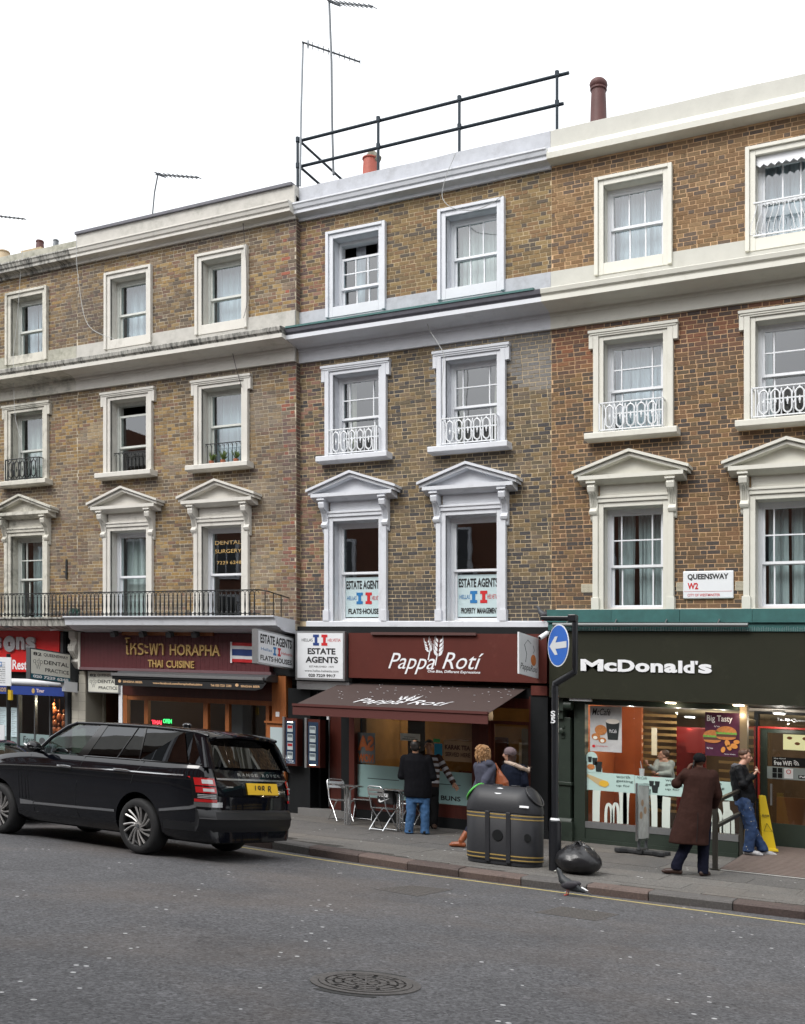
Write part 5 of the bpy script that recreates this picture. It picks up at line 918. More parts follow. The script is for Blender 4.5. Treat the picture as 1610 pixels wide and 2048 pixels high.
while x < 2.2:
    L = random.uniform(.78, 1.05); a, b = x + .004, x + L - .004; m = MB(); ya, yb = ky(a), ky(b); za, zb = pav(ya) + .002 + random.uniform(-.004, .006), pav(yb) + .002 + random.uniform(-.004, .006); w = .30
    prf = lambda y, z: [(y + .03, -.05), (y + .012, z - .035), (y + .03, z - .008), (y + .06, z), (y + w, z + .012), (y + w, -.05)]
    p0, p1 = prf(ya, za), prf(yb, zb); n = 6; m.add([(a, *p) for p in p0] + [(b, *p) for p in p1], [(k, (k + 1) % n, n + (k + 1) % n, n + k) for k in range(n)] + [tuple(range(n - 1, -1, -1)), tuple(range(n, 2 * n))])
    m.build('kerbstone', GR[(i * 7 + i // 3) % 3], kb, bevel=.012); x += L; i += 1
# paving slabs laid in rows
rows = [(.02, -.62), (-.63, -1.24), (-1.25, -1.86), (-1.87, -2.5), (-2.51, -3.12), (-3.13, -3.75), (-3.76, -4.38), (-4.39, -4.7)]
nsl = 0
for j, (yb_, ya_) in enumerate(rows):
    x = -20.5 - random.random()
    while x < 1.8:
        L = random.choice([.75, .9, .9, 1.05]); a, b = x + .003, x + L - .003; yy = max(ya_, max(ky(a), ky(b)) + .31)
        if yb_ - yy > .08:
            inramp = a > -4.2 and yy > -1.9
            m = MB(); dz = random.uniform(-.002, .002); q = [(a, yy), (b, yy), (b, yb_ - .006), (a, yb_ - .006)]
            m.add([(u, v, pav(v) - .03) for u, v in q] + [(u, v, pav(v) + dz) for u, v in q], [(4, 5, 6, 7), (0, 1, 5, 4), (1, 2, 6, 5), (2, 3, 7, 6), (3, 0, 4, 7)])
            m.build('paving_slab', PAVD if 2 <= j <= 4 and random.random() < .9 else PAVM, pave); nsl += 1
        x += L
# yellow line, worn
m = MB(); LN = [(-12.4, -4.25), (-10.6, -4.56), (-9.2, -4.86), (-7.73, -5.08), (-6.2, -5.18), (-5.0, -5.23), (-3.6, -5.3), (-2.2, -5.36), (2, -5.45)]
YM = mat('worn_yellow_paint', (.46, .38, .15), .8, var=.25, scale=30, stain=(.1, .1, .1), stain_amt=.9)
for (a, b), (c, d) in zip(LN, LN[1:]): m.add([(a, b - .045, .004), (c, d - .045, .004), (c, d + .035, .004), (a, b + .035, .004)], [(0, 1, 2, 3)])
m.build('yellow_line', YM, None, (0, 0, 0), kind='structure')
# iron covers
IRONC = mat('worn_cast_iron', (.085, .078, .074), .7, .1, var=.4, scale=25, bump=.4, bscale=60)
mc = thing('manhole_cover', 'round cast iron manhole cover with ringed slots in the road', 'manhole cover', (-4.0, -12.25, 0)); cx, cy = -4.0, -12.25
def disc(m, r0, r1, z, a0=0, a1=360, n=48, col=None, zb=-.01):
    k = max(2, int(n * (a1 - a0) / 360)); P0 = [(cx + r0 * math.cos(R(a0 + (a1 - a0) * i / k)), cy + r0 * math.sin(R(a0 + (a1 - a0) * i / k))) for i in range(k + 1)]; P1 = [(cx + r1 * math.cos(R(a0 + (a1 - a0) * i / k)), cy + r1 * math.sin(R(a0 + (a1 - a0) * i / k))) for i in range(k + 1)]
    for i in range(k): m.slab([P0[i], P1[i], P1[i + 1], P0[i + 1]], zb, z, col)
m = MB(); disc(m, .33, .385, .008); m.build('frame', IRONC, mc); m = MB(); disc(m, 0.001, .325, .002, n=24); m.build('well', mat('dark_slot', (.008, .008, .008), .9), mc)
m = MB(); disc(m, .285, .325, .012)
for k, (r0, r1, n_) in enumerate(((.235, .27, 10), (.17, .215, 8), (.11, .15, 6), (.05, .09, 4))):
    for i in range(n_): a = 360 / n_ * i + k * 17; disc(m, r0, r1, .012, a, a + 360 / n_ * .8, 48)
disc(m, .001, .03, .012, n=12)
for i in range(12): a = R(i * 30); c, s = math.cos(a), math.sin(a); m.slab([(cx + .03 * c - .007 * s, cy + .03 * s + .007 * c), (cx + .03 * c + .007 * s, cy + .03 * s - .007 * c), (cx + .29 * c + .007 * s, cy + .29 * s - .007 * c), (cx + .29 * c - .007 * s, cy + .29 * s + .007 * c)], -.01, .0105)
m.build('ribs', IRONC, mc, kind='stuff'); m = MB()
for a0 in (80, 250): disc(m, .386, .43 + .02, .003, a0, a0 + 60, 30)
m.build('patched_edge', mat('tar', (.02, .02, .02), .6), mc)
for nm, pts, lb in (('drain_cover', [(748, 1778), (822, 1771), (907, 1779), (836, 1793)], 'rectangular iron drain cover in the road below the litter bin'), ('drain_cover', [(1070, 1825), (1122, 1813), (1238, 1829), (1192, 1842)], 'rectangular iron drain cover in the road nearer than the pigeon')):
    q = [G(*p, False)[:2] for p in pts]; c = (sum(p[0] for p in q) / 4, sum(p[1] for p in q) / 4); t = thing(nm, lb, 'drain cover', (c[0], c[1], 0), 'rectangular covers in the road'); m = MB(); m.slab(q, -.02, .004); m.build('frame', IRONC, t); m = MB()
    for i in range(14):
        for j in range(7):
            f, g_ = .07 + .86 * i / 13, .1 + .8 * j / 6; p = [q[0][k] * (1 - f) * (1 - g_) + q[3][k] * (1 - f) * g_ * 0 + 0 for k in (0, 1)]
            p = [(q[0][k] * (1 - f) + q[3][k] * f) * (1 - g_) + (q[1][k] * (1 - f) + q[2][k] * f) * g_ for k in (0, 1)]; m.slab([(p[0] - .022, p[1]), (p[0], p[1] - .013), (p[0] + .022, p[1]), (p[0], p[1] + .013)], 0, .0085)
    m.build('studs', mat('worn_stud', (.14, .13, .12), .6, .1) if 'worn_stud' not in bpy.data.materials else bpy.data.materials['worn_stud'], t, kind='stuff')
# ramp to the green shop door with ribbed mat
RX0, RY0 = G(1433, 1740)[:2]; rz0 = pav(RY0) + .004
ramp = thing('entrance_ramp', 'ribbed brown entrance ramp rising to the glass door of the green shop', 'ramp', (-2, -1, .3)); m = MB(); dz = (.56 - rz0) / (.95 - RY0)
m.add([(-4.02, RY0, rz0), (1.2, RY0, rz0), (1.2, .95, .56), (-4.02, .95, .56), (-4.02, RY0, .1), (1.2, RY0, .1), (1.2, .95, .1), (-4.02, .95, .1)], [(0, 1, 2, 3), (0, 3, 7, 4), (0, 4, 5, 1), (1, 5, 6, 2)]); m.build('bed', mat('dark_ramp', (.05, .04, .035), .9), ramp)
SLM = mat('ribbed_matting', (.15, .115, .10), .9, var=.2, scale=15)
n = 24
for i in range(n):
    y0 = RY0 + .12 + (.95 - RY0 - .12) * i / n; y1 = y0 + .078; z = lambda y: rz0 + dz * (y - RY0) + .006; m = MB(); m.add([(-4.0, y0, z(y0)), (1.2, y0, z(y0)), (1.2, y1, z(y1)), (-4.0, y1, z(y1)), (-4.0, y0, z(y0) - .012), (1.2, y0, z(y0) - .012)], [(0, 1, 2, 3), (4, 5, 1, 0)]); m.build('slat', SLM, ramp)
m = MB(); m.box(-4.02, 1.2, RY0, RY0 + .08, rz0 - .01, rz0 + .008); m.build('white_edge', mat('worn_white_strip', (.42, .41, .39), .8, var=.25, scale=20), ramp)
m = MB(); hr = thing('handrail', 'dark metal handrail beside the ramp at the green shop door', 'handrail', (RX0, RY0, rz0)); hx = RX0 - .02; RAILM = mat('dark_bronze_rail', (.045, .042, .035), .45, .4)
zt0 = Zc(1432, 1600, RY0)
m.box(hx - .035, hx + .035, RY0 - .035, RY0 + .035, rz0, zt0); m.build('post', RAILM, hr); m = MB(); m.box(hx - .07, hx + .07, RY0 - .07, RY0 + .07, rz0, rz0 + .015); m.build('foot', RAILM, hr)
m = MB(); m.box(hx - .03, hx + .03, -.25, -.19, .3, zt0 + .2); m.build('post', RAILM, hr)
for z_ in (zt0, zt0 - .38): m = MB(); m.obox((hx - .028, RY0 - .03, z_ - .05), (.056, 0, 0), (0, -.2 - RY0, .2), (0, 0, .05)); m.build('rail', RAILM, hr)
# ------------------------------------------------------------------ the far side of the street, seen in the windows
opp = thing('opposite_terrace', 'red brick terrace across the street mirrored in the car and shop windows', 'building', (-8, -22, 0)); OB = mat('red_brown_brick', (.15, .065, .04), .9, var=.3, scale=3); m = MB(); m.box(-70, 40, -30, -22, 0, 13.8); m.build('wall', OB, opp)
part(opp, 'cornice', W_A, (-70, 40, -22, -21.6, 13.1, 13.8), (-70, 40, -22, -21.75, 3.7, 4.1)); part(opp, 'shop_band', mat('opposite_shopfronts', (.10, .095, .085), .5, var=.8, scale=.3), (-70, 40, -22, -21.85, 0, 3.7)); base = None
for i in range(27):
    for j in range(3):
        if base is None: b = MB(); b.box(-50, -48.7, -22, -21.88, 5, 7); base = b.build('window', W_B, opp); b = MB(); b.box(-49.85, -49.4, -21.88, -21.87, 5.1, 6.9); b.box(-49.32, -48.85, -21.88, -21.87, 5.1, 6.9); pn = b.build('pane', mat('dark_far_pane', (.03, .035, .04), .1), base)
        else:
            o = base.copy(); C.objects.link(o); o.parent = opp; o.location = (i * 2.9, 0, j * 2.7); q = pn.copy(); C.objects.link(q); q.parent = o
for i in range(7): part(opp, 'chimney', OB, (-55 + i * 12, -53.4 + i * 12, -27, -25, 13.8, 16.2))
part(thing('far_pavement', 'pavement on the far side of the street', 'pavement', (0, -20, 0)), 'slab', PAVM, (-70, 40, -22, -17.4, -.02, .12))
# ------------------------------------------------------------------ roofs: rails, aerials, pots, cables
def GZ(px, py, z):
    t = (px - 805) / FPX; s = (py - HOR - SK * (px - 805)) / FPX; lam = (CAM.z - z) / s; return Vector((lam * (t * ca - sa), lam * (t * sa + ca) + CAM.y, z))
def V(px, py, y): x, z = P(px, py, y); return Vector((x, y, z))
SCAF = mat('dark_scaffold_tube', (.02, .03, .04), .5, .5); gr = thing('roof_guard_rail', 'dark scaffold guard rail standing on the roof of the middle house', 'railing', (-10, .6, 12.9)); yr = .6
a, b = V(597, 282, yr), V(1138, 146, yr); zt = (a.z + b.z) / 2; a2, b2 = V(597, 333, yr), V(1127, 208, yr); zl = (a2.z + b2.z) / 2
for z_, e in ((zt, b.x), (zl, b2.x)): m = MB(); m.tube([(a.x - .03, yr, z_), (e, yr, z_)], .032, 8); m.build('rail', SCAF, gr); m = MB(); m.tube([(a.x + .03, yr, z_ + .0), (a.x + .03, yr + 3.0, z_)], .028, 8); m.build('return_rail', SCAF, gr)
for px in (598, 759, 921, 1116): x = U(px, yr); m = MB(); m.tube([(x, yr - .05, 12.8), (x, yr - .05, zt + .06)], .03, 8); m.tube([(x, yr - .05, zl - .05), (x, yr - .05, zl + .05)], .045, 8); m.tube([(x, yr - .05, zt - .05), (x, yr - .05, zt + .05)], .045, 8); m.build('post', SCAF, gr)
DK = mat('dull_aerial_metal', (.12, .13, .14), .4, .6); LT = mat('bright_pole', (.22, .24, .26), .45, .3)
def aerial(label, mast, boom, n, el, hang=False, mm=DK, r=.028):
    t = thing('television_aerial', label, 'aerial', mast[0], 'television aerials on the roofs'); m = MB(); m.tube(mast, r, 6); m.build('mast', mm, t); m = MB(); m.tube(boom, .02, 5); m.build('boom', DK, t)
    a, b = Vector(boom[0]), Vector(boom[-1]); d = (b - a); s = d.cross(Vector((0, 0, 1))).normalized(); base = None; up = Vector((0, 0, 1))
    for i in range(n):
        c = a + d * (.18 + .82 * i / (n - 1)); v = (up if hang else s) * el * (1 - .4 * i / n)
        m = MB(); m.tube([c - v, c + v], .011, 4); m.build('element', DK, t)
    c = a + d * .1; v = (up if hang else s) * el * 1.2; m = MB(); m.tube([c - v, c, c + v], [.012, .03, .012], 5); m.build('reflector', DK, t)
ya = 1.0; top = V(658, -4, ya); mid = V(663, 125, ya)
p0 = V(657, 4, ya); e0 = GZ(745, 12, p0.z) if False else V(745, 13, 0.2)
aerial('tallest aerial on the roof guard rail, its boom at the top edge', [V(667, 350, ya), V(664, 240, ya), mid, top], [p0, Vector((e0.x, e0.y, e0.z))], 9, .16)
p0 = V(604, 84, .45); e0 = V(720, 124, 1.6); aerial('lower aerial on a white pole with upright stubby elements', [V(600, 372, .5), V(602, 230, .5), V(606, 84, .5)], [p0, e0], 10, .08, True, LT, .025)
p0 = V(312, 349, 1.2); aerial('small aerial on a thin mast over the yellow brick house', [V(304, 440, 1.2), V(309, 385, 1.2), V(316, 348, 1.2)], [p0, V(397, 355, .7)], 9, .13, mm=DK, r=.018)
aerial('aerial boom reaching in over the leftmost roof', [V(-30, 520, 1.0), V(-30, 428, 1.0)], [V(-32, 429, 1.0), V(49, 438, .8)], 9, .1)
def pot(label, px, y_top, py_base, y, r, mt, cap='rim', name='chimney_pot'):
    b = V(px, py_base, y); z1 = Zc(px, y_top, y); t = thing(name, label, 'chimney pot', (b.x, y, b.z)); h = z1 - b.z; m = MB(); m.lathe([(r * 1.15, -.1), (r * 1.05, 0), (r * .98, h * .5), (r * .9, h * .82), (r * 1.05, h * .84), (r * 1.05, h * .88), (r * .95, h * .9), (r * .95, h * (1 if cap != 'cowl' else .9))], b.x, y, 16, cz=b.z); m.build('pot', mt, t, smooth=35)
    m = MB(); m.lathe([(.4, -.1 - (b.z - 12.85) + .0), (.4, -.1)], b.x, y, 4, cz=b.z) if False else m.box(b.x - .35, b.x + .35, y - .3, y + .3, 12.84, b.z - .1); m.build('stack', MORT['B'], t)
    if cap == 'dome': m = MB(); m.ball((b.x, y, z1 - .02), (r * 1.15, r * 1.15, r * .8), 14, 8); m.build('cap', mt, t, smooth=True)
    if cap == 'cowl': m = MB(); m.tube([(b.x + .0, y, z1 - .1), (b.x + .02, y, z1), (b.x + .16, y + .05, z1 - .12)], [r * 1.0, r * .9, r * .7], 10, flat=.8); m.build('cowl', mat('lichened_cowl', (.18, .17, .13), .8, var=.4, scale=20), t, smooth=True)
pot('tall dark red chimney pot rising behind the cream parapet', 1197, 168, 250, 2.0, .155, mat('dark_clay', (.085, .028, .025), .6, var=.2, scale=8), 'dome')
pot('short red clay chimney pot under the roof guard rail', 741, 312, 360, 1.6, .17, mat('red_clay', (.38, .09, .06), .6, var=.2, scale=8), 'cowl')
pot('dark cowl on the leftmost roof', 80, 482, 500, 1.2, .1, bpy.data.materials['dark_clay']); pot('cream chimney pot at the far left roof edge', 8, 503, 520, 1.2, .15, mat('buff_clay', (.45, .36, .24), .7)); pot('small grey pot beside the dark cowl', 112, 480, 497, 1.2, .07, DK)
CABW = mat('pale_cable', (.45, .46, .45), .6); CABB = mat('black_cable', (.02, .02, .02), .6)
for lb, pts, mt, y in (('pale cable looping down the leftmost house past its windows', [(46, 490), (40, 560), (34, 640), (26, 720), (36, 757)], CABW, -.3), ('pale cable hanging to the leftmost guarded window', [(27, 745), (30, 830), (42, 880), (46, 920)], CABW, -.4), ('pale cable swinging from the parapet joint to a window', [(153, 480), (153, 520), (158, 570), (168, 630), (186, 660), (228, 678)], CABW, -.45), ('black cable down beside the top window near the seam', [(486, 445), (492, 520), (494, 600), (487, 636)], CABB, -.28), ('black cable hanging under the cornice near the seam', [(457, 668), (464, 700), (472, 735), (484, 775)], CABB, -.3), ('pale cable looping over the top right window of the middle house', [(912, 306), (893, 350), (884, 388), (892, 407), (912, 418), (950, 420), (985, 405), (1005, 391)], CABW, -.33), ('thin cable hanging past the upper window of the middle house', [(849, 612), (857, 655), (878, 690), (888, 715), (884, 770), (885, 830)], CABW, -.3)):
    m = MB(); q = [V(a, b, y) for a, b in pts]; o = []
    for i in range(len(q) - 1):
        p0, p1, p2, p3 = q[max(i - 1, 0)], q[i], q[i + 1], q[min(i + 2, len(q) - 1)]
        for k in range(5): f = k / 5; o.append(.5 * ((2 * p1) + (p2 - p0) * f + (2 * p0 - 5 * p1 + 4 * p2 - p3) * f * f + (3 * p1 - p0 - 3 * p2 + p3) * f ** 3))
    m.tube(o + [q[-1]], .007, 4); one('cable', m, mt, lb, 'cable', q[0])
b = thing('wall_bracket', 'black iron hanging bracket on the wall of the leftmost house', 'bracket', V(134, 1140, yA)); v = V(134, 1123, yA); m = MB(); m.box(v.x - .02, v.x + .02, yA - .03, yA, V(0, 0, 0).z if False else Zc(134, 1158, yA), Zc(134, 1119, yA)); m.build('wall_plate', IRON_B, b)
e = GZ(86, 1130, v.z); m = MB(); m.tube([v, e], .012, 5); m.build('arm', IRON_B, b); m = MB(); m.tube([V(134, 1145, yA - .03), e], .018, 5); m.tube([e, e - Vector((0, 0, .08))], .008, 5); m.build('stay', IRON_B, b)
# security cameras, floodlight, sign pole, bins and boards
def seccam(label, px, py, y, d):
    p = V(px, py, y); d = Vector(d).normalized(); t = thing('security_camera', label, 'camera', p); m = MB(); m.tube([p, p + d * .2], .042, 10); m.build('housing', SASH_W, t, smooth=35); m = MB(); m.tube([p + d * .2, p + d * .205], .03, 10); m.build('lens', BLACK, t); m = MB(); m.tube([p + d * .06, p + d * .06 + Vector((.1, .12, .1))], .014, 6); m.build('arm', SASH_W, t)
seccam('white bullet camera at the end of the red fascia', 117, 1256, -.45, (-1, -.5, -.22)); seccam('white camera at the brown fascia end under the perched pigeon', 1095, 1266, -.35, (-.45, -.7, -.55))
t = thing('floodlight', 'small dark floodlight over the red fascia', 'floodlight', V(18, 1245, -.7)); v = V(18, 1245, -.7); part(t, 'housing', SIGNGREY, (v.x - .09, v.x + .09, -.76, -.66, v.z - .12, v.z + .03)); part(t, 'arm', SIGNGREY, (v.x - .01, v.x + .01, -.66, -.3, v.z - .02, v.z + .02))
py = -3.9; v = V(17, 1330, py); t = thing('parking_sign', 'parking notice plate on a black pole by the red restaurant', 'sign', (v.x, py, pav(py))); m = MB(); m.lathe([(.04, 0), (.04, Zc(17, 1308, py) - pav(py))], v.x, py, 10, cz=pav(py)); m.build('pole', BLACK, t, smooth=35)
z0, z1 = Zc(15, 1372, py), Zc(15, 1315, py); x0, x1 = U(2, py), U(27, py); part(t, 'plate', GREYS, (x0, x1, py - .06, py - .05, z0, z1)); part(t, 'blue_square', BLUET, (x0 + .04, x0 + .09, py - .063, py - .0605, z1 - .18, z1 - .09)); m = MB()
for k, s in enumerate(('Pay by', 'phone', '020 7005 0055', 'or text', '07860 002', 'at machine', 'Max stay', '4 hours', 'No return', 'within 1 hour')): zz = z1 - .12 - k * .042; text_into(m, s, (x0 + (.11 if k < 2 else .03), py - .06, zz), X, Z3, (.08 if k < 2 else .16), .025, (0, -.003, 0))
m.build('lettering', BLACKT, t); m = MB(); text_into(m, 'P', (x0 + .05, py - .063, z1 - .17), X, Z3, .03, .06, (0, -.003, 0), bold=.05); m.build('white_letter', WHITE, t)
m = MB(); m.box(v.x + .04, v.x + .12, py - .05, py + .0, Zc(17, 1400, py), Zc(17, 1380, py)); m.build('yellow_tag', mat('yellow_tag', (.6, .4, .02), .5), t); part(t, 'lower_notice', GREYS, (U(4, py), U(14, py), py - .06, py - .05, Zc(8, 1510, py), Zc(8, 1450, py)))
# blue arrow sign on its cranked post
bx, by, bz = G(1110, 1741); PY = by; t = thing('arrow_sign', 'round blue arrow sign on a cranked black post by the litter bin', 'road sign', (bx, by, bz)); POSTM = mat('black_gloss_post', (.012, .013, .016), .3, var=.1); zb = Zc(1110, 1640, by); ze = Zc(1110, 1372, by)
m = MB(); m.lathe([(.088, 0), (.088, zb - bz - .02), (.06, zb - bz + .01), (.052, zb - bz + .02)], bx, by, 16, cz=bz); m.build('sleeve', POSTM, t, smooth=35); m = MB(); m.lathe([(.075, 0), (.062, .035), (.054, .04)], bx, by, 16, cz=zb - .012); m.build('white_scuff', WHITE, t)
xe = U(1150, by); zk = Zc(1150, 1344, by); ztp = Zc(1150, 1238, by); m = MB(); m.lathe([(.05, 0), (.05, ze - zb)], bx, by, 12, cz=zb); m.tube([(bx, by, ze - .02), (bx, by, ze + .03), (xe, by, zk), (xe, by, zk + .05), (xe, by, ztp)], [.05, .05, .045, .042, .042], 12)
for z_ in (Zc(1110, 1425, by), Zc(1110, 1385, by)): m.lathe([(.056, 0), (.056, .025)], bx, by, 12, cz=z_)
m.build('post', POSTM, t, smooth=35); cx_, cz_ = -5.88 * (1 + 0), 3.405; v = V(1125, 1292, by); ph = R(39.5); ux = Vector((math.cos(ph), -math.sin(ph), 0)); nn = Vector((-math.sin(ph), -math.cos(ph), 0)); c0 = Vector((v.x, by, v.z)) + nn * .07; r = .30
def dsc(m, r, off, n=36, a0=0): m.add([c0 + nn * off + ux * (r * math.cos(2 * math.pi * k / n)) + Vector((0, 0, r * math.sin(2 * math.pi * k / n))) for k in range(n)] + [c0 + nn * (off - .006) + ux * (r * math.cos(2 * math.pi * k / n)) + Vector((0, 0, r * math.sin(2 * math.pi * k / n))) for k in range(n)], [tuple(range(n)), tuple(range(2 * n - 1, n - 1, -1))] + [(k, n + k, n + (k + 1) % n, (k + 1) % n) for k in range(n)])
m = MB(); dsc(m, r, 0); m.build('disc', SASH_W, t, fixn=True); m = MB(); dsc(m, r - .018, .004); m.build('blue_face', mat('traffic_blue', (.005, .11, .50), .35), t, fixn=True)
def apt(a, b, off=.009): return c0 + nn * off + ux * a + Vector((0, 0, b))
m = MB(); m.add([apt(.25, .045), apt(-.06, .045), apt(.0, .13), apt(-.08, .13), apt(-.235, 0), apt(-.08, -.13), apt(.0, -.13), apt(-.06, -.045), apt(.25, -.045)], [(0, 1, 7, 8), (1, 2, 3, 4), (7, 1, 4), (4, 5, 6, 7)]); m.build('arrow', mat('sign_white', (.62, .64, .66), .5), t, fixn=True)
m = MB(); v = V(1113, 1236, by); m.obox(v - Vector((.22, .07, .03)), (.46, .02, 0), (0, .16, 0), (0, 0, .05)); m.obox((xe - .09, by - .06, ztp - .04), (.12, 0, 0), (0, .12, 0), (0, 0, .1)); m.build('sign_lamp', POSTM, t, bevel=.012)
m = MB(); text_into(m, 'S', (bx - .038, by - .062, Zc(1106, 1434, by)), X, Z3, .07, .085, (0, -.006, 0), bold=.03); text_into(m, '5', (bx - .038, by - .062, Zc(1106, 1447, by)), X, Z3, .07, .085, (0, -.006, 0), bold=.03); m.build('lettering', WHITE, t)
# litter bin
bx, by, bz = G(1003, 1728); by += .12; bz = pav(by); BINM = mat('dark_grey_plastic', (.019, .020, .024), .5, var=.12, scale=12, bump=.08, bscale=80); bn = thing('litter_bin', 'double black litter bin with gold bands and domed hood near the kerb', 'litter bin', (bx, by, bz))
def stad(L, D, n=10): return [(bx + L / 2 - D / 2 + D / 2 * math.cos(R(-90 + 180 * i / n)), by + D / 2 * math.sin(R(-90 + 180 * i / n))) for i in range(n + 1)] + [(bx - L / 2 + D / 2 + D / 2 * math.cos(R(90 + 180 * i / n)), by + D / 2 * math.sin(R(90 + 180 * i / n))) for i in range(n + 1)]
def stack(m, lev):
    rg = [stad(L, D) for L, D, z in lev]; n = len(rg[0]); vs = [(p[0], p[1], bz + z) for r_, (L, D, z) in zip(rg, lev) for p in r_]; m.add(vs, [(i * n + k, i * n + (k + 1) % n, (i + 1) * n + (k + 1) % n, (i + 1) * n + k) for i in range(len(lev) - 1) for k in range(n)] + [tuple(range(n - 1, -1, -1)), tuple(range((len(lev) - 1) * n, len(lev) * n))])
BL, BD = 1.17, .60; m = MB(); stack(m, [(BL - .03, BD - .03, .0), (BL - .03, BD - .03, .05), (BL, BD, .06), (BL, BD, .735), (BL - .02, BD - .02, .75)]); m.build('body', BINM, bn, smooth=50)
m = MB(); lv = [(BL + .01, BD + .01, .755), (BL + .01, BD + .01, .80)]
for i in range(1, 9): a = math.pi / 2 * i / 8; lv.append((BL * (1 - .30 * (1 - math.cos(a))) - .05 * math.sin(a), BD * (math.cos(a) ** .75 if i < 8 else .12) * .98 + .02, .80 + .335 * math.sin(a)))
stack(m, lv); m.build('hood', BINM, bn, smooth=60)
GB = mat('gold_band', (.42, .29, .09), .45, .2)
for z in (.055 + .02, .12 + .01, .665, .72 - .005):
    m = MB(); stack(m, [(BL + .006, BD + .006, z), (BL + .006, BD + .006, z + .017)]); m.build('gold_band', GB, bn)
for f in (-.12, .16): m = MB(); m.box(bx + f * BL - .035, bx + f * BL + .035, by - BD / 2 - .018, by - BD / 2 + .02, bz + .03, bz + .76); m.build('hinge_post', BINM, bn, bevel=.008)
for s in (1, -1):
    oc = Vector((bx + s * (BL / 2 - .14), by, bz + .99)); nv = Vector((s * .78, 0, .62)); vv = Vector((-s * .62, 0, .78)); m = MB(); pts = [oc + Vector((0, 1, 0)) * (.2 * math.cos(R(k * 15))) + vv * (.165 * math.sin(R(k * 15))) for k in range(24)]; m.tube([p + nv * .035 for p in pts], .014, 6, closed=True); m.build('aperture_rim', mat('green_rim', (.1, .5, .08), .4) if s < 0 else BINM, bn)
    m = MB(); m.add([oc + nv * .04 + Vector((0, 1, 0)) * (.195 * math.cos(R(k * 15))) + vv * (.16 * math.sin(R(k * 15))) for k in range(24)] + [oc + nv * .03 + Vector((0, 1, 0)) * (.15 * math.cos(R(k * 15))) + vv * (.12 * math.sin(R(k * 15))) for k in range(24)], [(k, (k + 1) % 24, 24 + (k + 1) % 24, 24 + k) for k in range(24)] + [tuple(range(24, 48))]); m.build('aperture_disc', mat('painted_void', (.002, .002, .002), .9, spec=0.) if s > 0 else bpy.data.materials['painted_void'], bn)  # black disc painted for the shaded hollow of the bin
yf_ = by - BD / 2
m = MB(); m.lathe([(.085, -.006), (.08, -.012)], bx + .02, yf_, 20, ax='y', cz=bz + .42); m.build('round_boss', BLACK, bn); m = MB(); m.lathe([(.06, -.006), (.055, -.014)], bx + BL / 2 - .12, yf_ + .05, 18, ax='y', cz=bz + .42); m.build('round_boss', BLACK, bn)
a_ = R(50); m = MB(); c1 = Vector((bx + .0, by - BD / 2 * .66, bz + 1.045)); m.add([c1 + Vector((.085 * math.cos(R(k * 15)), -.05 * math.sin(R(k * 15)) * -1 * .9, .045 * math.sin(R(k * 15)))) + Vector((0, -.012, .015)) for k in range(24)], [tuple(range(24))]); m.build('white_sticker', WHITE, bn, fixn=False)
m = MB(); m.obox((bx - .045, by - BD / 2 * .93 - .012, bz + .86), (.09, 0, 0), (0, .004, 0), (0, .03, .085)); m.build('cigarette_plate', BLACK, bn)
m = MB(); m.obox((bx + .36, by - BD / 2 * .95 - .02, bz + .845), (.13, .03, 0), (0, .004, 0), (0, .008, .03)); m.build('white_lettering', WHITE, bn)
for f in (-.1, .14): m = MB(); m.obox((bx + f * BL - .04, by - .06, bz + 1.13), (.1, 0, 0), (0, .12, 0), (0, 0, .022)); m.build('lid_catch', BINM, bn, bevel=.006)
# rubbish bag
bx, by, bz = G(1146, 1750); by += .22; m = MB(); m.ball((0, 0, 0), (1, 1, 1), 40, 26); vs = []
for (x, y, z) in m.v:
    a = math.atan2(y, x); r_ = math.hypot(x, y); k = max(0, z); f = 1 + .05 * math.sin(a * 9 + z * 3) * k + .06 * (vnoise(x * 3 + 5, y * 3 + z * 2, 2) - .5) + .05 * abs(vnoise(x * 7, y * 7 + z * 7, 4) - .5) * 2 + .03 * math.sin(a * 17 + 4 * z) * k
    sx = .30 * (1 - .12 * max(0, z) ** 2) * f; zz = .18 + z * (.18 if z < 0 else .23) * f
    if z > .95: sx *= .6; zz += .02
    vs.append((bx + x * sx * 1.08, by + y * sx, bz + max(0.004, zz)))
m.v = vs; BAGM = mat('black_bin_liner', (.016, .016, .018), .28, var=.2, scale=6, bump=.6, bscale=22); t = thing('rubbish_bag', 'tied black rubbish bag lying at the foot of the sign post', 'rubbish bag', (bx, by, bz)); m.build('bag', BAGM, t, smooth=60)
m = MB()
for k in range(7): a = k * .9; m.tube([(bx, by, bz + .41), (bx + .05 * math.cos(a), by + .05 * math.sin(a), bz + .46), (bx + .10 * math.cos(a), by + .09 * math.sin(a), bz + .43 + .02 * math.sin(k * 3))], [.02, .016, .012], 5, flat=.3)
m.build('knot', BAGM, t, smooth=True)
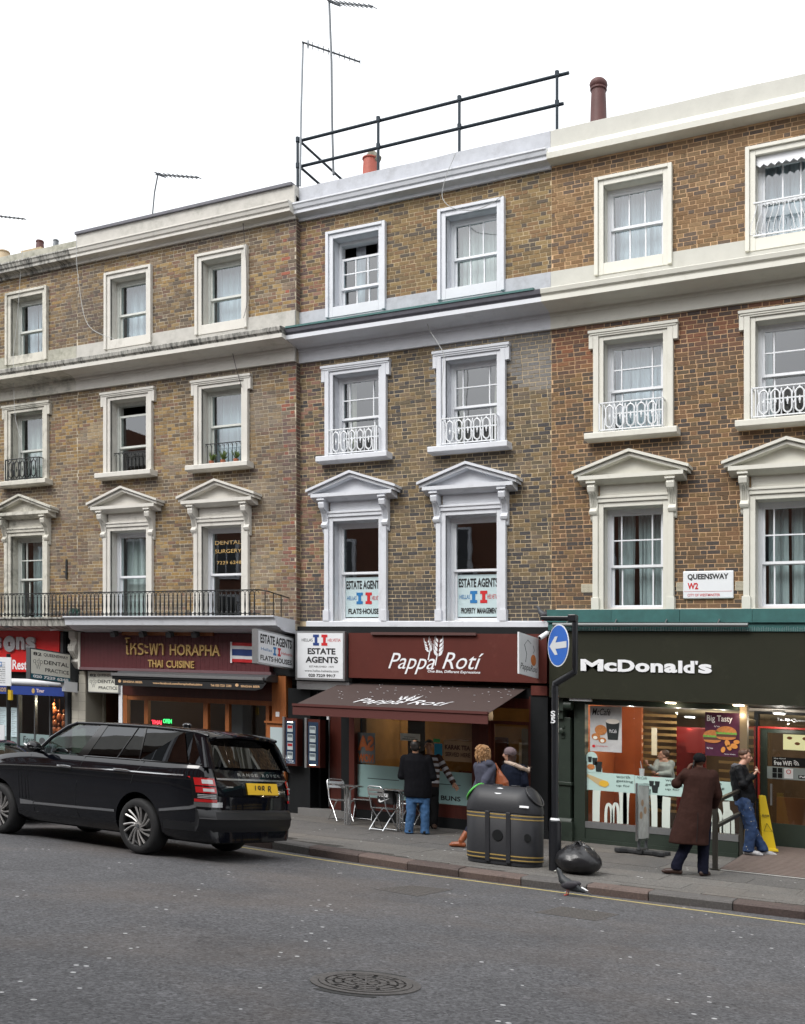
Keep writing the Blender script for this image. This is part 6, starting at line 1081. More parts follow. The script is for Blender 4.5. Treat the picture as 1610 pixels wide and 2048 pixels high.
# pavement board
bx, by, bz = G(1285, 1708); t = thing('pavement_board', 'narrow poster board on a black rubber base before the green shop', 'sign', (bx, by, bz)); RB = mat('black_rubber', (.02, .021, .023), .6); m = MB()
for s in (-1, 1):
    pts = [(bx + .05 * s, by - .16), (bx + .20 * s, by - .13), (bx + .33 * s, by - .24), (bx + .42 * s, by - .20), (bx + .40 * s, by - .05), (bx + .30 * s, by + .0), (bx + .40 * s, by + .07), (bx + .42 * s, by + .2), (bx + .33 * s, by + .24), (bx + .20 * s, by + .13), (bx + .05 * s, by + .16)]
    m.slab(pts if s > 0 else pts[::-1], bz, bz + .075)
m.box(bx - .05, bx + .05, by - .2, by + .2, bz + .0, bz + .1); m.build('rubber_base', RB, t, bevel=.02, fixn=True)
for dy in (-.2, .2): m = MB(); m.box(bx - .02, bx + .02, by + dy - .02, by + dy + .02, bz + .08, bz + .26); m.build('spring_post', SIGNGREY, t)
z0, z1 = bz + .22, bz + 1.16; m = MB(); m.box(bx - .02, bx + .02, by - .32, by - .285, z0, z1); m.box(bx - .02, bx + .02, by + .285, by + .32, z0, z1); m.box(bx - .02, bx + .02, by - .285, by + .285, z0, z0 + .035); m.box(bx - .02, bx + .02, by - .285, by + .285, z1 - .035, z1); m.build('frame', ALU, t)
part(t, 'poster', mat('grey_menu_poster', (.42, .43, .42), .5, var=.35, scale=5), (bx - .01, bx + .012, by - .285, by + .285, z0 + .035, z1 - .035)); m = MB()
for dy, z, r_ in ((-.05, .62, .07), (.1, .5, .08), (-.12, .42, .08)): m.lathe([(r_, .0), (r_, .004)], 0, 0, 16, ax='x') if False else m.add([(bx + .0145, by + dy + r_ * math.cos(R(k * 24)), z0 + z + r_ * .8 * math.sin(R(k * 24))) for k in range(15)], [tuple(range(15))])
m.build('cup_pictures', mat('coffee_tops', (.35, .22, .13), .5), t, kind='stuff')
# pigeons
def pigeon(label, p, s, yaw, mt, mw, mf):
    t = thing('pigeon', label, 'pigeon', p, 'pigeons'); M = Matrix.Translation(Vector(p)) @ Matrix.Rotation(yaw, 4, 'Z') @ Matrix.Scale(s, 4)
    def bd(m, name, mm, **k): m.v = [tuple(M @ Vector(v)) for v in m.v]; return m.build(name, mm, t, **k)
    m = MB(); m.tube([(.165, 0, .285), (.15, 0, .30), (.135, 0, .285), (.115, 0, .24), (.09, 0, .19), (.03, 0, .14), (-.05, 0, .115), (-.12, 0, .09), (-.2, 0, .065)], [.012, .027, .03, .034, .055, .072, .062, .036, .012], 12); bd(m, 'body', mt, smooth=80)
    m = MB(); m.tube([(.17, 0, .287), (.2, 0, .277)], [.009, .003], 6); bd(m, 'beak', mw)
    for sd in (-1, 1): m = MB(); m.ball((-.02, sd * .058, .135), (.11, .02, .045), 12, 7, rot=Matrix.Rotation(R(12), 3, 'Y')); bd(m, 'wing', mw if False else MATS['wing_slate'], smooth=80); m = MB(); m.tube([(.02, sd * .03, .09), (.025, sd * .03, .01), (.06, sd * .03, .004)], .006, 5); m.tube([(.025, sd * .03, .006), (.05, sd * .05, .003)], .005, 4); m.tube([(.025, sd * .03, .006), (.05, sd * .01, .003)], .005, 4); bd(m, 'leg', mf)
    m = MB(); m.obox((-.27, -.02, .045), (.12, 0, .035), (0, .04, 0), (0, 0, .008)); bd(m, 'tail', mt); m = MB(); m.tube([(-.13, -.06, .11), (-.19, -.055, .085), (-.22, -.045, .08)], [.014, .012, .004], 6); bd(m, 'white_feather', WHITE)
mat('wing_slate', (.03, .028, .035), .6); PG = mat('pigeon_grey', (.03, .034, .038), .5, var=.3, scale=30)
g = G(1139, 1792, False); pigeon('dark pigeon with white wing tips walking in the gutter', (g[0], g[1], .004), 1.05, R(180), PG, CREAMS, mat('pigeon_red_leg', (.5, .08, .06), .6)); v = V(1090, 1254, -.07); pigeon('grey pigeon perched above the white security camera', (v.x, -.09, 4.265), .85, R(195), mat('light_pigeon', (.07, .075, .085), .5, var=.3, scale=30), PG, MATS['pigeon_red_leg'])
# window plants
LEAFM = mat('plant_leaf', (.07, .11, .02), .5, var=.5, scale=9)
for i, (px, y) in enumerate(((423, yA + .0), (446, yA + .0), (472, yA))):
    b = V(px, 918, y); t = thing('potted_plant', ('leftmost', 'middle', 'rightmost')[i] + ' of three pot plants behind the black window guard', 'plant', (b.x, y, 7.56), 'pot plants on the sill'); m = MB(); m.lathe([(.045, 0), (.06, .1)], b.x, y, 10, cz=7.56); m.build('pot', mat('terracotta', (.3, .1, .05), .7) if 'terracotta' not in MATS else MATS['terracotta'], t)
    for k in range(26): a = k * 2.4; r_ = .04 + .09 * random.random(); h = .08 + .13 * random.random(); m = MB() if k == 0 else m; m.add([(b.x, y, 7.64), (b.x + r_ * .6 * math.cos(a) - .012, y + r_ * .6 * math.sin(a), 7.66 + h * .8), (b.x + r_ * math.cos(a), y + r_ * math.sin(a), 7.66 + h), (b.x + r_ * .6 * math.cos(a) + .016, y + r_ * .6 * math.sin(a), 7.65 + h * .6)], [(0, 1, 2, 3)])
    m.build('leaves', LEAFM, t, kind='stuff')
b = V(148, 1222, -.6); m = MB()
for k in range(60): a = k * 2.4; r_ = .02 + .16 * random.random(); h = .05 + .12 * random.random(); m.add([(b.x + r_ * math.cos(a), -.6 + r_ * .5 * math.sin(a), 4.3), (b.x + r_ * math.cos(a) - .02, -.6, 4.3 + h), (b.x + r_ * 1.2 * math.cos(a), -.6, 4.33 + h), (b.x + r_ * math.cos(a) + .02, -.6, 4.3 + h * .6)], [(0, 1, 2, 3)])
t = thing('balcony_plant', 'dark green leafy plant behind the long balcony railing', 'plant', (b.x, -.6, 4.28)); m.build('leaves', mat('dark_leaf', (.02, .07, .055), .5), t, kind='stuff'); m = MB(); m.lathe([(.08, 0), (.1, .06)], b.x, -.6, 10, cz=4.28); m.build('pot', BLACK, t)
# zigzag pelmet and scroll guard on the top right window
m = MB(); cxx = cC[1]; pts = [(cxx - OW, ZTOP), (cxx + OW, ZTOP)]; z0 = ZTOP - .13; n = 18
pts += [(cxx + OW - 2 * OW * i / n, z0 - (.05 if i % 2 else 0)) for i in range(n + 1)]; m.plate(pts[::-1], .02, .03); m.build('zigzag_pelmet', SASH_W, hC, fixn=True)
m = MB(); z0, z1 = 10.60, 11.14; y = -.05
m.box(cxx - .56, cxx + .56, y - .012, y + .012, z1 - .01, z1 + .01); m.box(cxx - .56, cxx + .56, y - .012, y + .012, z0 - .01, z0 + .01); w = m.build('scroll_guard', IRON_W, hC)
for i in range(12):
    m = MB(); x = cxx - .54 + i * .092; s = 1 if i < 6 else -1; q = []
    for k in range(9): a = R(-90 + k * 40); q.append((x + .075 * s + .028 * math.cos(a) * (1 - k / 14) * s, y, z1 - .045 + .028 * math.sin(a) * (1 - k / 14)))
    m.tube(q[::-1] + [(x + .055 * s, y, z1 - .01), (x + .03 * s, y, z1 - .03), (x + .01 * s, y, z1 - .16), (x - .05 * s, y, z0 + .2), (x - .075 * s, y, z0 + .06), (x - .06 * s, y, z0 + .02), (x - .03 * s, y, z0 + .015), (x - .01 * s, y, z0 + .05), (x - .03 * s, y, z0 + .065)], .0065, 4); m.build('scroll', IRON_W, w)
# ------------------------------------------------------------------ the cars
PAINT = mat('black_car_paint', (.003, .0035, .006), .06, coat=.5, spec=.35); GBLK = mat('gloss_black_trim', (.004, .004, .005), .08, coat=1.); CHR = mat('satin_chrome', (.55, .56, .57), .2, 1.); TYRE = mat('tyre_rubber', (.014, .014, .015), .75, bump=.2, bscale=90); RIMM = mat('grey_alloy', (.36, .35, .34), .35, .6); PLAS = mat('grey_car_plastic', (.010, .0105, .012), .35, spec=.4)
CARG = glassmat('car_glass', tint=(.45, .55, .52), refl=.06); PRIV = glassmat('dark_car_glass', tint=(.035, .035, .04), refl=.05); LRED = mat('red_lamp_lens', (.42, .01, .012), .12, coat=1.); LWHT = mat('clear_lamp_lens', (.5, .5, .5), .12, coat=1.); SEATM = mat('dark_seat_leather', (.03, .028, .027), .6)
def frame_of(origin, ang):
    f = Vector((-math.cos(ang), math.sin(ang), 0)); r = Vector((math.sin(ang), math.cos(ang), 0)); o = Vector(origin)
    return lambda x, y, z: o + f * x + r * y + Vector((0, 0, z))
def evalmesh(o):
    bpy.context.view_layer.update(); dg = bpy.context.evaluated_depsgraph_get(); me = bpy.data.meshes.new_from_object(o.evaluated_get(dg)); return me
def local(mb, Fm): mb.v = [tuple(Fm(*v)) for v in mb.v]; return mb
class Car:
    def __init__(s, label, origin, ang): s.F = frame_of(origin, ang); s.root = thing('parked_car', label, 'car', origin)
    def put(s, name, mb, m, parent=None, **k): return local(mb, s.F).build(name, m, parent or s.root, fixn=k.pop('fixn', True), **k)
W = 1.98; YC = .99
PROF = [(.28, .86), (.33, .915), (.40, .945), (.47, .955), (.50, .965), (.62, .978), (.78, .986), (.95, .99), (1.08, .988), (1.145, .984), (1.17, .974), (1.22, .962), (1.27, .945), (1.31, .922)]
def hw(z):
    for (a, b), (c, d) in zip(PROF, PROF[1:]):
        if z <= c: return b + (d - b) * max(0, (z - a)) / (c - a)
    return PROF[-1][1]
def rearx(y, z):
    d = abs(y - YC) / .99; lean = .11 * max(0, (z - .95) / .36) ** 1.3
    return -1.22 + lean + .05 * d * d + (.30 * max(0, (d - .72) / .28) ** 2.6)
def sidey(x, z):
    y = YC - hw(z); 
    if x < -.55: y += .16 * ((-.55 - x) / .62) ** 2.2
    if x > 3.0: y += .25 * ((x - 3.0) / 1.1) ** 2.2
    return y
def ghy(x, z): return .068 + (z - 1.31) * .33 + .05 * max(0, z - 1.6) + (.10 * max(0, (-.4 - x) / .7) ** 2 if x < -.4 else 0) + (.10 * max(0, (x - 1.9) / .6) ** 2)
def hood(x): return 1.31 if x < 2.45 else 1.31 - .03 * (x - 2.45) / .5 - .14 * max(0, (x - 2.7) / 1.4) ** 1.5
def ribbon_side(car, name, pts, h, m, off=.006, th=.012, parent=None, **k):
    """a strip that follows the body side: pts = [(x, z)] in the side view, h = height of the strip"""
    mb = MB(); q = []
    for i in range(len(pts) - 1):
        n = max(1, int(abs(pts[i + 1][0] - pts[i][0]) / .12))
        for j in range(n): f = j / n; q.append((pts[i][0] + (pts[i + 1][0] - pts[i][0]) * f, pts[i][1] + (pts[i + 1][1] - pts[i][1]) * f))
    q.append(pts[-1]); vs = []
    for i, (x, z) in enumerate(q):
        hh_ = h[0] + (h[1] - h[0]) * i / (len(q) - 1) if isinstance(h, tuple) else h
        for dz in (-hh_ / 2, hh_ / 2): vs += [(x, sidey(x, z + dz) - off, z + dz), (x, sidey(x, z + dz) + th, z + dz)]
    n = len(q); fs = []
    for i in range(n - 1): a, b = i * 4, i * 4 + 4; fs += [(a, a + 2, b + 2, b), (a, b, b + 1, a + 1), (a + 2, a + 3, b + 3, b + 2), (a + 1, b + 1, b + 3, a + 3)]
    fs += [(0, 1, 3, 2), (n * 4 - 4, n * 4 - 2, n * 4 - 1, n * 4 - 3)]; mb.add(vs, fs); return car.put(name, mb, m, parent, **k)
def poly_panel(car, name, pts, surf, m, off=.0, th=.01, parent=None, far=False, **k):
    """a side-view or rear-view outline laid on the surface surf(a, b) -> point, pushed out by off"""
    mb = MB(); n = len(pts); o = [Vector(surf(a, b, off)) for a, b in pts]; i_ = [Vector(surf(a, b, off - th)) for a, b in pts]
    if far: o = [Vector((p.x, W - p.y, p.z)) for p in o]; i_ = [Vector((p.x, W - p.y, p.z)) for p in i_]
    mb.add(o + i_, [tuple(range(n)), tuple(range(2 * n - 1, n - 1, -1))] + [(a, n + a, n + (a + 1) % n, (a + 1) % n) for a in range(n)]); return car.put(name, mb, m, parent, **k)
gs = lambda x, z, o: (x, ghy(x, z) - o, z)
rs = lambda y, z, o: (rearx(y, z) - o, y, z)
ss = lambda x, z, o: (x, sidey(x, z) - o, z)
def shell(name, levels, zsc, car, m, length=(-1.22, 4.08)):
    """closed lower body: one plan outline swept up through the side profile"""
    out = []; nside = 46; ncr = 20
    for z, h in levels:
        ring = []
        for i in range(nside): x = -1.0 + (3.75 + 1.0) * i / (nside - 1); ring.append((x, sidey(x, z)))
        ys = sidey(3.75, z)
        for i in range(1, ncr): a = math.pi * i / ncr; ring.append((3.75 + .34 * math.sin(a) ** .6, YC - (YC - ys) * math.copysign(abs(math.cos(a)) ** .7, math.cos(a))))
        ring += [(x, W - y) for x, y in ring[:nside][::-1]]
        for i in range(1, ncr * 2): y = W - sidey(-1.0, z) + (2 * sidey(-1.0, z) - W) * i / (ncr * 2); ring.append((min(rearx(y, z), -1.0), y))
        out.append([(x, y, .28 + (z - .28) * ((hood(x) - .28) / 1.03) if x > 2.4 else z) for x, y in ring])
    mb = MB(); n = len(out[0]); vs = [p for r_ in out for p in r_]; fs = [(i * n + k, i * n + (k + 1) % n, (i + 1) * n + (k + 1) % n, (i + 1) * n + k) for i in range(len(out) - 1) for k in range(n)]
    top = out[-1]; ce = len(vs)
    # top deck as strips across the car
    for i in range(nside): 
        for f in (.25, .5, .75): x, y, z = top[i]; vs.append((x, y + (W - 2 * y) * f, z + .03 * math.sin(math.pi * f) * (1 if x > 2.3 else 0)))
    T0 = (len(out) - 1) * n; far = lambda i: T0 + nside + (ncr - 1) + (nside - 1 - i)
    for i in range(nside - 1):
        a = [T0 + i] + [ce + i * 3 + k for k in range(3)] + [far(i)]; b = [T0 + i + 1] + [ce + (i + 1) * 3 + k for k in range(3)] + [far(i + 1)]
        for k in range(4): fs.append((a[k], b[k], b[k + 1], a[k + 1]))
    i = nside - 1; fr = [T0 + nside - 1] + [T0 + nside + k for k in range(ncr - 1)] + [far(nside - 1)]; fs.append(tuple(fr + [ce + i * 3 + k for k in (2, 1, 0)]))
    rr_ = [far(0)] + [T0 + 2 * nside + ncr - 1 + k for k in range(2 * ncr - 1)] + [T0]; fs.append(tuple(rr_ + [ce + k for k in (0, 1, 2)])); fs.append(tuple(range(n - 1, -1, -1)))
    mb.add(vs, fs); return mb
c1 = Car('long black luxury estate car with tinted windows parked across the foreground', (-10.78, -7.07, 0.), R(5)); WX = (.09, 3.21)
mb = shell('body', PROF, None, c1, PAINT); tmp = c1.put('body', mb, PAINT); cuts = []
for wx in WX:
    k = MB(); k.lathe([(.455, -.3), (.455, .36)], wx, 0, 40, ax='y', cz=.42); cu = c1.put('cut', k, PAINT); cuts.append(cu)
    k = MB(); k.lathe([(.455, 1.62), (.455, 2.3)], wx, 0, 40, ax='y', cz=.42); cu = c1.put('cut', k, PAINT); cuts.append(cu)
for cu in cuts: b = tmp.modifiers.new('b', 'BOOLEAN'); b.operation = 'DIFFERENCE'; b.object = cu; b.solver = 'EXACT'
me = evalmesh(tmp); tmp.modifiers.clear(); tmp.data = me; me.name = 'body'
for p in me.polygons: p.use_smooth = True
me.set_sharp_from_angle(angle=R(28))
for cu in cuts: d = cu.data; bpy.data.objects.remove(cu); bpy.data.meshes.remove(d)
# seams, vents, chrome
for pts in ([(1.22, 1.30), (1.27, 1.2), (1.36, .9), (1.40, .58), (1.33, .40)], [(-.01, 1.31), (.06, 1.2), (.16, 1.1), (.20, .98)], [(2.44, 1.28), (2.42, 1.1), (2.38, .58), (2.35, .42)]):
    mb = MB(); q = [Vector((x, sidey(x, z) - .0005, z)) for x, z in pts]; mb.tube(q, .0055, 4); c1.put('door_seam', mb, BLACK)
for i, x in enumerate((2.69, 2.62, 2.54, 2.47)): mb = MB(); mb.tube([(x, sidey(x, 1.08) - .001, 1.09), (x - .01, sidey(x, .85) - .001, .85), (x - .02, sidey(x, .62) - .001, .60)], .006, 4); c1.put('vent_slat', mb, BLACK)
ribbon_side(c1, 'waist_strip', [(3.6, 1.055), (3.14, 1.082), (2.4, 1.108), (1.76, 1.128), (.52, 1.157), (-.35, 1.16), (-.8, 1.168)], .016, CHR, smooth=30)
ribbon_side(c1, 'sill_strip', [(2.36, .545), (1.4, .56), (.55, .577)], .034, CHR, off=.012); ribbon_side(c1, 'sill_strip', [(2.66, .548), (2.40, .548), (2.33, .545)], (.075, .04), CHR, off=.012)
ribbon_side(c1, 'bumper_strip', [(-.36, .66), (-.9, .735), (-1.0, .77)], (.035, .045), CHR, off=.012)
mb = MB(); vs = []
for i in range(9): y = .36 - .32 * i / 8; vs += [(rearx(max(y, .0), .8) - .012, y + .0, z) for z in (.76, .83)]
mb.add(vs, [(2 * i, 2 * i + 2, 2 * i + 3, 2 * i + 1) for i in range(8)]); c1.put('corner_strip', mb, CHR, smooth=40)
for i, (a, b) in enumerate(((1.76, 1.47), (.54, .23))):
    z = 1.135 + .02 * i; mb = MB(); mb.tube([(a, sidey(a, z) - .012, z), (a - .04, sidey(a, z) - .045, z + .008), (b + .04, sidey(b, z) - .045, z + .008), (b, sidey(b, z) - .012, z)], [.012, .017, .017, .012], 8, flat=1.2); c1.put('door_handle', mb, CHR, smooth=True)
ribbon_side(c1, 'rocker', [(2.74, .40), (1.4, .405), (.54, .43)], .012, PLAS, off=.004)
# greenhouse: roof, pillars, panes
def roofz(x): return 1.855 - .022 * (x - .7) ** 2 - (.05 * max(0, (-.5 - x)) ** 1.5)
mb = MB(); nx, ny = 26, 14; vs = []
for i in range(nx + 1):
    x = 1.62 - 2.66 * i / nx; y0 = ghy(x, 1.77) + .01
    for j in range(ny + 1): f = j / ny; vs.append((x, y0 + (W - 2 * y0) * f, roofz(x) - .075 * abs(2 * f - 1) ** 3.2 - (.03 if i in (0,) else 0)))
fs = [(i * (ny + 1) + j, (i + 1) * (ny + 1) + j, (i + 1) * (ny + 1) + j + 1, i * (ny + 1) + j + 1) for i in range(nx) for j in range(ny)]; k = len(vs); vs += [(x, y, z - .035) for x, y, z in vs]; fs += [tuple(v + k for v in f[::-1]) for f in fs]
for i in range(nx): 
    for j in (0, ny): a, b = i * (ny + 1) + j, (i + 1) * (ny + 1) + j; fs.append((a, b, b + k, a + k))
for j in range(ny):
    for i in (0, nx): a, b = i * (ny + 1) + j, i * (ny + 1) + j + 1; fs.append((a, b, b + k, a + k))
mb.add(vs, fs); c1.put('roof', mb, PAINT, smooth=50)
ROOFL = [(1.60, 1.795), (1.2, 1.80), (.5, 1.80), (0, 1.797), (-.4, 1.785), (-.85, 1.755), (-1.02, 1.72)]
for far in (False, True):
    def tub(name, pts, r, m, flat=1., n=8): mb = MB(); mb.tube([(x, (W - ghy(x, z)) if far else ghy(x, z), z) for x, z in pts], r, n, flat=flat); c1.put(name, mb, m, smooth=50)
    tub('roof_rail', ROOFL, .022, PAINT); tub('front_pillar', [(2.50, 1.29), (2.1, 1.55), (1.78, 1.735), (1.60, 1.795)], .028, PAINT); tub('front_pillar_trim', [(2.44, 1.33), (2.07, 1.565)], .018, GBLK)
    gw = lambda x, z, o: gs(x, z, o)
    poly_panel(c1, 'front_side_window', [(2.32, 1.315), (1.40, 1.325), (1.07, 1.775), (1.60, 1.76), (1.85, 1.66), (2.1, 1.50)], gs, CARG, th=.006, far=far)
    poly_panel(c1, 'centre_pillar', [(1.41, 1.315), (1.20, 1.315), (.93, 1.785), (1.08, 1.785)], gs, GBLK, off=.006, th=.03, far=far)
    poly_panel(c1, 'rear_side_window', [(1.20, 1.32), (.565, 1.325), (.30, 1.775), (.94, 1.775)], gs, PRIV, th=.006, far=far); poly_panel(c1, 'rear_side_window', [(.545, 1.325), (.13, 1.33), (.15, 1.775), (.285, 1.775)], gs, PRIV, th=.006, far=far)
    tub('window_divider', [(.555, 1.325), (.29, 1.775)], .011, GBLK); poly_panel(c1, 'rear_pillar', [(.12, 1.32), (.09, 1.32), (.12, 1.785), (.15, 1.785)], gs, GBLK, off=.006, th=.03, far=far)
    poly_panel(c1, 'quarter_window', [(.08, 1.33), (-.80, 1.335), (-.62, 1.76), (.11, 1.78)], gs, PRIV, th=.006, far=far); poly_panel(c1, 'quarter_window', [(-.82, 1.335), (-1.04, 1.335), (-.78, 1.745), (-.64, 1.755)], gs, PRIV, off=.002, th=.006, far=far)
    ps = [(-1.045, 1.30), (-1.20, 1.28), (-1.06, 1.60), (-.96, 1.735), (-.78, 1.755)]
    poly_panel(c1, 'rearmost_pillar', ps, lambda x, z, o: (x, ghy(x, z) - o + .0, z), PAINT, off=.008, th=.05, far=far)
    tub('belt_strip', [(2.42, 1.312), (1.2, 1.316), (.1, 1.322), (-1.03, 1.325)], .011, GBLK)
# windscreen, rear window, spoiler, tailgate
def wall4(name, a, b, c, d, m, n=8, bow=.05, ax=0, **k):
    mb = MB(); vs = []
    for i in range(n + 1):
        f = i / n; p, q = Vector(a).lerp(Vector(b), f), Vector(d).lerp(Vector(c), f); s = bow * math.sin(math.pi * f)
        vs += [p + Vector((s, 0, 0)), q + Vector((s * .7, 0, 0))]
    mb.add(vs, [(2 * i, 2 * i + 2, 2 * i + 3, 2 * i + 1) for i in range(n)]); return c1.put(name, mb, m, smooth=True, fixn=False, **k)
wall4('windscreen', (2.50, .15, 1.29), (2.50, W - .15, 1.29), (1.62, W - .27, 1.80), (1.62, .27, 1.80), CARG, bow=.12)
wall4('rear_window', (-1.13, .23, 1.31), (-1.13, W - .23, 1.31), (-.93, W - .30, 1.70), (-.93, .30, 1.70), PRIV, bow=-.06)
wall4('rear_window_band', (-1.128, .10, 1.30), (-1.128, .24, 1.31), (-.96, .31, 1.70), (-.95, .22, 1.70), PAINT, n=4, bow=-.01); wall4('rear_window_band', (-1.128, W - .24, 1.31), (-1.128, W - .1, 1.30), (-.95, W - .22, 1.70), (-.96, W - .31, 1.70), PAINT, n=4, bow=-.01)
mb = MB(); vs = []
for i in range(15):
    f = i / 14; y = .27 + (W - .54) * f; e = abs(2 * f - 1) ** 3; vs += [(-.80, y, 1.80 - .055 * e), (-1.10 + .12 * e, y, 1.755 - .06 * e), (-1.10 + .12 * e, y, 1.725 - .06 * e), (-.90, y, 1.70 - .03 * e)]
mb.add(vs, [(4 * i + a, 4 * i + 4 + a, 4 * i + 4 + (a + 1) % 4, 4 * i + (a + 1) % 4) for i in range(14) for a in range(4)] + [(0, 1, 2, 3), (56, 59, 58, 57)]); c1.put('spoiler', mb, PAINT, smooth=40)
mb = MB(); mb.ball((.0, .9, 1.87), (.09, .035, .035), 10, 6); c1.put('roof_fin', mb, PAINT, smooth=True)
def tg(name, y0, y1, z0, z1, m, off, th=.012, parent=None, ny=14, nz=3, **k):
    mb = MB(); vs = [(rearx(y0 + (y1 - y0) * i / ny, z0 + (z1 - z0) * j / nz) - off, y0 + (y1 - y0) * i / ny, z0 + (z1 - z0) * j / nz) for i in range(ny + 1) for j in range(nz + 1)]; kk = len(vs)
    fs = [(i * (nz + 1) + j, i * (nz + 1) + j + 1, (i + 1) * (nz + 1) + j + 1, (i + 1) * (nz + 1) + j) for i in range(ny) for j in range(nz)]; vs += [(x + th, y, z) for x, y, z in vs]; fs += [tuple(v + kk for v in f[::-1]) for f in fs]
    for i in range(ny):
        for j in (0, nz): a, b = i * (nz + 1) + j, (i + 1) * (nz + 1) + j; fs.append((a, b, b + kk, a + kk))
    for j in range(nz):
        for i in (0, ny): a, b = i * (nz + 1) + j, i * (nz + 1) + j + 1; fs.append((a, b, b + kk, a + kk))
    mb.add(vs, fs); return c1.put(name, mb, m, parent, smooth=30, **k)
tl = tg('tailgate', .29, W - .29, .915, 1.285, PAINT, .010); tg('lower_tailgate', .29, W - .29, .735, .905, PAINT, .010); tg('tailgate_recess', .76, W - .42 + .1, .93, 1.125, GBLK, .012, th=.004, parent=tl)
tg('chrome_bar', .29, W - .26, 1.135, 1.16, CHR, .024, parent=tl); tg('badge_bar', .45, .58, 1.035, 1.05, CHR, .016, th=.006, parent=tl)
np_ = tg('number_plate', .84, 1.50, .945, 1.105, mat('yellow_number_plate', (.75, .46, .02), .35), .03, th=.01, ny=6); mb = MB(); text_into(mb, '198 R', (0, 0, 0), (0, 1, 0), Z3, .36, .105, (0, 0, 0), bold=.012, spacing=1.15); mb.v = [(rearx(1.17, 1.02) - .034, v[1] + .99, v[2] + .973) for v in mb.v]; c1.put('plate_lettering', mb, BLACKT, np_, fixn=False)
mb = MB()
for i, ch in enumerate('RANGE'): mb2 = MB(); text_into(mb2, ch, (0, .72 + i * .088, 1.195), (0, 1, 0), Z3, .064, .042, (0, 0, 0), bold=.035); mb.add([(rearx(v[1], v[2]) - .014, v[1], v[2]) for v in mb2.v], mb2.f)
for i, ch in enumerate('ROVER'): mb2 = MB(); text_into(mb2, ch, (0, 1.23 + i * .088, 1.195), (0, 1, 0), Z3, .064, .042, (0, 0, 0), bold=.035); mb.add([(rearx(v[1], v[2]) - .014, v[1], v[2]) for v in mb2.v], mb2.f)
mb.add([(rearx(1.19, 1.21) - .014, 1.185 + a, 1.205 + b) for a, b in ((0, 0), (.02, 0), (.02, .008), (0, .008))], [(0, 1, 2, 3)]); c1.put('tailgate_lettering', mb, CHR, tl, fixn=False)
mb = MB(); mb.lathe([(.032, -.02), (.03, -.026)], 0, 1.80, 16, ax='x', cz=1.03); mb.v = [(rearx(1.8, 1.03) + v[0] + .006, v[1], 1.03 + (v[2] - 1.03) * .6) for v in mb.v]; c1.put('oval_badge', mb, SILV, tl)
# tail lamps wrap the corner
def lamp(y0, y1, z0, z1, m, off, name='tail_lamp', far=False, par=None):
    mb = MB(); n = 8; vs = []
    for i in range(n + 1):
        y = y0 + (y1 - y0) * i / n
        for z in (z0, z1): vs.append((rearx(y, z) - off, (W - y) if far else y, z))
    mb.add(vs, [(2 * i, 2 * i + 2, 2 * i + 3, 2 * i + 1) for i in range(n)]); return c1.put(name, mb, m, par, smooth=50, fixn=False)
for far in (False, True):
    h = lamp(.035, .265, .82, 1.165, GBLK, .014, far=far); lamp(.05, .25, 1.05, 1.15, LRED, .020, 'red_lens', far, h); lamp(.05, .25, .95, 1.03, LRED, .020, 'red_lens', far, h); lamp(.04, .255, .825, .865, LRED, .020, 'red_lens', far, h); lamp(.10, .215, 1.075, 1.13, LWHT, .024, 'clear_lens', far, h); lamp(.10, .215, .97, 1.01, LWHT, .024, 'clear_lens', far, h)
    for z in (.88, .90, .92): lamp(.06, .24, z, z + .008, LWHT, .020, 'clear_line', far, h)
poly_panel(c1, 'lamp_return', [(-.86, 1.16), (-1.06, 1.16), (-1.08, .83), (-1.03, .82), (-1.03, 1.05), (-.94, 1.12)], ss, LRED, off=.006)
# bumper
mb = MB(); vs = []; lv = [(.42, .00), (.47, -.03), (.50, -.05), (.58, -.06), (.60, -.075), (.62, -.06), (.70, -.05), (.725, -.02)]; q = []
for i in range(7): x = -.42 - .09 * i; q.append((x, sidey(x, .5) - .004, 0.))
for i in range(13): y = .055 + (W - .11) * i / 12; q.append((rearx(y, .6), y, 1.))
for i in range(7): x = -.96 + .09 * i; q.append((x, W - sidey(x, .5) + .004, 0.))
for x, y, wgt in q:
    for z, d in lv: vs.append((x + d * wgt, y, z - (.10 if False else 0)))
n = len(lv); mb.add(vs, [(i * n + k, (i + 1) * n + k, (i + 1) * n + k + 1, i * n + k + 1) for i in range(len(q) - 1) for k in range(n - 1)] + [tuple(i * n for i in range(len(q)))] + [tuple(i * n + n - 1 for i in range(len(q)))[::-1]]); c1.put('rear_bumper', mb, PLAS, smooth=35)
mb = MB(); mb.box(-1.0, 3.9, .3, W - .3, .24, .5); c1.put('underbody', mb, BLACK); mb = MB(); mb.tube([(-1.19, .5, .40), (-.9, .5, .38)], .04, 10); mb.tube([(-1.19, 1.5, .40), (-.9, 1.5, .38)], .04, 10); mb.box(-1.1, -.4, .45, 1.5, .28, .4); c1.put('exhaust', mb, SIGNGREY)
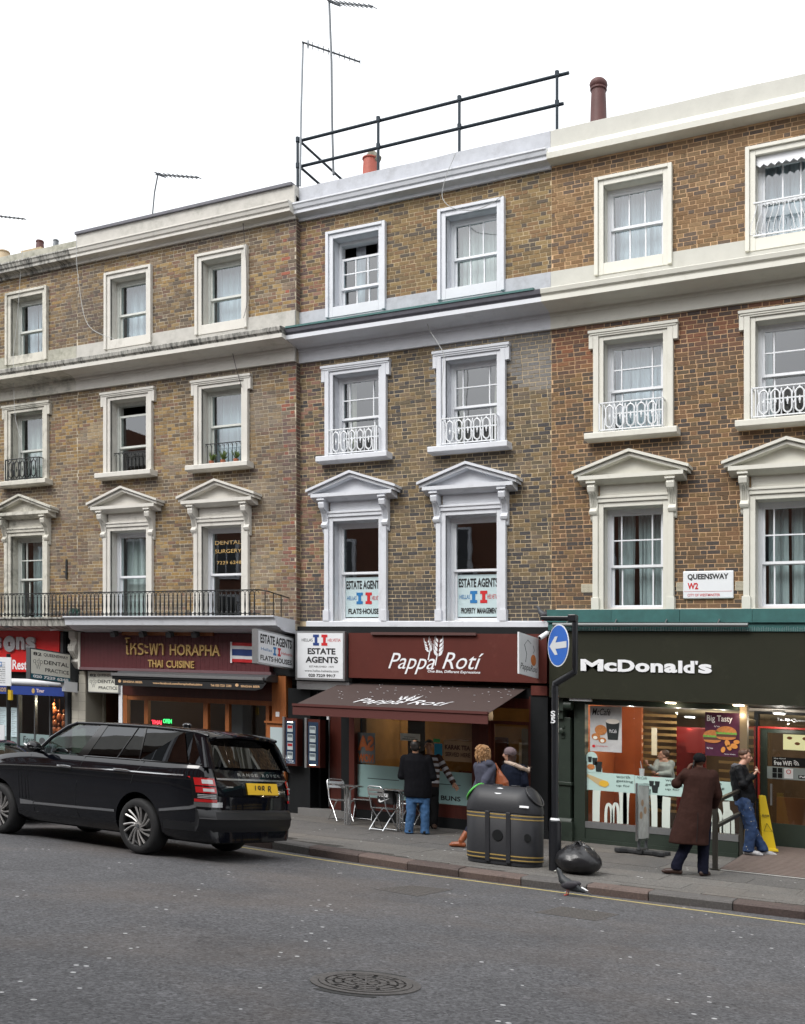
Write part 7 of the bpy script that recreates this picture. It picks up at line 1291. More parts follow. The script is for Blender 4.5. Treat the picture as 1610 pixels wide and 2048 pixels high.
# wheels
base = None
for wx in WX:
    for far in (False, True):
        y0 = (W - .01) if far else .01; s = -1 if far else 1; wt = thing('wheel', '', '', c1.F(wx, y0, .395)); del wt['category']; del wt['label']; wt.parent = c1.root; wt.location = Vector(c1.F(wx, y0, .395)) - WL[c1.root]
        mb = MB(); pr = [(.285, .0), (.30, -.004), (.345, -.004), (.375, .012), (.393, .05), (.395, .14), (.393, .23), (.375, .268), (.30, .275), (.285, .27)]; mb.lathe([(r_, y0 * 0 + s * d) for r_, d in pr], wx, y0, 40, ax='y', cz=.395); mb.f = mb.f[:-2]; c1.put('tyre', mb, TYRE, wt, smooth=40)
        mb = MB(); mb.lathe([(.20, s * .20), (.288, s * .12), (.292, s * .004), (.282, s * .0), (.272, s * .012), (.268, s * .05)], wx, y0, 40, ax='y', cz=.395); mb.f = mb.f[:-2]; mb.lathe([(.0, s * .09), (.24, s * .10)], wx, y0, 24, ax='y', cz=.395); c1.put('barrel', mb, mat('wheel_dark', (.02, .02, .021), .5) if 'wheel_dark' not in MATS else MATS['wheel_dark'], wt, smooth=40)
        mb = MB()
        for k in range(14):
            a0 = R(k * 360 / 14 + (6 if k % 2 else 0)); q = []
            for t in range(7): f = t / 6; r_ = .06 + .215 * f; a = a0 + R(26) * (1 - f) ** 1.5 * (1 if k % 2 else 1); q.append((wx + r_ * math.cos(a), y0 + s * (.035 - .02 * f), .395 + r_ * math.sin(a)))
            mb.tube(q, [.015, .014, .013, .014, .016, .018, .019], 5, flat=1.)
        mb.lathe([(.0, s * .022), (.045, s * .022), (.065, s * .035), (.07, s * .08)], wx, y0, 20, ax='y', cz=.395)
        c1.put('spokes', mb, RIMM, wt, smooth=50, kind='stuff'); mb = MB(); mb.lathe([(.0, s * .012), (.028, s * .014), (.03, s * .022)], wx, y0, 14, ax='y', cz=.395); c1.put('hub_cap', mb, SIGNGREY, wt)
for far in (False, True):
    for wx in WX: mb = MB(); y = .36 if not far else W - .36; mb.box(wx - .44, wx + .44, min(y, y), y + .02, .25, .9); c1.put('wheel_well', mb, BLACK)
# mirror, seats
s_ = 1
mb = MB(); mb.ball((2.15, -.13, 1.40), (.09, .12, .085), 16, 10); mb.tube([(2.17, .06, 1.32), (2.16, -.06, 1.34)], .03, 8); c1.put('door_mirror', mb, PAINT, smooth=60); mb = MB(); mb.box(2.06, 2.24, -.235, -.02, 1.375, 1.39); c1.put('mirror_strip', mb, CHR)
for x, y in ((1.35, .42), (1.35, 1.2), (.35, .42), (.35, 1.2)): mb = MB(); mb.box(x - .12, x + .02, y, y + .45, .9, 1.42); mb.box(x - .10, x - .02, y + .12, y + .33, 1.43, 1.62); c1.put('seat', mb, SEATM, bevel=.03)
mb = MB(); mb.box(-.7, 2.2, .15, W - .15, .95, .97); c1.put('cabin_floor', mb, SEATM); mb = MB(); mb.tube([(1.72 + .02 * math.sin(R(a)), 1.38 + .18 * math.cos(R(a)), 1.22 + .18 * math.sin(R(a))) for a in range(0, 360, 20)], .014, 6, closed=True); c1.put('steering_wheel', mb, SEATM)
# second car behind the long one, at the left edge
c2 = Car('dark blue saloon car just showing behind the long black car at the left edge', (-15.35, -5.75, 0.), R(4)); BLU = mat('dark_blue_car_paint', (.006, .010, .03), .2, coat=1.)
def ringcar(levels):
    mb = MB(); n = 36; vs = []
    for z, x0, x1, h in levels:
        for k in range(n):
            a = 2 * math.pi * k / n; c, s = math.cos(a), math.sin(a); vs.append(((x0 + x1) / 2 + (x1 - x0) / 2 * math.copysign(abs(c) ** .45, c), .88 + h * math.copysign(abs(s) ** .45, s), z))
    m_ = len(levels); return mb.add(vs, [(i * n + k, i * n + (k + 1) % n, (i + 1) * n + (k + 1) % n, (i + 1) * n + k) for i in range(m_ - 1) for k in range(n)] + [tuple(range(n)), tuple(range((m_ - 1) * n, m_ * n))])
c2.put('body', ringcar([(.25, -.0, 4.3, .84), (.4, -.05, 4.4, .88), (.7, -.05, 4.4, .89), (.85, .0, 4.3, .87), (.93, .15, 3.5, .82)]), BLU, smooth=50); c2.put('glasshouse', ringcar([(.93, .2, 3.3, .80), (1.2, .62, 2.7, .70), (1.40, 1.05, 2.3, .60)]), CARG, smooth=40); c2.put('roof', ringcar([(1.39, 1.0, 2.35, .62), (1.43, 1.1, 2.2, .58), (1.455, 1.35, 1.9, .4)]), BLU, smooth=60)
for s in (.17, 1.59): mb = MB(); mb.tube([(.22, s - (.07 if s < 1 else -.07), .93), (.62, s, 1.2), (1.04, s + (.07 if s < 1 else -.07), 1.40)], .022, 6); c2.put('pillar', mb, BLU)
for wx in (.8, 3.5):
    for y in (.02, 1.52): mb = MB(); mb.lathe([(.2, 0), (.31, .0), (.31, .22), (.2, .22)], wx, y, 24, ax='y', cz=.31); c2.put('wheel', mb, TYRE)
for x, y in ((1.5, .3), (1.5, 1.0)): mb = MB(); mb.box(x, x + .12, y, y + .45, .8, 1.25); c2.put('seat', mb, SEATM, bevel=.03)
# ------------------------------------------------------------------ people
SKIN = mat('light_skin', (.50, .27, .19), .5, var=.08, scale=30); SKINM = mat('olive_skin', (.33, .17, .10), .5, var=.08, scale=30); SKIND = mat('dark_skin', (.10, .045, .028), .5, var=.1, scale=30); HAIRD = mat('dark_hair', (.012, .009, .008), .55, var=.4, scale=60); HAIRB = mat('brown_hair', (.07, .03, .015), .5, var=.4, scale=60, bump=.4, bscale=200); HAIRL = mat('blonde_hair', (.36, .20, .09), .5, var=.6, scale=22, bump=.8, bscale=60, stretch=(1, 1, .4))
LIP = mat('lips', (.26, .09, .07), .5); EYE = mat('eye_dark', (.01, .008, .008), .3)
def cloth(name, col, var=.15, bump=.5, bscale=14, rough=.85): return mat(name, col, rough, var=var, scale=10, bump=bump, bscale=bscale, spec=.12)
def rings(mb, rr, n=16, col=None):
    """closed loft of flat ellipses: (centre, half width across, half depth, turn)"""
    vs = []
    for r_ in rr:
        c, a, b, t = (Vector(r_[0]), r_[1], r_[2], r_[3] if len(r_) > 3 else 0)
        for k in range(n): u = 2 * math.pi * k / n; x, y = a * math.cos(u), b * math.sin(u); vs.append(c + Vector((x * math.cos(t) - y * math.sin(t), x * math.sin(t) + y * math.cos(t), 0)))
    m = len(rr); fs = [(i * n + k, i * n + (k + 1) % n, (i + 1) * n + (k + 1) % n, (i + 1) * n + k) for i in range(m - 1) for k in range(n)] + [tuple(range(n - 1, -1, -1)), tuple(range((m - 1) * n, m * n))]
    cc = [None] * len(fs)
    if col: cc = [col(i // n) for i in range((m - 1) * n)] + [0, 0]
    n0 = len(mb.v); mb.v += [tuple(v) for v in vs]; mb.f += [tuple(i + n0 for i in f) for f in fs]; mb.c += cc; return mb
def limb(mb, pts, rad, n=12, flat=1.):
    pts = [Vector(p) for p in pts]
    if rad[0] > 0: mb.ball(pts[0], rad[0] * .98, n, 8)
    mb.tube(pts, rad, n, flat=flat)
    for p, r_ in zip(pts[1:], rad[1:]): mb.ball(p, r_ * .99, n, 8)
def blob(mb, name, m, parent, voxel=.011, sm=4, fold=0., fscale=.09, k=None):
    o = mb.build(name, m, parent, fixn=True)
    md = o.modifiers.new('r', 'REMESH'); md.mode = 'VOXEL'; md.voxel_size = voxel; md.use_smooth_shade = True
    s = o.modifiers.new('s', 'SMOOTH'); s.iterations = sm; s.factor = .5
    if fold:
        tx = bpy.data.textures.new('folds', 'CLOUDS'); tx.noise_scale = fscale; tx.noise_depth = 2; d = o.modifiers.new('d', 'DISPLACE'); d.texture = tx; d.strength = fold; d.mid_level = .5; d.texture_coords = 'LOCAL'
    me = evalmesh(o); o.modifiers.clear(); old = o.data; o.data = me; bpy.data.meshes.remove(old); me.name = name
    me.polygons.foreach_set('use_smooth', [True] * len(me.polygons)); return o
class Fig:
    def __init__(s, label, foot, z=None, y=None, cat='person', group=None):
        px, py = foot
        if y is not None: x, _ = P(px, py, y); g = (x, y, z)
        elif z is not None: t = (px - 805) / FPX; lam = (CAM.z - z) * FPX / (py - HOR - SK * (px - 805)); g = (lam * (t * ca - sa), lam * (t * sa + ca) + CAM.y, z)
        else: g = G(px, py)
        s.g = Vector(g); s.px, s.py = px, py; rel = s.g - CAM; s.Z = -rel.x * sa + rel.y * ca; s.s = FPX / s.Z
        s.root = thing('person', label, cat, g, group)
    def J(s, px, py, d=0.):
        """a point of the figure: where it shows across and up, and how far it is behind (+) or before (-) the feet"""
        k = (s.Z + d) / s.Z; X_ = (px - 805) / FPX * (s.Z + d) - (s.px - 805) / FPX * s.Z; z = CAM.z - (s.Z + d) * (py - HOR - SK * (px - 805)) / FPX
        return Vector((s.g.x + X_ * ca - d * sa, s.g.y + X_ * sa + d * ca, z))
    def vec(s, a, d, u=0.): return Vector((a * ca - d * sa, a * sa + d * ca, u))
def head(f, c, h, face, skin, mb=None, chin=.0):
    """skull, jaw, nose, ears; face = unit vector in the figure frame (across, away)"""
    mb = mb or MB(); c = Vector(c); fw = f.vec(*face).normalized(); sd = Vector((-fw.y, fw.x, 0)); r_ = h / 2; up = Vector((0, 0, 1))
    M = Matrix((sd, fw, up)).transposed()
    mb.ball(c + up * r_ * .22 - fw * r_ * .12, (r_ * .70, r_ * .84, r_ * .76), 20, 14, rot=M); mb.ball(c - up * r_ * .32 + fw * r_ * .16, (r_ * .52, r_ * .55, r_ * .62), 18, 12, rot=M)
    mb.ball(c - up * r_ * .78 + fw * r_ * .38, (r_ * .26, r_ * .22, r_ * .17), 12, 8, rot=M)
    mb.tube([c + up * r_ * .12 + fw * r_ * .70, c - up * r_ * .08 + fw * r_ * .86, c - up * r_ * .22 + fw * r_ * .93, c - up * r_ * .28 + fw * r_ * .74], [r_ * .08, r_ * .10, r_ * .13, r_ * .1], 8)
    mb.ball(c + up * r_ * .20 + fw * r_ * .62, (r_ * .42, r_ * .16, r_ * .09), 12, 6, rot=M); mb.ball(c - up * r_ * .47 + fw * r_ * .70, (r_ * .2, r_ * .09, r_ * .08), 10, 6, rot=M)
    for q in (-1, 1): mb.ball(c + sd * q * r_ * .70 - up * r_ * .08, (r_ * .09, r_ * .16, r_ * .24), 10, 8, rot=M); mb.ball(c + sd * q * r_ * .38 - up * r_ * .2 + fw * r_ * .48, r_ * .2, 10, 8)
    return mb, fw, sd
def face_bits(f, c, h, fw, sd, brow=None):
    r_ = h / 2; c = Vector(c); up = Vector((0, 0, 1))
    for q in (-1, 1):
        m = MB(); m.ball(c + sd * q * r_ * .28 + up * r_ * .05 + fw * r_ * .70, (r_ * .085, r_ * .05, r_ * .035), 8, 5); m.build('eye', EYE, f.root, smooth=True)
        if brow: m = MB(); m.tube([c + sd * q * r_ * .13 + up * r_ * .2 + fw * r_ * .76, c + sd * q * r_ * .3 + up * r_ * .24 + fw * r_ * .72, c + sd * q * r_ * .45 + up * r_ * .18 + fw * r_ * .60], r_ * .045, 5); m.build('eyebrow', brow, f.root, smooth=True)
    m = MB(); m.ball(c - up * r_ * .47 + fw * r_ * .76, (r_ * .17, r_ * .12, r_ * .035), 10, 5); m.build('lips', LIP, f.root, smooth=True)
def hand(mb, wrist, d, n, curl=.4, s=1., spread=.12):
    """palm, four fingers of unequal length and a thumb leaving the side of the palm; d along the hand, n across it"""
    w = Vector(wrist); d = Vector(d).normalized(); n = Vector(n); n = (n - d * n.dot(d)).normalized(); up = d.cross(n).normalized()
    for k in (-1, 0, 1): mb.tube([w + n * k * .012 * s, w + d * .05 * s + n * k * .02 * s, w + d * .092 * s + n * k * .026 * s], [.017 * s, .017 * s, .014 * s], 8)
    for i, (L, o) in enumerate(((.070, -1.5), (.080, -.5), (.074, .5), (.056, 1.5))):
        b = w + d * .088 * s + n * o * .0185 * s; dd = (d + n * o * spread * .5).normalized(); pts = [b]; a = 0
        for j, sg in enumerate((.45, .32, .23)): a += curl * (1 + .15 * i); pts.append(pts[-1] + (dd * math.cos(a) + up * math.sin(a)) * L * sg * s)
        mb.tube([b - dd * .02 * s] + pts, [.0095 * s, .0095 * s, .009 * s, .0082 * s, .006 * s], 7)
    b = w + d * .025 * s - n * .024 * s; t1 = b + (d * .7 - n * .8 + up * .25).normalized() * .036 * s; t2 = t1 + (d * .9 - n * .3 + up * .45).normalized() * .03 * s; mb.tube([b, t1, t2, t2 + (d + up * .5).normalized() * .016 * s], [.013 * s, .0115 * s, .010 * s, .007 * s], 7)
def shoe(mb, ankle, toe_dir, L=.27, h=.09, ground=None):
    a = Vector(ankle); t = Vector(toe_dir).normalized(); g = a.z - h if ground is None else ground
    mb.tube([a - t * .055 + Vector((0, 0, g - a.z + .045)), a + t * .05 + Vector((0, 0, g - a.z + .05)), a + t * (L * .55) + Vector((0, 0, g - a.z + .038)), a + t * (L - .085) + Vector((0, 0, g - a.z + .028))], [.040, .045, .044, .026], 12, flat=1.); mb.ball(a + t * (L - .095) + Vector((0, 0, g - a.z + .03)), (.04, .04, .026), 10, 7); mb.ball(a - t * .05 + Vector((0, 0, g - a.z + .045)), (.038, .038, .042), 10, 7); mb.tube([a + Vector((0, 0, g - a.z + .05)), a + Vector((0, 0, .03))], [.042, .04], 10)
def under(f, c, h, face, skin, sh, el, wr, hip, kn, an, neck, extra=None, name='body', hands=True, hdir=None, voxel=.0075, curl=.5):
    """the one continuous body: head, neck, trunk, arms, hands, legs; sh/el/wr/hip/kn/an are pairs of points"""
    mb, fw, sd = head(f, c, h, face, skin); c = Vector(c); nk = Vector(neck); mid = (Vector(sh[0]) + Vector(sh[1])) / 2; hp = (Vector(hip[0]) + Vector(hip[1])) / 2
    mb.tube([c - Vector((0, 0, h * .25)), nk, mid - Vector((0, 0, .04))], [.052, .055, .07], 12); mb.tube([mid - Vector((0, 0, .02)), mid.lerp(hp, .5), hp], [.095, .10, .11], 14)
    for i in (0, 1):
        mb.tube([mid, sh[i]], [.07, .05], 10); mb.tube([sh[i], el[i], wr[i]], [.045, .036, .024], 10); mb.ball(el[i], .036, 10, 7); mb.tube([hip[i], kn[i], an[i]], [.075, .048, .034], 10); mb.ball(kn[i], .048, 10, 7); mb.tube([hp, hip[i]], [.09, .075], 10)
        if hands: d, n_ = (hdir[i] if hdir else (Vector(wr[i]) - Vector(el[i]), sd)); hand(mb, wr[i], d, n_, curl)
    if extra: extra(mb)
    o = blob(mb, name, skin, f.root, voxel, 2); return fw, sd
# 1 --- man in a black jacket, seen from behind
f = Fig('man in black jacket and blue jeans standing with his back to the street', (836, 1668)); J = f.J
Cc = J(830.5, 1493, 0); sh = [J(808, 1518, 0), J(858, 1519, 0)]; el = [J(803, 1552, .02), J(866, 1554, .0)]; wr = [J(822, 1556, .22), J(856, 1562, .22)]; hip = [J(823, 1588), J(848, 1588)]; kn = [J(822, 1628, -.02), J(850, 1628, -.02)]; an = [J(818, 1662), J(850, 1663)]
fw, sd = under(f, Cc, .225, (.15, 1), SKINM, sh, el, wr, hip, kn, an, J(831, 1508)); m = MB(); r_ = .1125; m.ball(Cc + Vector((0, 0, r_ * .26)) - fw * r_ * .18, (r_ * .77, r_ * .80, r_ * .78), 18, 12); m.ball(Cc - Vector((0, 0, r_ * .1)) - fw * r_ * .3, (r_ * .72, r_ * .6, r_ * .7), 16, 10); blob(m, 'hair', HAIRD, f.root, .009, 2)
m = MB(); m.ball(Cc + Vector((0, 0, r_ * .80)) - fw * r_ * .48, (r_ * .33, r_ * .33, r_ * .24), 12, 8); m.build('bald_patch', SKINM, f.root, smooth=True)
JK = cloth('black_jacket_wool', (.0055, .0055, .0075), bump=.6); m = MB(); mid = (sh[0] + sh[1]) / 2; rt = YAW + .1
rings(m, [(J(836, 1595, -.0), .25, .15, rt), (J(836, 1585, 0), .255, .16, rt), (J(836, 1560), .245, .155, rt), (J(834, 1540), .25, .155, rt), (J(833, 1522), .255, .14, rt), (J(832, 1513), .20, .11, rt), (J(831, 1506), .09, .075, rt)], 20)
for i in (0, 1): limb(m, [sh[i] + f.vec((.02, -.02)[i], 0, 0), el[i], wr[i]], [.085, .075, .055])
blob(m, 'jacket', JK, f.root, .011, 4, .012, .12); m = MB(); JN = mat('blue_denim', (.035, .10, .22), .85, var=.3, scale=5, bump=.5, bscale=18, stain=(.13, .22, .36), stain_amt=.6)
rings(m, [(J(836, 1606), .17, .125, rt), (J(836, 1590), .185, .135, rt), (J(836, 1578), .18, .13, rt)], 18)
for i in (0, 1): limb(m, [hip[i] + Vector((0, 0, -.03)), kn[i], an[i] + Vector((0, 0, .035))], [.105, .083, .078]); m.tube([an[i] + Vector((0, 0, .05)), an[i] + Vector((0, 0, -.035))], [.075, .085], 14)
blob(m, 'jeans', JN, f.root, .011, 3, .02, .07); m = MB()
for i in (0, 1): shoe(m, an[i], f.vec((-.1, .2)[i], 1), .27, ground=f.g.z)
blob(m, 'shoes', BLACK, f.root, .009, 2)
# 2 --- man in a striped jumper, facing the street, one arm held out
f = Fig('man in brown and white striped jumper facing the street with one arm out', (866, 1657)); J = f.J; Cc = J(858.5, 1492); sh = [J(842, 1517), J(877, 1516)]; el = [J(836, 1545, .05), J(894, 1544, -.05)]; wr = [J(842, 1562, -.1), J(907, 1566, -.12)]; hip = [J(850, 1577), J(868, 1577)]; kn = [J(852, 1618), J(870, 1618)]; an = [J(853, 1652), J(868, 1652)]
fw, sd = under(f, Cc, .225, (-.15, -1), SKINM, sh, el, wr, hip, kn, an, J(860, 1508), hdir=[(J(842, 1562, -.1) - J(836, 1545, .05), f.vec(1, 0)), (f.vec(.45, -.1, -.7), f.vec(1, 0, .5))], curl=.15); face_bits(f, Cc, .225, fw, sd, HAIRD)
m = MB(); r_ = .1125; m.ball(Cc + Vector((0, 0, r_ * .42)) - fw * r_ * .22, (r_ * .76, r_ * .80, r_ * .70), 18, 12); m.ball(Cc + Vector((0, 0, r_ * .72)) + fw * r_ * .35, (r_ * .55, r_ * .35, r_ * .25), 14, 8); blob(m, 'hair', HAIRD, f.root, .009, 2)
SB = cloth('brown_jumper_wool', (.055, .03, .022)); SW = cloth('white_jumper_wool', (.42, .42, .45)); m = MB(); rt = YAW; N_ = 34; prf = [(1573, .165, .12), (1560, .17, .125), (1540, .175, .125), (1524, .195, .12), (1515, .185, .10), (1509, .10, .07)]; rr = []
def lerpP(t, pr):
    for a, b in zip(pr, pr[1:]):
        if a[0] >= t >= b[0]: k = (a[0] - t) / (a[0] - b[0]); return [a[i] + (b[i] - a[i]) * k for i in (1, 2)]
    return pr[-1][1:]
for i in range(N_ + 1): t = 1573 - 64 * i / N_; a, b = lerpP(t, prf); rr.append((J(861, t), a, b, rt))
rings(m, rr, 20, col=lambda i: int((i / 34 * 11) % 2)); m.build('jumper', [SB, SW], f.root, smooth=60)
for i in (0, 1):
    m = MB(); pts = [sh[i].lerp(el[i], k / 10) for k in range(10)] + [el[i].lerp(wr[i], k / 9) for k in range(10)]; m.tube(pts, [.075 - .02 * k / 19 for k in range(20)], 14); n0 = 14; m.c = [int((k // n0) * 9 / 19) % 2 for k in range(19 * n0)] + [0, 0]; m.ball(sh[i], .074, 14, 8, col=0); m.build('sleeve', [SB, SW], f.root, smooth=60)
m = MB(); rings(m, [(J(862, 1590), .15, .115, rt), (J(862, 1572), .158, .12, rt)], 16)
for i in (0, 1): limb(m, [hip[i], kn[i], an[i]], [.095, .075, .065])
blob(m, 'trousers', cloth('black_trousers', (.008, .008, .009)), f.root, .012, 3, .01, .08); m = MB()
for i in (0, 1): shoe(m, an[i], f.vec((-.2, .1)[i], -1), .26, ground=f.g.z)
blob(m, 'shoes', mat('brown_shoe', (.06, .03, .018), .5), f.root, .009, 2)
# 3 --- blonde woman in a grey hooded coat, striding left behind the bin
f = Fig('woman with curly blonde hair in grey hooded coat walking behind the litter bin', (966, 1697)); J = f.J; Cc = J(962, 1505, 0); sh = [J(955, 1533, .12), J(985, 1534, -.06)]; el = [J(958, 1560, .1), J(969, 1562, -.2)]; wr = [J(948, 1582, .05), J(962, 1586, -.25)]; hip = [J(966, 1590, .07), J(976, 1590, -.07)]; kn = [J(950, 1635, .05), J(985, 1640, -.05)]; an = [J(922, 1686, .0), J(1010, 1684, -.02)]
fw, sd = under(f, Cc, .215, (-1, .55), SKIN, sh, el, wr, hip, kn, an, J(966, 1520)); m = MB(); r_ = .108
random.seed(4)
m.ball(Cc + Vector((0, 0, r_ * .2)) - fw * r_ * .28, (r_ * .98, r_ * .98, r_ * .95), 16, 10); m.tube([Cc - fw * .05, Cc - fw * .055 - Vector((0, 0, .12)), Cc - fw * .04 - Vector((0, 0, .2))], [.10, .09, .04], 12); blob(m, 'hair', HAIRL, f.root, .009, 2, .02, .03); m = MB()
for k in range(190):
    a = random.uniform(-2.35, 2.35); b = random.uniform(.1, 1.35); p = Cc - fw * r_ * .25 + (sd * math.sin(a) - fw * math.cos(a)) * r_ * math.sin(b) * 1.02 + Vector((0, 0, r_ * (.2 + .98 * math.cos(b)))); o_ = (sd * math.sin(a) - fw * math.cos(a)); q = [p]; L = random.uniform(.12, .24); ph = random.uniform(0, 6)
    for j in range(1, 9): t = j / 8; q.append(p + o_ * (.035 * math.sin(t * 2.2) * (1 - math.sin(b)) * 2 + .012 * math.sin(ph + t * 11)) + sd * .010 * math.sin(ph * 2 + t * 13) + o_ * .012 - Vector((0, 0, L * t * (.35 + .65 * t))))
    m.tube(q, [.006, .009, .010, .010, .010, .009, .008, .006, .002], 5)
m.build('curls', HAIRL, f.root, smooth=True, kind='stuff'); GC = cloth('grey_blue_wool', (.065, .068, .095)); m = MB(); rt = YAW + 1.0
rings(m, [(J(976, 1640), .25, .23, rt), (J(974, 1600), .215, .20, rt), (J(972, 1565), .17, .15, rt), (J(971, 1545), .19, .165, rt), (J(970, 1532), .185, .14, rt), (J(968, 1523), .10, .085, rt)], 20)
for i in (0, 1): limb(m, [sh[i], el[i], wr[i]], [.075, .062, .05])
m.ball(J(976, 1528, -.07), (.10, .11, .075), 14, 9); m.tube([J(958, 1522, .08), J(970, 1525, -.02), J(984, 1524, -.03)], [.035, .045, .035], 10); blob(m, 'coat', GC, f.root, .011, 3, .012, .1); m = MB(); rings(m, [(J(972, 1566), .178, .158, rt), (J(972, 1560), .178, .158, rt)], 20); m.build('belt', cloth('grey_belt', (.05, .052, .07)), f.root)
m = MB(); rings(m, [(J(974, 1600), .14, .12, rt), (J(974, 1585), .15, .13, rt)], 14)
for i in (0, 1): limb(m, [hip[i], kn[i], an[i] + (kn[i] - an[i]) * .3], [.085, .06, .05])
blob(m, 'trousers', cloth('navy_leggings', (.02, .022, .035)), f.root, .012, 2); BT = mat('tan_leather', (.24, .065, .022), .4, var=.25, scale=18, bump=.3, bscale=30)
for i in (0, 1):
    m = MB(); s0 = an[i]; gz = pav((s0).y); m.tube([s0 + (kn[i] - s0) * .42, s0 + Vector((0, 0, .03)), Vector((s0.x, s0.y, gz + .06))], [.058, .048, .042], 12); shoe(m, Vector((s0.x, s0.y, gz + .09)), f.vec(-1, .3), .26, ground=gz); blob(m, 'boot', BT, f.root, .009, 2)
t = thing('handbag', 'tan leather shoulder bag hanging between the two walking women', 'bag', J(1003, 1565)); m = MB(); c = J(1004, 1566, -.1); m.tube([J(996, 1540, -.08), J(1000, 1552, -.1), J(1004, 1566, -.1), J(1007, 1576, -.1)], [.035, .075, .12, .10], 14, flat=.6); WL[t] = Vector(t.location); o = MB(); o.v, o.f, o.c = m.v, m.f, m.c; blob(o, 'pouch', BT, t, .010, 3, .015, .05); m = MB(); m.tube([J(991, 1526, -.08), J(997, 1543, -.12), J(1006, 1553, -.1)], .011, 6); m.tube([J(990, 1526, -.02), J(999, 1540, -.02), J(1010, 1556, -.05)], .011, 6); m.build('strap', BT, t)
# 4 --- woman in a beanie and fur-trimmed coat
f = Fig('woman in mauve beanie and navy coat with pale fur trimmed hood', (1026, 1690)); J = f.J; Cc = J(1017, 1509); sh = [J(1012, 1536, .12), J(1044, 1540, -.08)]; el = [J(1008, 1566, .15), J(1050, 1566, -.12)]; wr = [J(1000, 1588, .1), J(1053, 1586, -.05)]; hip = [J(1022, 1592, .07), J(1034, 1592, -.07)]; kn = [J(1016, 1636, .05), J(1034, 1640, -.05)]; an = [J(1010, 1680, .05), J(1040, 1682, -.05)]
fw, sd = under(f, Cc, .21, (-1, .35), SKIN, sh, el, wr, hip, kn, an, J(1022, 1523)); BN = cloth('mauve_knit', (.17, .13, .14), bump=1., bscale=90); m = MB(); r_ = .105; m.ball(Cc + Vector((0, 0, r_ * .42)) - fw * r_ * .30, (r_ * 1.02, r_ * 1.0, r_ * .82), 20, 12); blob(m, 'beanie', BN, f.root, .009, 2); m = MB(); rings(m, [(Cc + Vector((0, 0, .0)) - fw * .02, .098, .098, 0), (Cc + Vector((0, 0, .03)) - fw * .025, .104, .104, 0)], 20); m.build('beanie_rim', BN, f.root, smooth=50)
m = MB(); m.tube([Cc - fw * .06, Cc - fw * .05 - Vector((0, 0, .1)), Cc - fw * .02 + sd * .03 - Vector((0, 0, .2)), Cc + fw * .06 - Vector((0, 0, .26))], [.085, .07, .05, .02], 12); blob(m, 'hair', mat('dark_brown_hair', (.035, .015, .01), .5, var=.4, scale=50), f.root, .009, 2, .01, .04)
NV = cloth('navy_coat_cloth', (.008, .011, .022)); m = MB(); rt = YAW + 1.1; rings(m, [(J(1030, 1640), .24, .22, rt), (J(1029, 1600), .225, .20, rt), (J(1028, 1570), .20, .18, rt), (J(1028, 1545), .21, .18, rt), (J(1027, 1534), .19, .15, rt), (J(1024, 1525), .10, .09, rt)], 20)
for i in (0, 1): limb(m, [sh[i], el[i], wr[i]], [.08, .066, .052])
m.ball(J(1040, 1536, -.02), (.13, .12, .07), 14, 9); blob(m, 'coat', NV, f.root, .011, 3, .014, .1); FUR = mat('pale_fur', (.46, .36, .29), .9, var=.3, scale=50, bump=.8, bscale=90); m = MB(); pts = [J(1011, 1524, .05), J(1018, 1526, -.1), J(1030, 1530, -.17), J(1044, 1536, -.18), J(1056, 1541, -.10), J(1058, 1536, .0)]
for a, b in zip(pts, pts[1:]):
    for k in range(60):
        p = a.lerp(b, k / 60); v = Vector((random.gauss(0, 1), random.gauss(0, 1), random.gauss(0, 1))).normalized(); w = v.cross(Vector((0, 0, 1))) * .004; e = v * random.uniform(.045, .08); m.add([p + w, p - w, p + e], [(0, 1, 2)]); m.add([p + w + v * .01, p - w + v * .01, p + e * .9 + Vector((.008, .008, -.01))], [(0, 1, 2)])
m.tube(pts, [.028, .034, .036, .036, .034, .02], 10); m.build('fur_trim', FUR, f.root, kind='stuff')
m = MB(); rings(m, [(J(1028, 1604), .14, .12, rt), (J(1028, 1588), .15, .13, rt)], 14)
for i in (0, 1): limb(m, [hip[i], kn[i], an[i]], [.085, .06, .05])
blob(m, 'trousers', MATS['navy_leggings'], f.root, .012, 2); m = MB()
for i in (0, 1): shoe(m, Vector((an[i].x, an[i].y, pav(an[i].y) + .09)), f.vec(-1, .3), .25, ground=pav(an[i].y))
blob(m, 'shoes', BLACK, f.root, .009, 2); t = thing('handbag', 'small brown bag on a yellow strap at the right side of the navy coat', 'bag', J(1053, 1583)); m = MB(); m.ball(J(1055, 1584, -.05), (.05, .04, .075), 14, 10); m.build('pouch', BT, t, smooth=True); m = MB(); m.tube([J(1046, 1545, -.12), J(1052, 1560, -.12), J(1055, 1574, -.08)], .009, 6); m.build('strap', mat('yellow_strap', (.42, .28, .08), .6), t)
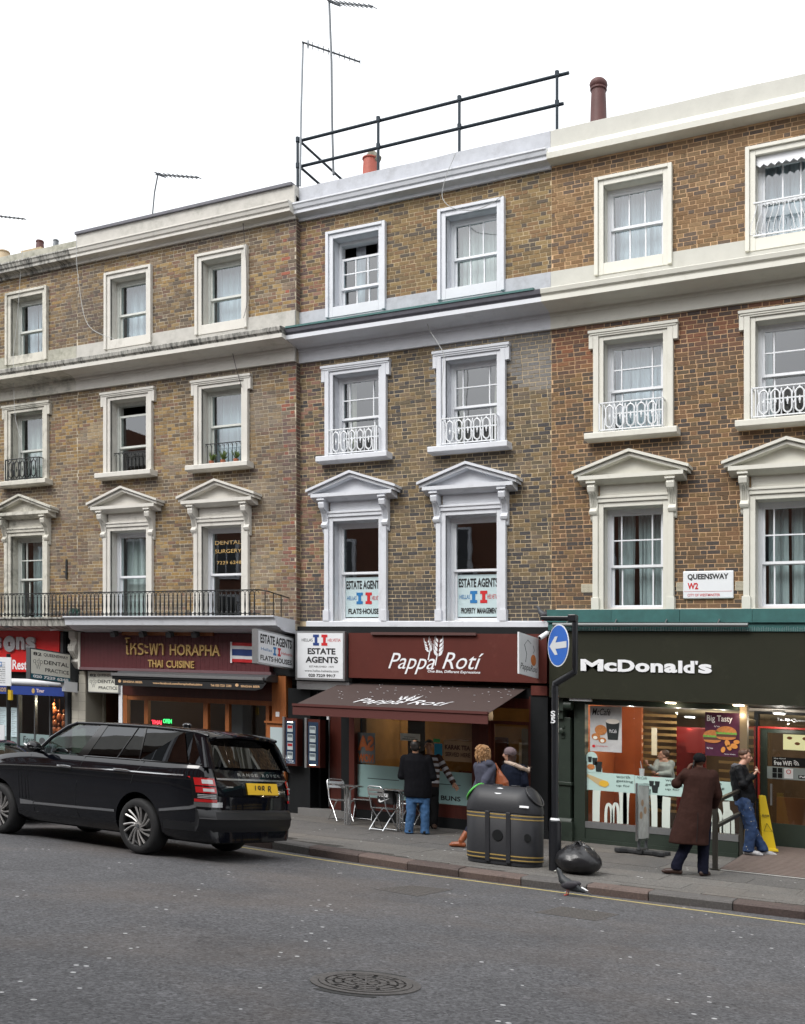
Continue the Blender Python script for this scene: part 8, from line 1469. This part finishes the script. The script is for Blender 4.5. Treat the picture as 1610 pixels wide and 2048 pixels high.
# 5 --- man in a long brown coat on the phone
f = Fig('man in long brown overcoat and black cap talking on a phone, back turned', (1380, 1751)); J = f.J; Cc = J(1398, 1522); sh = [J(1374, 1549, .0), J(1425, 1549, .0)]; el = [J(1353, 1567, .05), J(1434, 1590, .05)]; wr = [J(1375, 1540, .03), J(1428, 1610, .22)]; hip = [J(1386, 1632), J(1410, 1632)]; kn = [J(1372, 1690, .02), J(1407, 1692, .02)]; an = [J(1353, 1735, 0), J(1406, 1743, 0)]
fw, sd = under(f, Cc, .225, (-.25, 1), SKIND, sh, el, wr, hip, kn, an, J(1399, 1539), hdir=[(J(1383, 1526, .02) - J(1375, 1540, .03), f.vec(.2, -1, 0)), (f.vec(-.3, 1, -.1), f.vec(0, 0, 1))], curl=.55); m = MB(); r_ = .1125
m.ball(Cc + Vector((0, 0, r_ * .32)) - fw * r_ * .15, (r_ * .80, r_ * .90, r_ * .74), 20, 12); m.tube([Cc + Vector((0, 0, r_ * .1)) - fw * r_ * .5, Cc + Vector((0, 0, -.02)) - fw * r_ * .62], [r_ * .55, r_ * .45], 12); blob(m, 'cap', cloth('black_knit_cap', (.008, .008, .009)), f.root, .009, 2); BC = cloth('brown_coat_wool', (.036, .016, .0125), bump=.5, bscale=30); m = MB(); rt = YAW
rings(m, [(J(1377, 1688), .285, .22, rt), (J(1379, 1670), .275, .215, rt), (J(1386, 1640), .255, .20, rt), (J(1393, 1600), .225, .17, rt), (J(1399, 1570), .22, .155, rt), (J(1400, 1552), .235, .14, rt), (J(1400, 1542), .16, .10, rt), (J(1399, 1534), .075, .075, rt)], 22)
limb(m, [sh[0] + Vector((0, 0, -.015)), el[0], wr[0].lerp(el[0], .15)], [.088, .080, .060]); limb(m, [sh[1] + Vector((0, 0, -.015)), el[1], wr[1]], [.088, .082, .062]); rings(m, [(J(1399, 1541), .10, .09, rt), (J(1399, 1534), .088, .08, rt)], 14); blob(m, 'overcoat', BC, f.root, .012, 4, .018, .16)
m = MB(); q = [J(1396, 1625, -.21), J(1395, 1655, -.225), J(1393, 1684, -.23)]; m.tube(q, .004, 4); m.build('coat_vent', BLACK, f.root); m = MB()
for i in (0, 1): limb(m, [hip[i] - Vector((0, 0, .1)), kn[i], an[i] + Vector((0, 0, .03))], [.10, .086, .078]); m.tube([an[i] + Vector((0, 0, .04)), an[i] - Vector((0, 0, .03))], [.076, .08], 12)
blob(m, 'trousers', cloth('navy_trousers', (.007, .008, .018)), f.root, .011, 3, .018, .07); m = MB()
for i in (0, 1): shoe(m, Vector((an[i].x, an[i].y, f.g.z + .09)), f.vec((-.8, .5)[i], (.3, .6)[i]), .27, ground=f.g.z)
blob(m, 'shoes', mat('dark_brown_shoe', (.035, .015, .01), .5), f.root, .009, 2); t = thing('mobile_phone', 'dark mobile phone held to the ear of the man in the brown coat', 'phone', J(1384, 1527)); m = MB(); c = J(1386, 1527, -.01); m.obox(c - f.vec(.012, .035, .05), f.vec(.014, 0, .004), f.vec(0, .055, 0), f.vec(.025, 0, .11)); m.build('case', GBLK, t, bevel=.004)
# 6 --- man leaning beside the door, raising food to his mouth
f = Fig('man in black quilted jacket and paint-splashed jeans eating by the entrance', (1512, 1711), z=.43); J = f.J; Cc = J(1491, 1513); sh = [J(1478, 1539, .10), J(1478, 1540, -.12)]; el = [J(1494, 1562, .12), J(1487, 1568, -.20)]; wr = [J(1509, 1549, .02), J(1506, 1551, -.10)]; hip = [J(1486, 1602, .08), J(1488, 1602, -.08)]; kn = [J(1500, 1655, .06), J(1503, 1653, -.08)]; an = [J(1525, 1699, .04), J(1497, 1701, -.08)]
fw, sd = under(f, Cc, .225, (1, -.35), SKIN, sh, el, wr, hip, kn, an, J(1484, 1529), hdir=[(f.vec(.5, 0, .8), f.vec(.3, 1, 0)), (f.vec(.6, .2, .7), f.vec(-.2, -1, 0))], curl=.6); face_bits(f, Cc, .225, fw, sd, HAIRB); m = MB(); r_ = .1125
m.ball(Cc + Vector((0, 0, r_ * .45)) - fw * r_ * .25, (r_ * .80, r_ * .78, r_ * .68), 20, 12); m.ball(Cc - Vector((0, 0, r_ * .0)) - fw * r_ * .50, (r_ * .55, r_ * .45, r_ * .5), 14, 9); m.tube([Cc + Vector((0, 0, r_ * .8)) - fw * r_ * .1, Cc + Vector((0, 0, r_ * .82)) + fw * r_ * .4, Cc + Vector((0, 0, r_ * .52)) + fw * r_ * .70], [r_ * .35, r_ * .28, r_ * .14], 10); blob(m, 'hair', HAIRB, f.root, .008, 2, .012, .03)
QJ = cloth('black_quilted_nylon', (.009, .0095, .011), bump=.8, bscale=12, rough=.5); m = MB(); rt = YAW - .25
rings(m, [(J(1489, 1604), .165, .16, rt), (J(1489, 1595), .19, .18, rt), (J(1487, 1580), .185, .18, rt), (J(1483, 1560), .175, .185, rt), (J(1479, 1545), .16, .18, rt), (J(1478, 1535), .13, .14, rt), (J(1481, 1529), .09, .09, rt)], 20)
for i in (0, 1): limb(m, [sh[i], el[i], wr[i].lerp(el[i], .12)], [.09, .082, .058])
blob(m, 'jacket', QJ, f.root, .011, 3, .022, .09); m = MB(); m.tube([J(1470, 1530, .05), J(1467, 1533, 0), J(1470, 1532, -.06), J(1480, 1532, -.09), J(1487, 1536, -.05)], [.04, .045, .045, .04, .025], 10); blob(m, 'hood', cloth('grey_hood', (.10, .10, .11)), f.root, .01, 2, .01, .05)
m = MB(); m.tube([J(1497, 1562, -.10), J(1504, 1585, -.09), J(1507, 1600, -.08)], .008, 5); m.build('jacket_zip', mat('grey_zip', (.2, .2, .22), .5), f.root); PJ = mat('painted_denim', (.018, .045, .12), .85, var=.5, scale=5, bump=.6, bscale=16, stain=(.09, .13, .2), stain_amt=.6); m = MB()
rings(m, [(J(1488, 1612), .145, .15, rt), (J(1488, 1598), .155, .155, rt)], 16)
for i in (0, 1): limb(m, [hip[i], kn[i], an[i] + Vector((0, 0, .03))], [.115, .098, .085]); m.tube([an[i] + Vector((0, 0, .05)), an[i] - Vector((0, 0, .02))], [.088, .095], 12)
jn = blob(m, 'jeans', PJ, f.root, .011, 3, .028, .08); m = MB(); ve = [v.co + Vector(jn.parent.location) for v in jn.data.vertices]; nr = [v.normal.copy() for v in jn.data.vertices]
for k in range(120):
    i = random.randrange(len(ve)); p, n_ = ve[i], nr[i]
    if p.z < f.g.z + .25 and random.random() < .6: continue
    a = n_.orthogonal().normalized() * random.uniform(.003, .009); b = n_.cross(a) * random.uniform(.4, 1.6); m.add([p + n_ * .003 + a, p + n_ * .003 + b, p + n_ * .003 - a, p + n_ * .003 - b], [(0, 1, 2, 3)])
m.build('paint_splashes', mat('splash_cream', (.45, .42, .33), .7), f.root, kind='stuff'); m = MB()
for i, d in enumerate(((1, -.1), (1, -.5))): shoe(m, Vector((an[i].x, an[i].y, f.g.z + .09)), f.vec(*d), .29, ground=f.g.z)
blob(m, 'trainers', mat('silver_trainer', (.42, .42, .43), .5, var=.4, scale=25), f.root, .009, 1); m = MB()
for i in (0, 1): m.tube([Vector((an[i].x, an[i].y, f.g.z + .075)), Vector((an[i].x, an[i].y, f.g.z + .12))], .05, 12)
m.build('red_socks', REDT, f.root, smooth=50); t = thing('food', 'pale snack held up to the mouth of the man by the entrance', 'food', J(1512, 1541)); m = MB(); m.ball(J(1513, 1540, -.05), (.03, .03, .022), 10, 7); m.build('bite', mat('pale_wrap', (.6, .5, .4), .6), t, smooth=True)
# 7 --- diner at the window counter
f = Fig('diner in pale shirt sitting with his back to the street inside the window', (1335, 1625), z=.5, y=.95); J = f.J; Cc = J(1327, 1512, .05); sh = [J(1316, 1526, .1), J(1342, 1528, -.05)]; el = [J(1310, 1541, .0), J(1338, 1548, -.15)]; wr = [J(1300, 1533, -.05), J(1318, 1548, -.25)]; hip = [J(1326, 1573, .05), J(1338, 1573, -.05)]; kn = [J(1310, 1576, -.15), J(1322, 1577, -.2)]; an = [J(1312, 1612, -.15), J(1324, 1614, -.2)]
fw, sd = under(f, Cc, .22, (-1, .1), SKIN, sh, el, wr, hip, kn, an, J(1330, 1521)); m = MB(); r_ = .11; m.ball(Cc + Vector((0, 0, r_ * .35)) - fw * r_ * .25, (r_ * .8, r_ * .8, r_ * .72), 16, 10); blob(m, 'hair', HAIRB, f.root, .01, 2); m = MB(); rt = YAW + 1.2; rings(m, [(J(1334, 1575), .16, .13, rt), (J(1334, 1550), .17, .14, rt), (J(1331, 1532), .18, .13, rt), (J(1330, 1524), .10, .09, rt)], 18)
for i in (0, 1): limb(m, [sh[i], el[i], wr[i]], [.075, .06, .045])
blob(m, 'shirt', cloth('pale_shirt', (.36, .38, .36)), f.root, .012, 3, .015, .1); m = MB(); rings(m, [(J(1332, 1580), .15, .14, rt), (J(1332, 1568), .15, .14, rt)], 14)
for i in (0, 1): limb(m, [hip[i], kn[i], an[i]], [.085, .065, .055])
blob(m, 'trousers', MATS['black_trousers'], f.root, .013, 2); m = MB()
for i in (0, 1): shoe(m, Vector((an[i].x, an[i].y, .59)), f.vec(-1, 0), .26, ground=.5)
blob(m, 'shoes', BLACK, f.root, .01, 1); t = thing('bar_stool', 'dark bar stool under the diner behind the window', 'stool', (f.g.x, f.g.y, .5)); m = MB(); q = J(1334, 1582); m.lathe([(.17, -.03), (.17, .0)], q.x, q.y, 16, cz=q.z); m.build('seat', BLACK, t); m = MB(); m.tube([(q.x, q.y, .5), (q.x, q.y, q.z - .03)], .03, 8); m.lathe([(.2, 0), (.2, .02)], q.x, q.y, 16, cz=.5); m.build('stem', STEEL, t)
# ------------------------------------------------------------------ cafe furniture outside the brown shop
def cafe_chair(name_label, foot, rot, first=[None]):
    g = G(*foot); 
    if first[0] is None:
        t = thing('cafe_chair', name_label, 'chair', g, 'aluminium folding chairs'); o = Vector(g); A = lambda x, y, z: tuple(o + Vector((x, y, z)) * .9); w = .20
        for s in (-1, 1):
            m = MB(); m.tube([A(s * w, -.20, .01), A(s * w, -.02, .26), A(s * w, .16, .46), A(s * w, .20, .62), A(s * w, .26, .82), A(s * w * .9, .27, .86)], .0115, 8); m.build('back_frame', ALU, t, smooth=60); m = MB(); m.tube([A(s * w * .9, .24, .01), A(s * w * .9, .04, .24), A(s * w * .9, -.16, .44)], .0115, 8); m.build('leg', ALU, t, smooth=60)
        m = MB(); m.tube([A(-w * .9, .27, .86), A(-w * .7, .272, .885), A(w * .7, .272, .885), A(w * .9, .27, .86)], .0115, 8); m.build('top_rail', ALU, t, smooth=60)
        for z, y in ((.70, .222), (.785, .248)): m = MB(); m.obox(A(-w, y, z), (2 * w * .9, 0, 0), (0, .012, 0), (0, .012, .052)); m.build('back_slat', ALU, t)
        for i in range(7): m = MB(); y = -.2 + i * .055; m.obox(A(-w * .98, y, .45), (2 * w * .98 * .9, 0, 0), (0, .038, 0), (0, 0, .012)); m.build('seat_slat', ALU, t)
        m = MB(); m.tube([A(-w, -.17, .035), A(w, -.17, .035)], .009, 6); m.tube([A(-w * .9, .21, .035), A(w * .9, .21, .035)], .009, 6); m.tube([A(-w, -.22, .445), A(-w, .17, .445)], .010, 6); m.tube([A(w, -.22, .445), A(w, .17, .445)], .010, 6); m.tube([A(-w, -.22, .445), A(w, -.22, .445)], .010, 6); m.build('stretcher', ALU, t)
        first[0] = (t, rot); c = t
        if rot:
            for ch in t.children: ch.data.transform(Matrix.Rotation(rot, 4, 'Z'))
        return t
    return dup(first[0][0], g, rot - first[0][1], name_label, 'aluminium folding chairs')
cafe_chair('leftmost aluminium chair, tucked behind the left cafe table', (682, 1642), R(60)); cafe_chair('aluminium chair between the two cafe tables facing the street', (728, 1640), R(20)); ch = cafe_chair('aluminium chair with its back to the street and a sports bag on it', (768, 1662), R(168)); cafe_chair('aluminium chair half hidden behind the man in blue jeans', (826, 1650), R(-10))
def cafe_table(label, foot, first=[None]):
    g = G(*foot)
    if first[0] is None:
        t = thing('cafe_table', label, 'table', g, 'round aluminium cafe tables'); o = Vector(g); m = MB(); m.lathe([(.30, .725), (.305, .73), (.305, .745), (.295, .75)], o.x, o.y, 28, cz=o.z); m.build('table_top', ALU, t, smooth=40)
        for a in (20, 110, 200, 290): x, y = o.x + .05 * math.cos(R(a)), o.y + .05 * math.sin(R(a)); m = MB(); m.tube([(x, y, o.z + .005), (x, y, o.z + .66), (o.x + .15 * math.cos(R(a)), o.y + .15 * math.sin(R(a)), o.z + .725)], .017, 8); m.build('leg', ALU, t, smooth=50)
        first[0] = t; return t
    return dup(first[0], g, 0, label, 'round aluminium cafe tables')
cafe_table('left round aluminium cafe table near the entrance step', (695, 1650)); cafe_table('right round aluminium cafe table beside the man in blue jeans', (800, 1662))
t = thing('sports_bag', 'black sports bag with white Nike lettering on the chair by the table'.replace('Nike ', ''), 'bag', G(768, 1662)); g = Vector(G(770, 1660)); m = MB(); A = lambda x, y, z: g + Vector((x, y, z))
m.box(g.x - .15, g.x + .2, g.y - .05, g.y + .17, g.z + .47, g.z + .74); m.build('bag', mat('black_nylon', (.008, .008, .009), .6, bump=.5, bscale=15), t, bevel=.035)
m = MB(); text_into(m, 'NIKE', (g.x - .09, g.y - .05, g.z + .60), X, Z3, .19, .065, (0, -.004, 0), bold=.05, shear=.2)
sw = [(-.11, .53), (-.10, .505), (-.07, .495), (-.02, .515), (.13, .585), (-.02, .535), (-.06, .525), (-.085, .545), (-.09, .565)]; m.add([(g.x + a, g.y - .054, g.z + b) for a, b in sw], [(0, 1, 7, 8), (1, 2, 6, 7), (2, 3, 5, 6), (3, 4, 5)]); m.build('white_lettering', WHITE, t)
m = MB(); m.tube([A(-.15, -.1, .45), A(-.17, -.14, .2), A(-.13, -.16, .05), A(0, -.18, .02), A(.1, -.17, .05), A(.22, -.1, .3), A(.2, 0, .5)], .012, 6, flat=.4); m.build('strap', BLACK, t)
# wet floor cone board
g = Fig('x', (1541, 1702), z=.50); bpy.data.objects.remove(g.root); J = g.J; t = thing('wet_floor_sign', 'tall yellow wet floor sign standing beside the glass door', 'sign', g.g); m = MB(); YS = mat('yellow_plastic', (.80, .56, .01), .4); z0 = g.g.z; ht = J(1527, 1591).z - z0; c = Vector(g.g)
def Rq(x, y, z): return c + g.vec(x, y, z)
m.add([Rq(-.16, -.09, .03), Rq(.07, -.09, .03), Rq(.09, .1, .03), Rq(-.14, .1, .03), Rq(-.20, -.03, ht), Rq(-.09, -.03, ht), Rq(-.08, .03, ht), Rq(-.19, .03, ht)], [(0, 3, 2, 1), (4, 5, 6, 7), (0, 1, 5, 4), (1, 2, 6, 5), (2, 3, 7, 6), (3, 0, 4, 7)]); m.build('board', YS, t, bevel=.008, fixn=True); m = MB(); m.add([Rq(-.19, -.12, 0), Rq(.10, -.12, 0), Rq(.12, .13, 0), Rq(-.17, .13, 0), Rq(-.18, -.11, .05), Rq(.09, -.11, .05), Rq(.11, .12, .05), Rq(-.16, .12, .05)], [(0, 3, 2, 1), (4, 5, 6, 7), (0, 1, 5, 4), (1, 2, 6, 5), (2, 3, 7, 6), (3, 0, 4, 7)]); m.build('foot', YS, t, bevel=.01, fixn=True)
m = MB(); text_into(m, 'FLOOR', Rq(-.17, -.075, ht * .62), g.vec(1, 0), Z3, .12, .035, g.vec(0, -.012), bold=.05, shear=.2)
a, b, cc = Rq(-.14, -.10, ht * .36), Rq(.0, -.095, ht * .36), Rq(-.09, -.085, ht * .50); m.tube([a, b, cc], .006, 4, closed=True)
for k in range(3): m.tube([Rq(.055 - .04 * k / 3, -.03, ht * (.25 + .06 * k)), Rq(.065 - .04 * k / 3, .03, ht * (.25 + .06 * k))], .004, 4)
m.build('black_marks', BLACKT, t)
# ------------------------------------------------------------------ the shear that tilts the horizon, added to everything that was laid out level
def settle():
    S = Matrix.Identity(4); S[2][0] = SHEAR_X; S[2][1] = SHEAR_Y
    for me in bpy.data.meshes: me.transform(S)
    for o in bpy.data.objects:
        if o.type in {'CAMERA'}: continue
        l = o.location; o.location = (l.x, l.y, l.z + shear_z(l.x, l.y))
settle()
bpy.context.view_layer.update()
